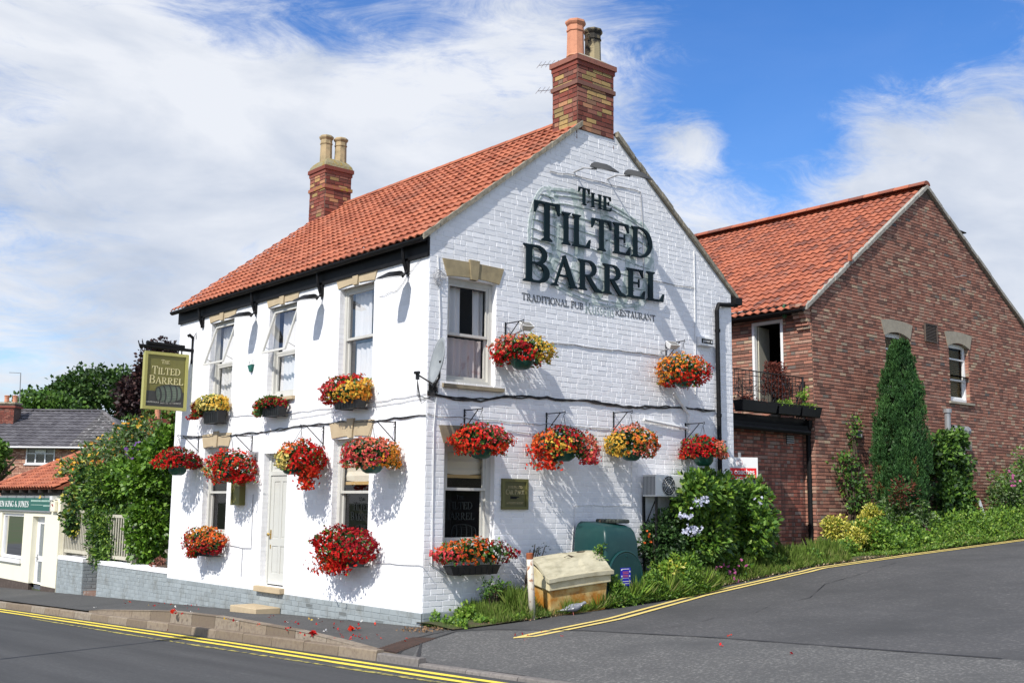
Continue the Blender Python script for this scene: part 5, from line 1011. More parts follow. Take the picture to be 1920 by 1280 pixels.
for i, (_, a, b, w) in enumerate([(0, 8.75, 9.95, 'half behind the pub wall'), (0, 10.0, 10.8, 'in the middle of the three'), (0, 10.83, 11.56, 'at the brick corner above the downpipe')]):
    t = thing('planter', 'black planter on the flat roof edge, ' + w, 'planter', ((a + b) / 2, 1.12, 3.72), 'black planters along the balcony edge'); mb = MB()
    mb.add([(a + .03, 1.04, 3.72), (b - .03, 1.04, 3.72), (b - .03, 1.24, 3.72), (a + .03, 1.24, 3.72), (a, 1.0, 3.93), (b, 1.0, 3.93), (b, 1.27, 3.93), (a, 1.27, 3.93), (a - .01, .99, 3.95), (b + .01, .99, 3.95), (b + .01, 1.28, 3.95), (a - .01, 1.28, 3.95)], [(3, 2, 1, 0), (0, 1, 5, 4), (1, 2, 6, 5), (2, 3, 7, 6), (3, 0, 4, 7), (4, 5, 9, 8), (5, 6, 10, 9), (6, 7, 11, 10), (7, 4, 8, 11), (8, 9, 10, 11)]); mb.build('trough', box_black, t, bevel=.012)
    P, Q = clumps(((a + b) / 2, 1.14, 3.95), ((b - a) / 2, .12, .06), 14, .07, 24, rng); leafmesh('plants', [leaf_lt if i else leaf_brn], t, P, Q, .05, .5, seed=60 + i)
    if i == 2: P, Q = clumps((11.05, 1.14, 4.15), (.12, .08, .22), 10, .07, 20, rng); leafmesh('tall_plant', [leaf_lt], t, P, Q, .06, .5, seed=66)
t = thing('shrub', 'dark red leaved shrub standing in the open balcony doorway', 'shrub', (10.9, 1.9, 3.71)); c = onx(1453, 715, 11.1); P, Q = clumps((c.x, c.y, c.z - .05), (.26, .24, .62), 44, .12, 70, rng); leafmesh('leaves', [leaf_brn], t, P, Q, .055, .45, seed=70); stems(t, 'stem', (c.x, c.y, 3.71), [(c.x + random.uniform(-.15, .15), c.y + random.uniform(-.1, .1), c.z + .4) for _ in range(6)], .012)
mb = MB(); mb.tube([(c.x, c.y, 3.71), (c.x, c.y, 3.95)], [.11, .14], 10); mb.build('pot', box_black, t)
t = thing('shrub', 'sparse dark climber behind the balcony railing beside the pub wall', 'shrub', (8.9, 1.9, 3.71)); c = ony(1392, 735, 1.75); P, Q = clumps((c.x, c.y, c.z), (.32, .15, .42), 14, .12, 22, rng); leafmesh('leaves', [leaf_cop], t, P, Q, .05, .5, seed=71); stems(t, 'stem', (c.x, c.y, 3.71), [(c.x + random.uniform(-.3, .3), c.y, c.z + .35) for _ in range(5)], .01)
t = thing('shrub', 'twiggy plant behind the railing between the balcony door and the brick corner', 'shrub', (11, 1.6, 3.71)); c = ony(1488, 740, 1.5); P, Q = clumps((c.x, c.y, c.z), (.30, .08, .35), 9, .10, 12, rng); leafmesh('leaves', [leaf_brn], t, P, Q, .045, .5, seed=72); stems(t, 'stem', (c.x, c.y, 3.71), [(c.x + random.uniform(-.3, .3), c.y, c.z + .3) for _ in range(6)], .008)
t = thing('lantern', 'small green lantern under the eaves right of the balcony door', 'lantern', (XB - .1, 1.75, 5.9)); c = onx(1471, 583, XB - .16); mb = MB(); mb.lathe([(.02, -.17), (.055, -.15), (.06, .10), (.03, .15), (.0, .17)], c, 8); mb.build('shade', M('green_glass', (.03, .11, .05), .3), t); mb = MB(); mb.tube([c + Vector((0, 0, .15)), (XB, c.y, c.z + .18)], .012, 5); mb.build('arm', black_metal, t)
t = thing('tube_light', 'pale yellow tube light under the eaves between the pub and the balcony door', 'light fitting', (XB - .1, 3.2, 5.9)); a = onx(1392, 590, XB - .14); mb = MB(); mb.tube([a, a + Vector((0, 1.2, 0))], .06, 10); mb.build('diffuser', M('yellow_plastic', (.62, .50, .20), .5), t, True); mb = MB(); mb.box(XB - .11, a.y, a.z + .05, XB - .002, a.y + 1.2, a.z + .09); mb.build('base', white_paint, t)
# flue pipes
t = thing('flue_pipe', 'grey capped flue pipe with a side branch on the brick gable under the right window', 'flue pipe', (17.3, 1.1, 3.4)); mb = MB(); a = ony(1776, 767, YB - .16); b = ony(1778, 830, YB - .16); mb.tube([b - Vector((0, 0, .5)), a], .075, 10); mb.tube([a - Vector((0, 0, .09)), a + Vector((0, 0, .01))], .105, 10); mb.build('pipe', grey_metal, t)
mb = MB(); a = ony(1786, 803, YB - .16); b = ony(1812, 808, YB - .16); mb.tube([a, b], .10, 10); mb.tube([b - Vector((.12, 0, 0)), b + Vector((.02, 0, 0))], .13, 10); mb.build('branch', grey_metal, t)
# ------------------------------------------------------------------ things standing by the gable
t = thing('air_conditioner', 'white air conditioner on black legs against the gable left of the big shrub', 'air conditioner', (5.0, -.2, H(5, 0)))
a = ony(1232, 889, -.36); b = ony(1259, 931, -.36); x0 = ony(1204, 910, -.06).x; X0 = x0 + .02; X1 = X0 + .82; z0, z1 = b.z, a.z
mb = MB(); mb.box(X0, -.36, z0, X1, -.05, z1); mb.build('casing', white_paint, t, bevel=.012)
mb = MB(); 
for k in range(9): mb.box(X0 - .004, -.34 + k * .032, z0 + .03, X0 - .0005, -.325 + k * .032, z1 - .03)
mb.build('side_louvre', M('louvre_grey', (.16, .18, .20), .6), t)
mb = MB(); cx, cz = X0 + .32, (z0 + z1) / 2; mb.lathe([(.0, 0), (.17, 0), (.17, .004)], (cx, -.366, cz), 20, 0, Matrix(((1, 0, 0), (0, 0, 1), (0, 1, 0)))); mb.build('fan', M('fan_dark', (.05, .055, .06), .6), t)
mb = MB()
for r in (.05, .09, .13, .17): mb.tube([(cx + r * math.cos(k * math.pi / 10), -.372, cz + r * math.sin(k * math.pi / 10)) for k in range(21)], .003, 4)
for k in range(8): mb.tube([(cx, -.373, cz), (cx + .17 * math.cos(k * math.pi / 4), -.373, cz + .17 * math.sin(k * math.pi / 4))], .003, 4)
mb.build('fan_guard', white_paint, t)
mb = MB()
for x in (X0 + .04, X1 - .08):
    for y in (-.33, -.04): mb.box(x - .018, y - .018, H(x, y), x + .018, y + .018, z0)
    mb.tube([(x, -.33, z0 - .02), (x, -.04, z0 - .55)], .014, 4)
mb.tube([(X0 + .04, -.33, z0 - .5), (X1 - .08, -.33, z0 - .05)], .012, 4); mb.build('stand', black_metal, t)
# heating oil tank
TKX0, TKX1 = ony(1136, 1060, -.86).x, ony(1200, 1060, -.86).x
t = thing('oil_tank', 'dark green plastic tank with a domed door and blue notice, against the gable wall', 'oil tank', (4.1, -.45, H(4.1, -.4)))
TX0, TX1, TY0, TY1, TZ = TKX0, TKX1, -.86, -.10, 1.50; g = H(4.1, -.4); mb = MB()
prof = [(-.01, 0), (.0, .05), (.0, .55), (.015, .95), (.04, 1.10), (.075, 1.17), (.13, 1.215)]; V = []
for ins, z in prof:
    V += [(TX0 + ins, TY0 + ins * 1.3, g + z), (TX1 - ins, TY0 + ins * 1.3, g + z), (TX1 - ins, TY1 - ins * .2, g + z + .06 * (z > .9)), (TX0 + ins, TY1 - ins * .2, g + z + .06 * (z > .9))]
mb.add(V, [(i * 4 + j, i * 4 + (j + 1) % 4, i * 4 + 4 + (j + 1) % 4, i * 4 + 4 + j) for i in range(len(prof) - 1) for j in range(4)] + [(24, 25, 26, 27)]); o = mb.build('body', tank_green, t); bv = o.modifiers.new('b', 'BEVEL'); bv.width = .045; bv.segments = 4; bv.limit_method = 'ANGLE'; bv.angle_limit = math.radians(40); o.data.polygons.foreach_set('use_smooth', [True] * len(o.data.polygons))
def TF(u, v, d=0.): return Vector((u, TY0 - d, g + v))
mb = MB(); cu = (TX0 + TX1) / 2 + .03; r = .36; pts = [(cu + r * math.cos(math.radians(a)), .42 + r * 1.05 * math.sin(math.radians(a))) for a in range(0, 181, 12)] + [(cu - r, .02), (cu + r, .02)]; mb.prism(pts, TF, -.02, .035); mb.build('domed_door', tank_green, t, bevel=.015)
mb = MB(); mb.tube([TF(cu + r * 1.03 * math.cos(math.radians(a)), .42 + r * 1.09 * math.sin(math.radians(a)), .02) for a in range(0, 181, 9)], .02, 6); mb.tube([TF(cu, .42 + r * .9, .03), TF(cu, .42 + r * .9, .05)], .014, 8); mb.build('door_rim', M('tank_rim', (.008, .05, .05), .4), t)
def TS(u, v, d=0.): return Vector((TX0 - d, u, g + v))
mb = MB(); mb.tube([TS(-.48 + .26 * math.cos(math.radians(a)), .40 + .42 * math.sin(math.radians(a)), .005) for a in range(0, 181, 10)], .022, 6); mb.build('side_rim', tank_green, t)
mb = MB(); mb.box(TX0 + .42, -.72, g + 1.245, TX1 - .08, -.2, g + 1.31); mb.build('filler_lid', M('worn_dark_lid', (.05, .06, .05), .7, n=(9, (.16, .08, .05), .55, .7)), t, bevel=.02)
mb = MB(); mb.fbox(TF, cu - .13, .28, .036, cu + .10, .56, .039); nb = mb.build('notice', M('blue_notice', (.02, .02, .42), .4), t)
mb = MB()
for k, (w, z, h) in enumerate(((.16, .535, .010), (.14, .395, .004), (.18, .345, .010), (.15, .31, .010))): mb.fbox(TF, cu - .015 - w / 2, z, .0395, cu - .015 + w / 2, z + h, .0405)
for (x, z) in ((-.105, .53), (-.10, .43), (.075, .43), (.08, .50), (.08, .35)): mb.tube([TF(cu + x, z, .0395), TF(cu + x, z, .0408)], .014, 8)
mb.build('notice_writing', white_paint, nb)
mb = MB()
for w, z in ((.13, .49), (.13, .465), (.12, .435), (.12, .415)): mb.fbox(TF, cu - .015 - w / 2, z, .0395, cu - .015 + w / 2, z + .012, .0405)
mb.build('notice_writing', M('notice_red', (.55, .10, .12), .5), nb)
# grit bin
GX, GY = ony(1030, 1120, -.90).x, -.90; rot = -.09; gz = H(2.5, -.6) + .02; root = thing('grit_bin', 'battered yellow grit bin with a grey cracked lid, rusting in the grass by the gable', 'grit bin', (GX, GY, gz))
cr, sr = math.cos(rot), math.sin(rot)
def BN(x, y, z): z2 = z + x * .085; return Vector((GX + x * cr - y * sr, GY + x * sr + y * cr, gz + z2))
BW, BD_, BHt = 1.16, .50, .46; mb = MB()
mb.add([BN(.05, .04, -.1), BN(BW - .05, .04, -.1), BN(BW - .05, BD_ - .03, -.1), BN(.05, BD_ - .03, -.1), BN(.02, .02, .34), BN(BW - .02, .02, .34), BN(BW - .02, BD_, .44), BN(.02, BD_, .44)], [(0, 1, 5, 4), (1, 2, 6, 5), (2, 3, 7, 6), (3, 0, 4, 7), (3, 2, 1, 0)]); mb.build('body', bin_body, root, bevel=.02)
mb = MB()
mb.add([BN(-.02, -.02, .32), BN(BW + .02, -.02, .32), BN(BW + .02, BD_ + .02, .42), BN(-.02, BD_ + .02, .42), BN(-.015, -.015, .47), BN(BW + .015, -.015, .47), BN(BW + .01, BD_ + .01, .74), BN(-.01, BD_ + .01, .74)], [(0, 1, 5, 4), (1, 2, 6, 5), (2, 3, 7, 6), (3, 0, 4, 7), (3, 2, 1, 0), (4, 5, 6, 7)]); mb.build('collar', M('cream_bin_rim', (.62, .55, .36), .7, n=(5, (.46, .38, .2), .45, .7)), root, bevel=.015)
mb = MB(); nx, ny = 14, 8; V = []
def lz(x, y):
    s = y / BD_; z = .50 + .28 * math.sin(min(1, s * 1.15) * math.pi / 2); u = x / BW
    if .22 < u < .62 and .12 < s < .45: z -= .018
    if .14 < u < .46 and .55 < s < .85: z -= .016
    if .56 < u < .86 and .5 < s < .85: z -= .016
    return z + .012 * math.sin(u * 3.1)
for j in range(ny + 1):
    for i in range(nx + 1): x = -.045 + (BW + .09) * i / nx; y = -.055 + (BD_ + .08) * j / ny; V.append(BN(x, y, lz(x, max(0, y)) + random.uniform(-.003, .003)))
k = len(V); V += [v - Vector((0, 0, .055)) for v in V]
F = [(j * (nx + 1) + i, j * (nx + 1) + i + 1, (j + 1) * (nx + 1) + i + 1, (j + 1) * (nx + 1) + i) for j in range(ny) for i in range(nx)]
for i in range(nx): F.append((i + 1, i, k + i, k + i + 1)); q = ny * (nx + 1); F.append((q + i, q + i + 1, k + q + i + 1, k + q + i))
for j in range(ny): a = j * (nx + 1); b = a + nx + 1; F.append((a, b, k + b, k + a)); F.append((b + nx, a + nx, k + a + nx, k + b + nx))
mb.add(V, F); lid = mb.build('lid', bin_lid, root)
mb = MB()
for (pts) in ([(.55, .25), (.66, .22), (.72, .27), (.62, .33), (.5, .30)], [(.82, .42), (.97, .40), (1.03, .43), (.9, .47)], [(.58, .45), (.68, .44), (.66, .47)]):
    P = [BN(x, y, lz(x, y) + .004) for x, y in pts]; mb.add(P, [tuple(range(len(P)))])
mb.build('lid_crack', M('crack_dark', (.05, .035, .02), .9), lid)
# rusty post
t0 = ony(993, 1038, -.92); b0 = (t0.x + .09, -.90, H(1.6, -.9) - .1); mb = MB(); mb.tube([b0, t0], .048, 14)
pt = thing('post', 'white painted metal post with a rusty top leaning in the grass beside the grit bin', 'post', (b0[0], b0[1], b0[2])); mb.build('pole', rust_post, pt, True); mb = MB(); d = (t0 - Vector(b0)).normalized(); mb.tube([t0 - d * .07, t0 + d * .012, t0 + d * .016], [.051, .051, .035], 14); mb.build('rusty_top', rust, pt)
# no coaches sign
c = ony(1390, 879, -.12); t = thing('road_sign', 'white and red no coaches sign on a post, half hidden by the big shrub', 'sign', (c.x, c.y, H(c.x, c.y)))
sc = (c - CP).dot(CF) / FPX; ux = Vector((CR.x, CR.y, 0)).normalized(); ux = (ux * .97 + Vector((CF.x, CF.y, 0)) * .12).normalized(); n = ux.cross(Vector((0, 0, 1)))
def SG(u, v, d=0.): return c + ux * u + Vector((0, 0, v)) + n * d
w0, w1_, h0, h1 = -41 * sc, 32 * sc, -21.5 * sc, 22 * sc
mb = MB(); mb.fbox(SG, w0, h0, -.004, w1_, h1, .004); mb.build('panel', white_paint, t)
mb = MB(); mb.fbox(SG, w0 + .03, h0 + .03, .0045, w1_ - .03, h1 - .20, .0062); mb.build('red_panel', M('sign_red', (.70, .02, .025), .45), t)
uz = Vector((0, 0, 1)); zt = h1 - .20
fw_ = w1_ - .06 - (w0 + .06)
sans('No coaches', SG(w0 + .07, zt - .115, .0085), ux, uz, .135, white_paint, 'lettering', t, .002, width=fw_ - .03); sans("& HGV's", SG(w0 + .16, zt - .255, .0085), ux, uz, .135, white_paint, 'lettering', t, .002, width=fw_ - .22)
for o in t.children:
    if o.name.startswith('lettering'): so_ = o.modifiers.new('bold', 'SOLIDIFY'); so_.thickness = .003; so_.offset = 1
mb = MB(); cx_ = -.03; cz_ = h1 - .10; mb.tube([SG(cx_ + .055 * math.cos(a * math.pi / 12), cz_ + .055 * math.sin(a * math.pi / 12), .005) for a in range(25)], .004, 4); mb.tube([SG(cx_ - .04, cz_ + .04, .005), SG(cx_ + .04, cz_ - .04, .005)], .003, 4); mb.build('prohibition_symbol', M('faded_red', (.55, .25, .28), .5), t)
mb = MB(); mb.tube([SG(-.02, h1 + .09, -.03), Vector((SG(-.02, 0, -.03).x, SG(-.02, 0, -.03).y, H(c.x, c.y)))], .03, 8); mb.fbox(SG, .02, h0 - .35, -.012, w1_ - .02, h0 - .005, -.004); mb.build('post', grey_metal, t)
# pigeon
p = ony(1073, 1134, -1.02); p.z = H(p.x, p.y) + .05; t = thing('pigeon', 'grey wood pigeon with a white neck patch standing in the grass before the grit bin', 'pigeon', (p.x, p.y, H(p.x, p.y)))
mb = MB(); dx = Vector((.76, -.64, 0)).normalized(); up = Vector((0, 0, 1)); sd = dx.cross(up); V = []; prof = [(-.24, .0, .004, .010), (-.17, .012, .022, .012), (-.10, .035, .045, .035), (-.02, .055, .066, .058), (.06, .062, .062, .060), (.115, .082, .042, .045), (.15, .108, .026, .028), (.175, .128, .026, .027), (.20, .13, .018, .02), (.212, .127, .006, .007)]
for x, z, w, h in prof: V += [p + dx * x + up * z + sd * (w * math.cos(k * math.pi / 5)) + up * (h * math.sin(k * math.pi / 5)) for k in range(10)]
mb.add(V, [(i * 10 + k, i * 10 + (k + 1) % 10, i * 10 + 10 + (k + 1) % 10, i * 10 + 10 + k) for i in range(9) for k in range(10)] + [tuple(range(10)), tuple(range(90, 100))]); mb.build('body', M('pigeon_grey', (.22, .23, .26), .7, n=(20, (.15, .16, .19), .45, .7)), t, True)
mb = MB(); mb.tube([p + dx * .21 + up * .125, p + dx * .235 + up * .118], [.006, .002], 5); mb.build('beak', M('beak', (.5, .3, .15), .5), t); mb = MB()
for s in (-1, 1): mb.add([p + dx * .12 + up * .10 + sd * .040 * s, p + dx * .15 + up * .11 + sd * .029 * s, p + dx * .14 + up * .09 + sd * .034 * s], [(0, 1, 2)]); mb.add([p + dx * -.2 + up * .02 + sd * .026 * s, p + dx * .02 + up * .06 + sd * .069 * s, p + dx * .02 + up * .045 + sd * .068 * s, p + dx * -.2 + up * .01 + sd * .02 * s], [(0, 1, 2, 3)])
mb.build('white_marks', white_paint, t); mb = MB()
for s in (-1, 1): mb.tube([p + sd * .02 * s + dx * .01 + up * .01, p + sd * .025 * s + dx * .02 - up * .05], .005, 4)
mb.build('leg', M('bird_leg', (.45, .15, .12), .6), t)
# ------------------------------------------------------------------ garden wall, fence, shop at the left
def wallthing(name, label, y0, y1, z1, th=.30, zb=None):
    t = thing(name, label, 'wall', (.15, y0, H(.1, y0))); mb = MB(); zb = H(0, y1) - .3
    mb.box(.01, y0 + .006, zb, th, y1 - .004, z1 - .10, 0)
    f = lambda u, v, d=0.: Vector((.01 - d, u, v)); bricks(mb, f, y0, y1, zb, z1 - .10, [], rel=.006, rv=.003, m=0)
    f = lambda u, v, d=0.: Vector((u, y0 + .006 - d, v)); bricks(mb, f, .01, th, zb, z1 - .10, [], rel=.006, rv=.003, m=0); mb.build('wall', grey_plinth, t)
    mb = MB(); n = 8
    for i in range(n): a = y0 + (y1 - y0) * i / n; b = y0 + (y1 - y0) * (i + 1) / n - .003; d = random.uniform(0, .006); mb.box(-.006 - d, a, z1 - .10, th + .01, b, z1 + random.uniform(-.004, .004))
    mb.build('coping', white_brick, t, bevel=.01)
wallthing('garden_wall', 'long grey painted brick wall with white top joining the pub to the gateway', 9.02, 12.97, .36); wallthing('garden_wall', 'short grey painted brick wall with white top between the gateway and the shop', 13.95, 15.76, .36, .42)
mb = MB()
for k in range(4): mb.box(.05 + .32 * k, 12.98, -.7, .37 + .32 * k, 13.94, -.40 + .17 * k)
tag(mb.build('garden_steps', M('step_brick', (.20, .12, .09), .9, n=(6, (.30, .27, .24), .5, .7))), 'brick steps rising through the gap between the two grey garden walls', 'steps')
def fence(label, y0, y1, z0, z1, x, n, hor=True):
    t = thing('fence', label, 'fence', (x, y0, z0), 'pale slatted fence panels above the garden wall'); m = M('pale_fence_paint', (.50, .47, .38), .8, n=(8, (.36, .33, .25), .5, .8)); mb = MB()
    for k in range(n): y = y0 + .06 + (y1 - y0 - .12) * k / (n - 1); mb.box(x - .012, y - .022, z0 + .12, x + .008, y + .022, z1 - .05)
    mb.build('slats', m, t); mb = MB(); mb.box(x - .02, y0, z1 - .07, x + .02, y1, z1); mb.box(x - .02, y0, z0 + .08, x + .02, y1, z0 + .16); mb.build('rail', m, t)
    for y in (y0 - .03, y1 + .03): mb = MB(); mb.box(x - .045, y - .045, z0 - .1, x + .045, y + .045, z1 + .06); mb.build('fence_post', m, t)
a = onx(165, 1045, .15); b = onx(111, 965, .15); fence('pale slatted fence panel above the short wall next to the shop', 14.0, 15.72, .36, 1.50, .15, 15)
a = onx(249, 1052, .18); b = onx(205, 990, .18); fence('pale slatted fence panel almost hidden by green shrubs left of the ivy', a.y, a.y + 2.2, .33, 1.42, .18, 15)
# shop
sy0, sy1 = 15.80, 21.0; t = thing('shop', 'single storey cream rendered shop with green name board and clay tiled roof', 'shop', (0, sy0, -.7))
SW = [(18.72, 20.75, .12, 1.36), (16.95, 17.95, -.62, 1.30)]
mb = MB(); wall(mb, FA, sy0, sy1, -.46, 1.98, [SW[0], (16.95, 17.95, -.46, 1.30)], .16, 0); mb.quad((0, sy0, -.8), (3.5, sy0, -.8), (3.5, sy0, 1.98), (0, sy0, 1.98)); mb.quad((3.5, sy0, -.8), (3.5, sy1, -.8), (3.5, sy1, 1.98), (3.5, sy0, 1.98)); mb.quad((0, sy1, -.8), (3.5, sy1, -.8), (3.5, sy1, 1.98), (0, sy1, 1.98)); mb.build('wall', cream_wall, t)
mb = MB(); wall(mb, FA, sy0, sy1, -1.3, -.46, [(16.95, 17.95, -.63, -.46)], .1, 0); mb.build('plinth', M('dark_brick_plinth', (.075, .055, .045), .9, n=(9, (.14, .11, .09), .5, .8)), t)
h = SW[0]; mb = MB(); f = .08
for (a, b, c, d) in ((h[0], h[2], h[0] + f, h[3]), (h[1] - f, h[2], h[1], h[3]), (h[0] + f, h[3] - f, h[1] - f, h[3]), (h[0] + f, h[2], h[1] - f, h[2] + f)): mb.fbox(FA, a, b, -.14, c, d, -.06)
w = mb.build('window', upvc, t); mb = MB(); mb.quad(FA(h[0] + f, h[2] + f, -.1), FA(h[1] - f, h[2] + f, -.1), FA(h[1] - f, h[3] - f, -.1), FA(h[0] + f, h[3] - f, -.1)); mb.build('glass', Mglass('shop_glass', (.8, .85, .85), 1.6), w)
mb = MB(); mb.fbox(FA, h[0] - .05, h[2] - .10, -.1, h[1] + .1, h[2], .07); mb.build('window_sill', upvc, t)
mb = MB(); mb.box(.25, h[0] - .6, -.4, 2.2, h[1] + .6, 1.6); mb.box(.5, h[0] + .1, -.3, 1.0, h[0] + 1.0, .6); 
for q in list(range(1)): pass
mb.f = [x for i, x in enumerate(mb.f) if i != 5]; mb.m = mb.m[:-1]; mb.a = mb.a[:-1]; mb.build('room_recess', dark_room, w)
mb = MB(); a, b = 16.95, 17.95; mb.fbox(FA, a, -.6, -.22, a + .07, 1.3, -.14); mb.fbox(FA, b - .07, -.6, -.22, b, 1.3, -.14); mb.fbox(FA, a + .07, 1.22, -.22, b - .07, 1.3, -.14); mb.build('door_frame', upvc, t)
mb = MB(); D = -.15
for (u, v, U, V_) in ((a + .07, -.6, a + .19, 1.22), (b - .19, -.6, b - .07, 1.22), (a + .19, -.6, b - .19, -.42), (a + .19, 1.1, b - .19, 1.22), (a + .19, .12, b - .19, .26)): mb.fbox(FA, u, v, D - .05, U, V_, D)
dsh = mb.build('door', upvc, t); mb = MB(); mb.fbox(FA, a + .19, -.42, D - .03, b - .19, 1.1, D - .02); mb.build('glass', M('door_glass', (.14, .17, .19), .08, spec=.8), dsh); mb = MB(); mb.tube([FA(b - .12, .22, D + .04), FA(b - .24, .22, D + .04)], .012, 6); mb.fbox(FA, b - .15, .1, D, b - .10, .3, D + .01); mb.build('door_handle', grey_metal, dsh)
mb = MB(); mb.fbox(FA, 16.45, 1.42, .002, sy1, 1.84, .05); mb.build('sign_frame', grey_metal, t); mb = MB(); mb.fbox(FA, 16.52, 1.46, .05, sy1, 1.79, .056); mb.build('sign_panel', M('shop_sign_green', (.012, .11, .085), .4), t)
ka, kb = onx(55, 945, -.057), onx(-2, 945, -.057); mb = MB()
letters(mb, 'GREEN KING & JONES', FA, ka.y + 5.6, 1.53, .17, 5.6 , 1., .0565, .060, .03, 0, -1) if False else None
mb2 = MB(); Lw = (kb.y - ka.y); letters(mb2, 'EEN KING & JONES', FA, kb.y + .05, 1.54, .16, Lw, 1., .0565, .060, .05, 0, -1); mb2.build('lettering', white_paint, t)
mb = MB(); q0, q1 = onx(58, 942, -.057).y, onx(93, 942, -.057).y; u = q0
while u > q1: w_ = random.uniform(.03, .09); mb.fbox(FA, u - w_, 1.69, .0565, u, 1.735, .059); u -= w_ + .025
q2 = onx(80, 950, -.057).y; mb.fbox(FA, q2, 1.60, .0565, q0, 1.612, .059); u = q2 - .05
while u > q1: w_ = random.uniform(.03, .08); mb.fbox(FA, u - w_, 1.57, .0565, u, 1.61, .059); u -= w_ + .03
mb.build('fine_print', M('pale_green_print', (.40, .55, .48), .6), t)
R0 = onx(152, 852, 1.7); rz = R0.z; ry = R0.y; mb = MB(); ez = 2.03
# right slope sheets: hipped roof with its ridge running towards the pub
yl, yr = 21.05, 15.72; rl_, rr = ry, 16.9
def hipcrop(cu_, cv_): return (cu_ * (yl - yr) + yr) < yl - cv_ * (yl - rl_)
tiles(mb, (-.22, yr, ez), (0, yl - yr, 0), (1.92, 0, rz - ez), 24, 11, .03, crop=hipcrop)
mb.quad((-.2, yr, ez - .02), (-.2, yl, ez - .02), (1.7, rl_, rz - .02), (1.7, yr, rz - .02)); mb.add([(-.2, yl, ez - .02), (3.6, yl, ez - .02), (1.7, rl_, rz - .02)], [(0, 1, 2)]); mb.quad((3.6, yr, ez), (3.6, yl, ez), (1.7, rl_, rz), (1.7, yr, rz)); mb.add([(-.2, yr, ez - .02), (3.6, yr, ez - .02), (1.7, yr, rz - .02)], [(0, 1, 2)])
ridge(mb, (1.7, yr, rz + .04), (1.7, rl_, rz + .04), .12); ridge(mb, (1.7, rl_, rz + .04), (-.2, yl, ez + .06), .12); mb.build('roof', pantile, t)
mb = MB(); mb.box(-.02, sy0, 1.86, .02, sy1, 2.02); y = sy0 + .3
while y < sy1: mb.box(-.22, y, 1.92, 0, y + .05, 2.0); y += .8
mb.build('rafter_end', M('dark_wood', (.05, .045, .04), .8), t)
al = thing('alarm_box', 'small white alarm box on the shop wall at the right end of its name board', 'alarm box', FA(16.1, 1.6)); mb = MB(); mb.fbox(FA, 16.0, 1.44, .002, 16.32, 1.72, .09); mb.build('casing', cream_wall, al, bevel=.02); mb = MB(); mb.fbox(FA, 16.05, 1.74, .002, 16.25, 1.84, .14); mb.build('lamp', white_paint, al); mb = MB(); mb.prism([(16.24, 1.62), (16.12, 1.56), (16.08, 1.6), (16.2, 1.66)], FA, .0905, .093); mb.build('emblem', M('maroon', (.25, .03, .05), .5), al)
# ------------------------------------------------------------------ shrubs
def pxball(px0, py0, px1, py1, pl, val):
    cx, cy = (px0 + px1) / 2, (py0 + py1) / 2; p = onx(cx, cy, val) if pl == 'x' else ony(cx, cy, val); dq = (p - CP).dot(CF); return p, (px1 - px0) / 2 * dq / FPX, (py1 - py0) / 2 * dq / FPX
def shrub(name, label, cat, balls, mats, size, per, cr, seed, aspect=.55, flowers=None, base=None, group=None, spread=.7, low=-1., nst=7, pick=None, droop=0.):
    """balls: (px0,py0,px1,py1, plane, value, depth radius, number of lumps)"""
    g_ = np.random.default_rng(seed); Ps = []; Qs = []; cs = []
    for b in balls:
        p, rw, rh = pxball(*b[:6]); r = (rw * 1.2, b[6], rh) if b[4] == 'y' else (b[6], rw * 1.22, rh); r = (max(.05, r[0] * 1.06 - cr * .15), max(.05, r[1] - cr * .2), max(.05, r[2] * 1.04 - cr * .15))
        P, Q = clumps(p, r, b[7], cr, per, g_, low); Ps.append(P); Qs.append(Q); cs.append((p, r))
        n2 = b[7] * per // 4; d_ = g_.normal(0, 1, (n2, 3)); d_ /= np.linalg.norm(d_, axis=1)[:, None]; Ps.append(np.array(p[:]) + d_ * np.array(r) * g_.uniform(.2, .8, (n2, 1))); Qs.append(d_)
    P = np.concatenate(Ps); Q = np.concatenate(Qs); c0 = cs[0][0]; bx = base or (c0.x, c0.y, H(c0.x, c0.y))
    ok = P[:, 2] > bx[2] + .01; P, Q = P[ok], Q[ok]
    root = thing(name, label, cat, bx, group); mi = None
    if len(mats) > 1: pr = pick or [1 / len(mats)] * len(mats); mi = g_.choice(len(mats), len(P), p=pr)
    leafmesh('leaves', mats, root, P, Q, size, aspect, mi, spread, droop, None, .25, seed, Q + np.array((-.25, -.25, .55)), .55)
    stems(root, 'stem', bx, [tuple(np.array(c[:]) + g_.normal(0, .4, 3) * np.array(r)) for c, r in cs for _ in range(max(1, nst // len(cs)))], .02 + .01 * cs[0][1][2])
    if flowers:
        for k, (col, n, sz, zone) in enumerate(flowers):
            if zone: q, rw, rh = pxball(*zone[:6]); C_ = np.array(q[:]) + g_.normal(0, .45, (n, 3)) * np.array((rw, .12, rh) if zone[4] == 'y' else (.12, rw, rh)); N_ = np.tile(np.array((-CF.x, -CF.y, .5)), (n, 1))
            else: ii = g_.choice(len(P), n); C_ = P[ii] * 1.0 + Q[ii] * .10; N_ = Q[ii] + np.array((-.3, -.5, .6))
            blossoms('flowers', [FL[col]], root, C_, N_, np.zeros(n, int), sz, seed + 50 + k, 8, .5)
    return root
shrub('ivy', 'light green ivy mass covering the fence up against the pub side wall', 'ivy', [(236, 835, 330, 960, 'x', .55, .55, 42), (246, 920, 318, 1062, 'x', .50, .45, 40), (290, 800, 340, 930, 'x', .6, .4, 18), (215, 860, 270, 940, 'x', .6, .5, 16)], [leaf_ivy], .10, 150, .27, 101, .8, spread=.55, droop=.25)
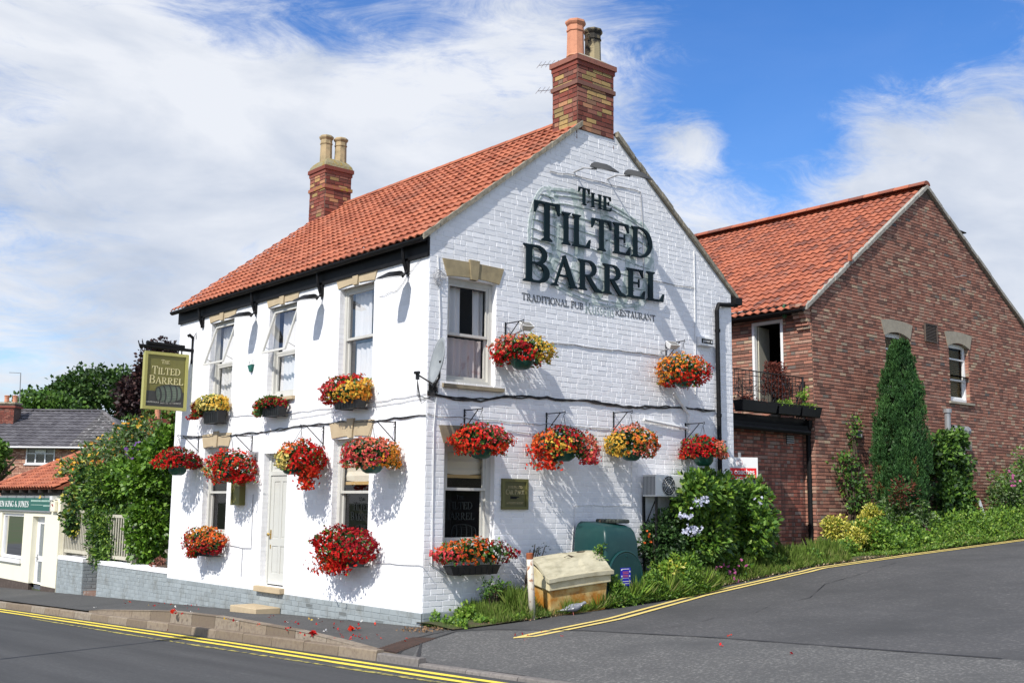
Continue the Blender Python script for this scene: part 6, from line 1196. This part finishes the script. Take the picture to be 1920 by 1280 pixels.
shrub('shrub', 'feathery mid green shrub pushing through the fence above the gateway', 'shrub', [(166, 860, 246, 1000, 'x', .40, .55, 60), (172, 960, 240, 1056, 'x', .25, .35, 40)], [leaf_g, leaf_lt, leaf_dk], .10, 130, .27, 102, .35, spread=.8)
shrub('shrub', 'tall silvery shrub with orange and purple flower spikes above the ivy', 'flowering shrub', [(195, 790, 335, 880, 'x', 1.5, .9, 70), (122, 835, 240, 935, 'x', 1.2, .9, 60), (108, 885, 200, 965, 'x', .9, .7, 40)], [leaf_bud, leaf_g], .13, 85, .30, 103, .35, flowers=[('tang', 300, .05, None), ('yel', 420, .05, None), ('purp', 16, .08, (200, 830, 310, 870, 'x', .8)), ('yel', 30, .05, (150, 900, 195, 960, 'x', .5))], spread=.9)
shrub('shrub', 'yellow spotted bush beside the shop wall just above the slatted fence', 'shrub', [(128, 862, 186, 1010, 'y', 15.1, .45, 60)], [leaf_yel, leaf_dk, leaf_g], .10, 70, .20, 104, .7, spread=.6, base=(.75, 14.8, -.2), pick=[.12, .5, .38])
shrub('shrub', 'small reddish plant on the wall top at the foot of the ivy beside the pub', 'shrub', [(288, 1050, 312, 1072, 'x', .2, .15, 8)], [M('clay_leaf', (.25, .10, .07), .8)], .06, 30, .10, 105, .6, base=(.2, 9.3, .33))
# right of the tank
shrub('shrub', 'big leafy hydrangea at the right end of the gable, with pale lilac flower heads', 'hydrangea', [(1266, 884, 1392, 1000, 'y', -.30, .55, 66), (1336, 905, 1450, 1060, 'y', -.25, .6, 80), (1262, 960, 1360, 1060, 'y', -.35, .5, 40), (1274, 890, 1330, 965, 'y', -.62, .25, 24)], [leaf_g, leaf_lt, leaf_dk], .115, 95, .21, 111, .52, flowers=[('blue', 34, .030, (1290, 925, 1342, 955, 'y', -.92)), ('blue', 20, .030, (1270, 962, 1305, 975, 'y', -.92)), ('blue', 34, .030, (1266, 982, 1322, 1004, 'y', -.92)), ('blue', 5, .03, (1415, 925, 1440, 950, 'y', -.8))], pick=[.5, .3, .2], droop=.1)
shrub('shrub', 'dark small leaved bush with dull red rose hips right beside the green tank', 'shrub', [(1206, 962, 1270, 1068, 'y', -.25, .35, 46)], [leaf_dk], .065, 75, .16, 112, .6, flowers=[('oran', 6, .022, (1200, 985, 1225, 1050, 'y', -.6))])
shrub('shrub', 'loose green perennials with magenta flowers in front of the big hydrangea', 'perennials', [(1225, 1040, 1330, 1108, 'y', -.62, .35, 40), (1310, 1040, 1400, 1104, 'y', -.45, .35, 36), (1380, 1030, 1462, 1092, 'y', -.20, .35, 32)], [leaf_g, leaf_lt, leaf_dk], .085, 65, .15, 113, .4, flowers=[('mag', 22, .032, (1315, 1040, 1440, 1098, 'y', -.75))], pick=[.5, .3, .2])
shrub('shrub', 'low yellow green bush at the front edge of the verge below the lilac flowers', 'shrub', [(1235, 1045, 1290, 1095, 'y', -.75, .25, 16)], [leaf_lt, leaf_yel], .07, 60, .12, 114, .6, pick=[.85, .15])
# along the brick gable
c = ony(1690, 800, .35); t = thing('conifer', 'tall narrow green cypress in front of the brick gable', 'conifer', (c.x, .35, H(c.x, .4))); g_ = np.random.default_rng(5)
prof_c = [(612, 4), (640, 17), (680, 30), (730, 44), (780, 53), (830, 57), (880, 57), (920, 52), (965, 44)]; n = 1500; yy = g_.uniform(0, 1, n) ** .8; Ps = []; Qs = []
dq = (c - CP).dot(CF)
zt_, zb_ = ony(1688, 622, .35).z, ony(1690, 968, .35).z; top = np.array(ony(1687, 626, .35)[:]); bot = np.array(ony(1690, 968, .35)[:])
Rs = []; n = 420; yy = g_.uniform(.02, 1, n) ** .72
for k in range(n):                                   # upright plumes over a narrow cone
    a = g_.uniform(0, 2 * math.pi); f = yy[k]; py = 613 + f * 355; R_ = float(np.interp(py, [q for q, _ in prof_c], [w_ for _, w_ in prof_c])) * .84 * dq / FPX * g_.uniform(.72, 1.04); cen = top + (bot - top) * f
    o_ = np.array((math.cos(a), math.sin(a), 0)); b = cen + o_ * R_; ln = g_.uniform(.35, .62) * (.5 + .5 * f); d_ = np.array((0, 0, 1.)) + o_ * g_.uniform(-.02, .16); m = 130; t_ = g_.random((m, 1)); rr = (.085 * (1 - t_) ** .7 + .012) * (.6 + .5 * f)
    ang = g_.uniform(0, 2 * math.pi, (m, 1)); rad_ = np.concatenate([np.cos(ang), np.sin(ang), np.zeros((m, 1))], 1); Ps.append(b + d_ * (t_ - .4) * ln + rad_ * rr); Qs.append(d_ + rad_ * .55); Rs.append((g_.random() * .45 + t_[:, 0] * .30 + g_.random(m) * .25) * (.93 if py < 880 or abs(math.sin(a * 2 + 1)) > .5 else 1.35))
P = np.concatenate(Ps); Q = np.concatenate(Qs); leafmesh('foliage', [leaf_con], t, P, Q, .062, .30, None, .22, 0, np.concatenate(Rs), seed=120)
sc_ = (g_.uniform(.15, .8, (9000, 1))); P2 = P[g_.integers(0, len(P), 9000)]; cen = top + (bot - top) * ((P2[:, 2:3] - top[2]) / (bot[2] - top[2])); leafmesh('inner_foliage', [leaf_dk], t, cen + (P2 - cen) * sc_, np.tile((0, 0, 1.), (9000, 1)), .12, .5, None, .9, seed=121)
c2 = ony(1700, 930, -.15); P, Q = clumps(c2 + Vector((0, .05, 0)), (.42, .18, .42), 30, .12, 40, g_); leafmesh('brown_patch', [leaf_brn, leaf_con], t, P, Q, .08, .35, g_.integers(0, 2, len(P)), .6, seed=122)
mb = MB(); mb.tube([(c.x, .35, H(c.x, .4) - .1), (c.x, .35, H(c.x, .4) + .5), tuple(top)], [.09, .07, .01], 8); mb.build('trunk', bark, t)
shrub('climbing_rose', 'sparse climbing rose on the brick wall left of the cypress', 'climber', [(1554, 835, 1622, 925, 'y', .98, .12, 22), (1595, 770, 1612, 850, 'y', 1.05, .06, 8), (1580, 880, 1640, 975, 'y', .8, .25, 24)], [leaf_dk, leaf_g], .085, 16, .17, 131, .6, nst=16)
shrub('shrub', 'leafy green bush between the cypress and the white post, under the flue pipe', 'shrub', [(1738, 800, 1825, 905, 'y', .70, .38, 48), (1742, 880, 1835, 1015, 'y', .55, .35, 60)], [leaf_g, leaf_dk], .12, 62, .20, 132, .6)
shrub('shrub', 'bright golden variegated bush at the foot of the brick corner', 'shrub', [(1562, 985, 1655, 1050, 'y', .30, .3, 50), (1600, 945, 1668, 1010, 'y', .45, .28, 34), (1545, 965, 1590, 1010, 'y', .6, .2, 14)], [leaf_yel, leaf_lt], .062, 85, .13, 133, .65, pick=[.85, .15])
shrub('shrub', 'low green clump with magenta flowers below the golden bush at the brick corner', 'perennials', [(1540, 1012, 1612, 1050, 'y', .15, .22, 26)], [leaf_g, leaf_lt], .07, 55, .10, 134, .5, flowers=[('mag', 5, .03, None)])
shrub('shrub', 'rounded grey green bush between the golden bush and the cypress foot', 'shrub', [(1636, 925, 1762, 1040, 'y', .10, .40, 70)], [leaf_g, leaf_bud], .085, 75, .17, 135, .4, flowers=[('mag', 6, .035, (1720, 985, 1755, 1015, 'y', -.3))])
shrub('shrub', 'tall dark bush with magenta flowers at the right edge of the photo', 'shrub', [(1848, 870, 1940, 1005, 'y', .55, .4, 60), (1905, 840, 1960, 940, 'y', .6, .4, 24)], [leaf_g, leaf_bud], .085, 70, .19, 136, .5, flowers=[('mag', 14, .035, (1880, 860, 1918, 930, 'y', .1))])
shrub('shrub', 'small bush with orange young leaves in front of the white post', 'shrub', [(1798, 928, 1832, 968, 'y', .35, .15, 12)], [leaf_lt, flower('orange_leaf', (.55, .16, .06))], .08, 34, .12, 137, .6, pick=[.6, .4])
a = ony(1836, 936, .35); b = ony(1850, 972, .35); mb = MB(); mb.add([a + Vector((-.07, 0, 0)), a + Vector((.07, 0, 0)), b + Vector((.08, 0, -.1)), b + Vector((-.06, 0, -.1)), a + Vector((-.07, .02, 0)), a + Vector((.07, .02, 0)), b + Vector((.08, .02, -.1)), b + Vector((-.06, .02, -.1))], [(0, 1, 2, 3), (7, 6, 5, 4), (0, 4, 5, 1), (1, 5, 6, 2), (2, 6, 7, 3), (3, 7, 4, 0)]); tag(mb.build('board', white_paint, bevel=.01), 'white board leaning in the bushes at the foot of the brick gable', 'board')
a = onx(1801, 830, 0) ; mb = MB(); a = ony(1806, 845, YB - .05); b = ony(1808, 930, YB - .05); mb.tube([a, b], .05, 8); mb.build('white_pipe', white_paint, bb); a = ony(1795, 825, YB); b = ony(1822, 845, YB); mb = MB(); mb.fbox(BG, a.x, b.z, -.05, b.x, a.z, .015); mb.build('lintel', grey_stone, bb)
# ------------------------------------------------------------------ ground cover (stuff)
def patch(n, x0, x1, ya, yb, g_):
    x = g_.uniform(x0, x1, n); t_ = g_.random(n); y = np.array([ya(a) + (yb(a) - ya(a)) * b for a, b in zip(x, t_)]); z = np.array([H(a, b) + .02 for a, b in zip(x, y)]); return np.stack([x, y, z], 1), t_
g_ = np.random.default_rng(9)
P, tt = patch(34000, -.05, 9.6, lambda x: vy(x) - .06, lambda x: min(-.03, vy(x) + .95), g_)
nz = np.sin(P[:, 0] * 3.1) * np.sin(P[:, 0] * 7.7 + 1) * .3 + .7; sz = (.09 + .22 * np.minimum(1, tt * 2.2)) * nz * np.where(P[:, 0] < .6, .22, 1) * np.where(P[:, 0] < 1.2, .7, 1); drop = g_.random(len(P)) > .05
o = leafmesh('grass', [grass_m], None, P[drop], np.tile((0, 0, 1.), (drop.sum(), 1)), sz[drop] * 1.5, .07, None, .30, 0, g_.random(drop.sum()) * .75 + .25 * (1 - tt[drop]), .1, 140); o['kind'] = 'stuff'
P, tt = patch(9000, 1.9, 5.6, lambda x: vy(x) + .12, lambda x: -.95 if x > 3 else -.9, g_); P = P[g_.random(len(P)) < .32]; P[:, 1] = np.minimum(P[:, 1], np.where(P[:, 0] < 3.2, -.95, -.92))
Pw, tw = patch(9000, 2.9, 5.4, lambda x: -1.05, lambda x: -.90, g_); Pw[:, 2] += g_.uniform(0, .46, len(Pw)) * (.6 + .4 * np.sin(Pw[:, 0] * 7)); ow = leafmesh('tall_weeds', [leaf_g, leaf_lt], None, Pw, np.tile((0, 0, .7), (len(Pw), 1)), .055, .4, g_.integers(0, 2, len(Pw)), .7, seed=146, face=np.tile((-.4, -.6, .9), (len(Pw), 1))); ow['kind'] = 'stuff'
o = leafmesh('tall_grass', [grass_m, leaf_lt], None, P, np.tile((0, 0, 1.), (len(P), 1)), .30 * (.6 + .4 * np.sin(P[:, 0] * 4) ** 2) * np.where(P[:, 0] > 3.1, 1.35, .8), .045, (g_.random(len(P)) < .25).astype(int), .42, 0, None, .1, 145); o['kind'] = 'stuff'
P, tt = patch(20000, .1, 9.6, lambda x: vy(x) - .02, lambda x: min(-.02, vy(x) + .9), g_); ks_ = (np.sin(P[:, 0] * 5 + 2) + np.sin(P[:, 1] * 9 + P[:, 0] * 2) + np.sin(P[:, 0] * 13)) > .1; P = P[ks_]; tk = tt[ks_]; P[:, 2] += g_.uniform(0, .13, len(P)) * (.4 + tk) + np.where((P[:, 0] > 2.1) & (tk > .15), g_.uniform(0, .24, len(P)) * (.55 + .45 * np.sin(P[:, 0] * 5.3)), 0)
o = leafmesh('weeds', [leaf_lt, leaf_g], None, P, np.tile((0, 0, .6), (len(P), 1)), .055, .6, g_.integers(0, 2, len(P)), .8, seed=141, face=np.tile((-.4, -.5, 1.), (len(P), 1)), fn=.5); o['kind'] = 'stuff'
P, tt = patch(70000, 11.6, 24, lambda x: vy(x) + .10, lambda x: YB - .05, g_); P[:, 2] += g_.uniform(.0, .82, len(P)) * np.minimum(1, tt * 4 + .35) * (.75 + .25 * np.sin(P[:, 0] * 6))
Pc, tc_ = patch(52000, 11.0, 24, lambda x: vy(x) - .06, lambda x: vy(x) + .95, g_); hh = (.34 + .10 * np.sin(Pc[:, 0] * 2.3) + .07 * np.sin(Pc[:, 0] * 7)) * np.minimum(1, tc_ * 3 + .15) * np.clip((Pc[:, 0] - 12.2) / 1.2, .16, 1); Pc[:, 2] += g_.uniform(0, 1, len(Pc)) * hh; oc = leafmesh('verge_cover', [leaf_lt, leaf_g, grass_m], None, Pc, np.tile((-.1, -.3, .8), (len(Pc), 1)), .06, .45, g_.integers(0, 3, len(Pc)), .7, seed=147, face=np.tile((-.5, -.5, .9), (len(Pc), 1)), fn=.5); oc['kind'] = 'stuff'
o = leafmesh('ground_cover', [leaf_lt, leaf_g], None, P, np.tile((-.1, -.3, .6), (len(P), 1)), .075, .55, g_.integers(0, 2, len(P)), .8, seed=142, face=np.tile((-.4, -.5, 1.), (len(P), 1)), fn=.5); o['kind'] = 'stuff'
P, tt = patch(420, -.5, .8, lambda x: vy(x) + .0, lambda x: -.03, g_)
o = leafmesh('dry_litter', [M('dead_leaf', (.26, .15, .08), .9, n=(9, (.14, .10, .05), .4, .7))], None, P, np.tile((0, 0, .2), (len(P), 1)), .035, .6, None, 1, seed=143); o['kind'] = 'stuff'
P, tt = patch(1800, 1.0, 12, lambda x: vy(x) - .10, lambda x: vy(x) + .14, g_); P[:, 2] += .005
o = leafmesh('roadside_litter', [MATS['dead_leaf'], soil, stone], None, P, np.tile((0, 0, .2), (len(P), 1)), .028, .7, g_.integers(0, 3, len(P)), 1, seed=144); o['kind'] = 'stuff'
shrub('weed', 'spiky dark weed growing under the gable trough of orange flowers', 'weed', [(896, 1085, 950, 1120, 'y', -.35, .12, 14)], [leaf_dk, leaf_g], .05, 20, .08, 151, .5, nst=12); shrub('weed', 'bright green weed at the plinth nearest the street corner', 'weed', [(855, 1135, 895, 1165, 'y', -.30, .15, 14)], [leaf_lt], .055, 30, .07, 152, .6)
shrub('weed', 'thin stalked weed showing above the rusty post against the gable', 'weed', [(985, 1012, 1030, 1040, 'y', -.2, .06, 5)], [leaf_dk], .04, 8, .06, 153, .5, nst=6, base=(1.75, -.25, .1)); shrub('weed', 'small green weed between the grit bin and the green tank', 'weed', [(1108, 1020, 1140, 1075, 'y', -.75, .08, 16)], [leaf_g], .05, 26, .07, 154, .4, nst=8)
# fallen petals on the pavement and road
g_ = np.random.default_rng(17); pts = []; 
for (px, py, sx, sy, n) in ((560, 1165, 60, 12, 22), (640, 1180, 60, 10, 16), (350, 1132, 45, 6, 40), (430, 1128, 60, 6, 30), (250, 1130, 40, 5, 6), (690, 1195, 60, 8, 14), (330, 1184, 6, 1, 3), (1020, 1195, 60, 8, 6), (1290, 1240, 80, 20, 3)):
    for _ in range(n):
        q = HG(px + g_.normal(0, sx), py + g_.normal(0, sy))
        if q.x < -.02 or q.y < -1.2: pts.append((q.x, q.y, H(q.x, q.y) + .008))
pts = np.array(pts); pp = np.repeat(pts, 3, 0); o = leafmesh('fallen_petals', [FL['red'], FL['crim'], FL['ored'], FL['white'], FL['yel']], None, pp + g_.normal(0, .012, pp.shape) * (1, 1, .3), np.tile((0, 0, .25), (len(pp), 1)), .034, .8, np.repeat(g_.choice(5, len(pts), p=[.36, .28, .2, .12, .04]), 3), 1., seed=160); o['kind'] = 'stuff'
for i, (px, py, col, lb) in enumerate(((322, 1184, 'ored', 'fallen scarlet blossom on the yellow line by the kerb'), (589, 1151, 'red', 'fallen red blossom on the pavement right of the doorstep'), (660, 1182, 'ored', 'fallen scarlet blossom in the middle of the pavement, farthest right'), (586, 1190, 'red', 'fallen red blossom at the back of the kerb'))):
    q = HG(px, py); q.z = H(q.x, q.y) + .02; t = thing('fallen_blossom', lb, 'blossom', q, 'whole blossoms fallen from the baskets'); C_ = np.tile(np.array(q[:]), (5, 1)) + g_.normal(0, .03, (5, 3)) * (1, 1, .2); blossoms('petals', [FL[col]], t, C_, np.tile((0, 0, 1.), (5, 1)), np.zeros(5, int), .045, 170 + i, 8)
# ------------------------------------------------------------------ far houses and trees
FH_ = Vector((CF.x, CF.y, 0)).normalized(); RH_ = Vector((CR.x, CR.y, 0)).normalized()
def far(px, py, D): d = ray(px, py); return CP + d * (D / d.dot(FH_))
D = 60.; t = thing('house', 'brick house with grey hipped roof and white leaded window beyond the shop', 'house', far(100, 950, 62)); a = far(-90, 836, D); b = far(252, 836, D); zg = -2.8
def HF(u, v, d=0.): return a + RH_ * u - FH_ * d + Vector((0, 0, v - a.z))
Wd = (b - a).dot(RH_); hw = [((far(50, 838, D) - a).dot(RH_), (far(104, 838, D) - a).dot(RH_), far(50, 869, D).z, far(50, 840, D).z)]
mb = MB(); wall(mb, HF, 0, Wd, zg, a.z, hw, .08, 0); q = HF(0, a.z); bk = FH_ * 9
for (u) in (0, Wd): mb.quad(HF(u, zg), HF(u, zg, -9), HF(u, a.z, -9), HF(u, a.z))
mb.quad(HF(0, zg, -9), HF(Wd, zg, -9), HF(Wd, a.z, -9), HF(0, a.z, -9)); bricks(mb, HF, 0, Wd, zg, a.z - .02, hw, bl=.24, bh=.085, j=.012, rel=.006, rv=.002, m=1, head=.5)
house_brick = M('far_house_brick', ramp=[(0, (.30, .13, .09)), (.5, (.50, .26, .18)), (.9, (.62, .40, .28)), (1, (.26, .16, .13))], rough=.9); mb.build('wall', [brick_mortar, house_brick], t)
u0, u1, v0, v1 = hw[0]; mb = MB(); f = .06
for (p, q, r, s) in ((u0, v0, u0 + f, v1), (u1 - f, v0, u1, v1), (u0 + f, v1 - f, u1 - f, v1), (u0 + f, v0, u1 - f, v0 + f), (u0 + f, v1 - .30, u1 - f, v1 - .25), (u0 + (u1 - u0) / 3 - .03, v0 + f, u0 + (u1 - u0) / 3 + .03, v1 - f), (u0 + (u1 - u0) * 2 / 3 - .03, v0 + f, u0 + (u1 - u0) * 2 / 3 + .03, v1 - f)): mb.fbox(HF, p, q, -.07, r, s, .02)
mb.fbox(HF, u0 - .06, v0 - .07, -.05, u1 + .06, v0, .07); mb.fbox(HF, u0 + (u1 - u0) / 3 + .03, v1 - .24, -.05, u0 + (u1 - u0) * 2 / 3 - .03, v1 - .07, .03); w = mb.build('window', upvc, t); mb = MB(); mb.quad(HF(u0, v0, -.06), HF(u1, v0, -.06), HF(u1, v1, -.06), HF(u0, v1, -.06)); mb.build('glass', M('far_glass', (.02, .025, .03), .08, spec=.8), w)
mb = MB()
for k in range(-6, 16):
    for s in (-1, 1):
        x = u0 + k * .14; P_ = [(x + s * j * .14 + (0 if s > 0 else .98), v0 + j * .14) for j in range(8)]; P_ = [p_ for p_ in P_ if u0 < p_[0] < u1 and p_[1] < v1 - .3]
        if len(P_) > 1: mb.tube([HF(*P_[0], -.052), HF(*P_[-1], -.052)], .006, 3, cap=False)
mb.build('lead_lattice', M('lead', (.16, .17, .18), .6), w)
hr = far(190, 771, D + 4.2); hz = hr.z; ur = (hr - a).dot(RH_); eo = HF(-.4, a.z - .08, .45); sv = FH_ * 4.9 + Vector((0, 0, hz - a.z + .08)); LT = Wd + .9
def hc(lo, hi): return lambda cu_, cv_: lo <= cu_ < hi and cu_ * LT - .4 < (Wd + .5) - cv_ * (Wd + .5 - ur)
split = ((far(160, 800, D + 2) - a).dot(RH_) + .4) / LT; nt_ = int(LT / .30)
mb = MB(); tiles(mb, eo, RH_ * LT, sv, nt_, 13, .018, 4, 0, hc(0, split), .04); tiles(mb, eo, RH_ * LT, sv, nt_, 13, .018, 4, 1, hc(split, 2), .04)
e1 = HF(Wd + .5, a.z - .08, .45); e2 = HF(Wd + .5, a.z - .08, -9.4); pr_ = eo + RH_ * (ur + .4) + sv; p0 = eo + sv; mb.quad(eo - Vector((0, 0, .05)), e1 - Vector((0, 0, .05)), pr_ - Vector((0, 0, .06)), p0 - Vector((0, 0, .06)), 0); mb.add([e1, e2, pr_], [(0, 1, 2)], 0); e3 = HF(-.4, a.z - .08, -9.4); mb.quad(e3, e2, pr_, p0, 0)
ridge(mb, p0 + Vector((0, 0, .03)), pr_ + Vector((0, 0, .03)), .13); ridge(mb, pr_ + Vector((0, 0, .03)), e1 + Vector((0, 0, .08)), .13, m=1); hroof = mb.build('roof', [grey_tile, lichen_tile], t)
mb = MB(); mb.tube([HF(-.4, a.z - .04, .5), HF(Wd + .5, a.z - .04, .5)], .045, 6); mb.build('gutter', upvc, t)
cc = far(17, 790, D + 3); mb = MB(); zt_ = far(17, 758, D + 3).z
def CB(x0, x1, z0, z1, m=0): P = [cc + RH_ * x + FH_ * y for x, y in ((x0, x0), (x1, x0), (x1, x1), (x0, x1))]; V = [Vector((p_.x, p_.y, z0)) for p_ in P] + [Vector((p_.x, p_.y, z1)) for p_ in P]; mb.add(V, [(0, 1, 5, 4), (1, 2, 6, 5), (2, 3, 7, 6), (3, 0, 4, 7), (4, 5, 6, 7)], m)
CB(-.45, .45, cc.z - 1.6, zt_)
for k in range(16):
    z = cc.z - .5 + k * .085
    if z < zt_ - .1: bricks(mb, lambda u, v, d=0.: Vector((*(cc + RH_ * u + FH_ * (-.45 - d))[:2], v)), -.45, .45, z, z + .085, [], rel=.01, rv=.003, m=1, j=.014)
CB(-.53, .53, zt_ - .22, zt_ - .12, 1); CB(-.5, .5, zt_, zt_ + .1, 2); mb.build('chimney', [brick_mortar, old_brick, flaunch], hroof)
for dx in (-.22, .25): pot('chimney_pot', hroof, tuple(Vector((*(cc + RH_ * dx)[:2], zt_ + .1))), .42, .13, terracotta, 10)
ta = thing('tv_aerial', 'thin television aerial on a pole above the grey roofed house', 'aerial', cc); mb = MB(); q0, q1 = far(36, 768, D + 3.5), far(39, 699, D + 3.5); mb.tube([q0, q1], .03, 5); mb.build('pole', grey_metal, ta); mb = MB(); q2 = far(17, 698, D + 3.5); mb.tube([q1, q2], .018, 4); mb.build('boom', grey_metal, ta)
for (x, y0_, y1_) in ((1012, 122, 0), (1009, 170, 0)):
    pass
t = thing('tv_aerial', 'two thin aerial combs sticking out behind the near chimney of the pub', 'aerial', (3.1, .75, 9.0)); mb = MB()
for (xa_, ya_, xb_, yb_) in ((1011, 123, 1048, 119), (1009, 171, 1048, 168)):
    A_, B_ = ony(xa_, ya_, .75), ony(xb_, yb_, .75); mb.tube([A_, B_ + (B_ - A_).normalized() * .2], .006, 4)
    for k in range(5): p_ = A_.lerp(B_, k / 4.6); mb.tube([p_ + Vector((-.02, -.09, .035)), p_ + Vector((.02, .09, -.02))], .004, 4)
mb.build('comb', grey_metal, t); mb = MB(); mb.tube([(3.12, .66, 8.75), (3.12, .70, 9.5)], .015, 5); mb.build('pole', grey_metal, t)
t = thing('chimney_stack', 'small distant brick chimney with one red pot above the flowering shrub', 'chimney', far(295, 830, 42)); c1 = far(295, 790, 42); mb = MB(); r_ = .32
for (z0_, z1_, r) in ((-2.5, c1.z, .30), (c1.z - .12, c1.z - .02, .36), (c1.z, c1.z + .1, .25)): V = [(c1.x + x * r, c1.y + y * r, z) for z in (z0_, z1_) for x, y in ((-1, -1), (1, -1), (1, 1), (-1, 1))]; mb.add(V, [(0, 1, 5, 4), (1, 2, 6, 5), (2, 3, 7, 6), (3, 0, 4, 7), (4, 5, 6, 7)])
mb.build('shaft', old_brick, t); pot('chimney_pot', t, (c1.x, c1.y, c1.z + .1), .42, .11, terracotta, 10); mb = MB(); q = far(303, 775, 42); mb.tube([q, q - Vector((0, 0, .7))], .01, 4); mb.build('aerial_pole', grey_metal, t)
def tree(label, balls, D, mats, leaf, per, cr, seed, trunk_px, low=-.8, cat='tree', name='broadleaf_tree'):
    g_ = np.random.default_rng(seed); Ps = []; Qs = []; cs = []
    for (px0, py0, px1, py1, n, dd) in balls:
        c = far((px0 + px1) / 2, (py0 + py1) / 2, D + dd); s = (D + dd) / FPX; r = ((px1 - px0) / 2 * s, (px1 - px0) / 2 * s * .8, (py1 - py0) / 2 * s); P, Q = clumps(c, r, n, cr, per, g_, low, inner=.45); Ps.append(P); Qs.append(Q); cs.append(c)
    P = np.concatenate(Ps); Q = np.concatenate(Qs); b = far(trunk_px, 900, D); b.z = -2.5; root = thing(name, label, cat, b, 'trees behind the far houses')
    leafmesh('crown', mats, root, P, Q, leaf, .75, g_.integers(0, len(mats), len(P)) if len(mats) > 1 else None, .8, seed=seed, face=Q + np.array((0, 0, .4)), fn=.6)
    mb = MB(); mid = b.lerp(cs[0], .45); mb.tube([b, mid], [.45, .32], 8)
    for c in cs:
        mb.tube([mid, mid.lerp(c, .5) + Vector((0, 0, .5)), c], [.26, .16, .06], 6)
        for _ in range(5): e = c + Vector(g_.normal(0, 1.6, 3)) * min(1, (balls[0][2] - balls[0][0]) / 110); mb.tube([mid.lerp(c, .7), e], [.09, .02], 5)
    mb.build('trunk', bark, root); return root
tree('broad dark green tree behind the ridge of the grey roofed house', [(120, 688, 250, 770, 70, 0), (75, 712, 160, 790, 46, 1), (205, 700, 275, 790, 36, 2)], 92, [leaf_tree], .34, 60, .95, 201, 150)
tree('paler green tree low behind the aerial of the grey roofed house', [(28, 735, 105, 800, 34, 0), (80, 748, 150, 800, 22, 0)], 84, [leaf_tree, leaf_g], .32, 55, .8, 202, 60)
tree('dark copper beech half hidden by the hanging pub sign', [(228, 690, 345, 805, 90, 0), (262, 648, 345, 730, 44, 0)], 72, [leaf_cop], .26, 70, .70, 203, 290)
tree('olive coloured tree below the hanging pub sign, beside the pub wall', [(262, 765, 345, 850, 46, 0)], 45, [leaf_g, M('olive_leaf', ramp=[(0, (.05, .05, .01)), (1, (.22, .17, .04))], rough=.6, trans=.2)], .17, 60, .42, 204, 300)
tree('leafy branches at the left edge above the shop roof', [(-40, 820, 12, 900, 26, 0)], 34, [leaf_g], .14, 60, .35, 205, -20)
# lamp post across the road: its shadow falls on the road and kerb
lp = thing('lamp_post', 'street lamp post on the near side, seen only by its thin shadow across the road', 'lamp post', (-7.3, 1.7, RZ(1.7))); mb = MB(); z0 = RZ(1.7); mb.tube([(-7.3, 1.7, z0), (-7.3, 1.7, z0 + 5.7)], [.06, .035], 8); mb.build('pole', grey_metal, lp); mb = MB(); mb.box(-7.42, 1.5, z0 + 5.55, -7.18, 1.95, z0 + 5.95); mb.tube([(-7.3, 1.7, z0 + 5.1), (-7.3, 1.7, z0 + 5.35)], .13, 8); mb.build('lantern', grey_metal, lp)
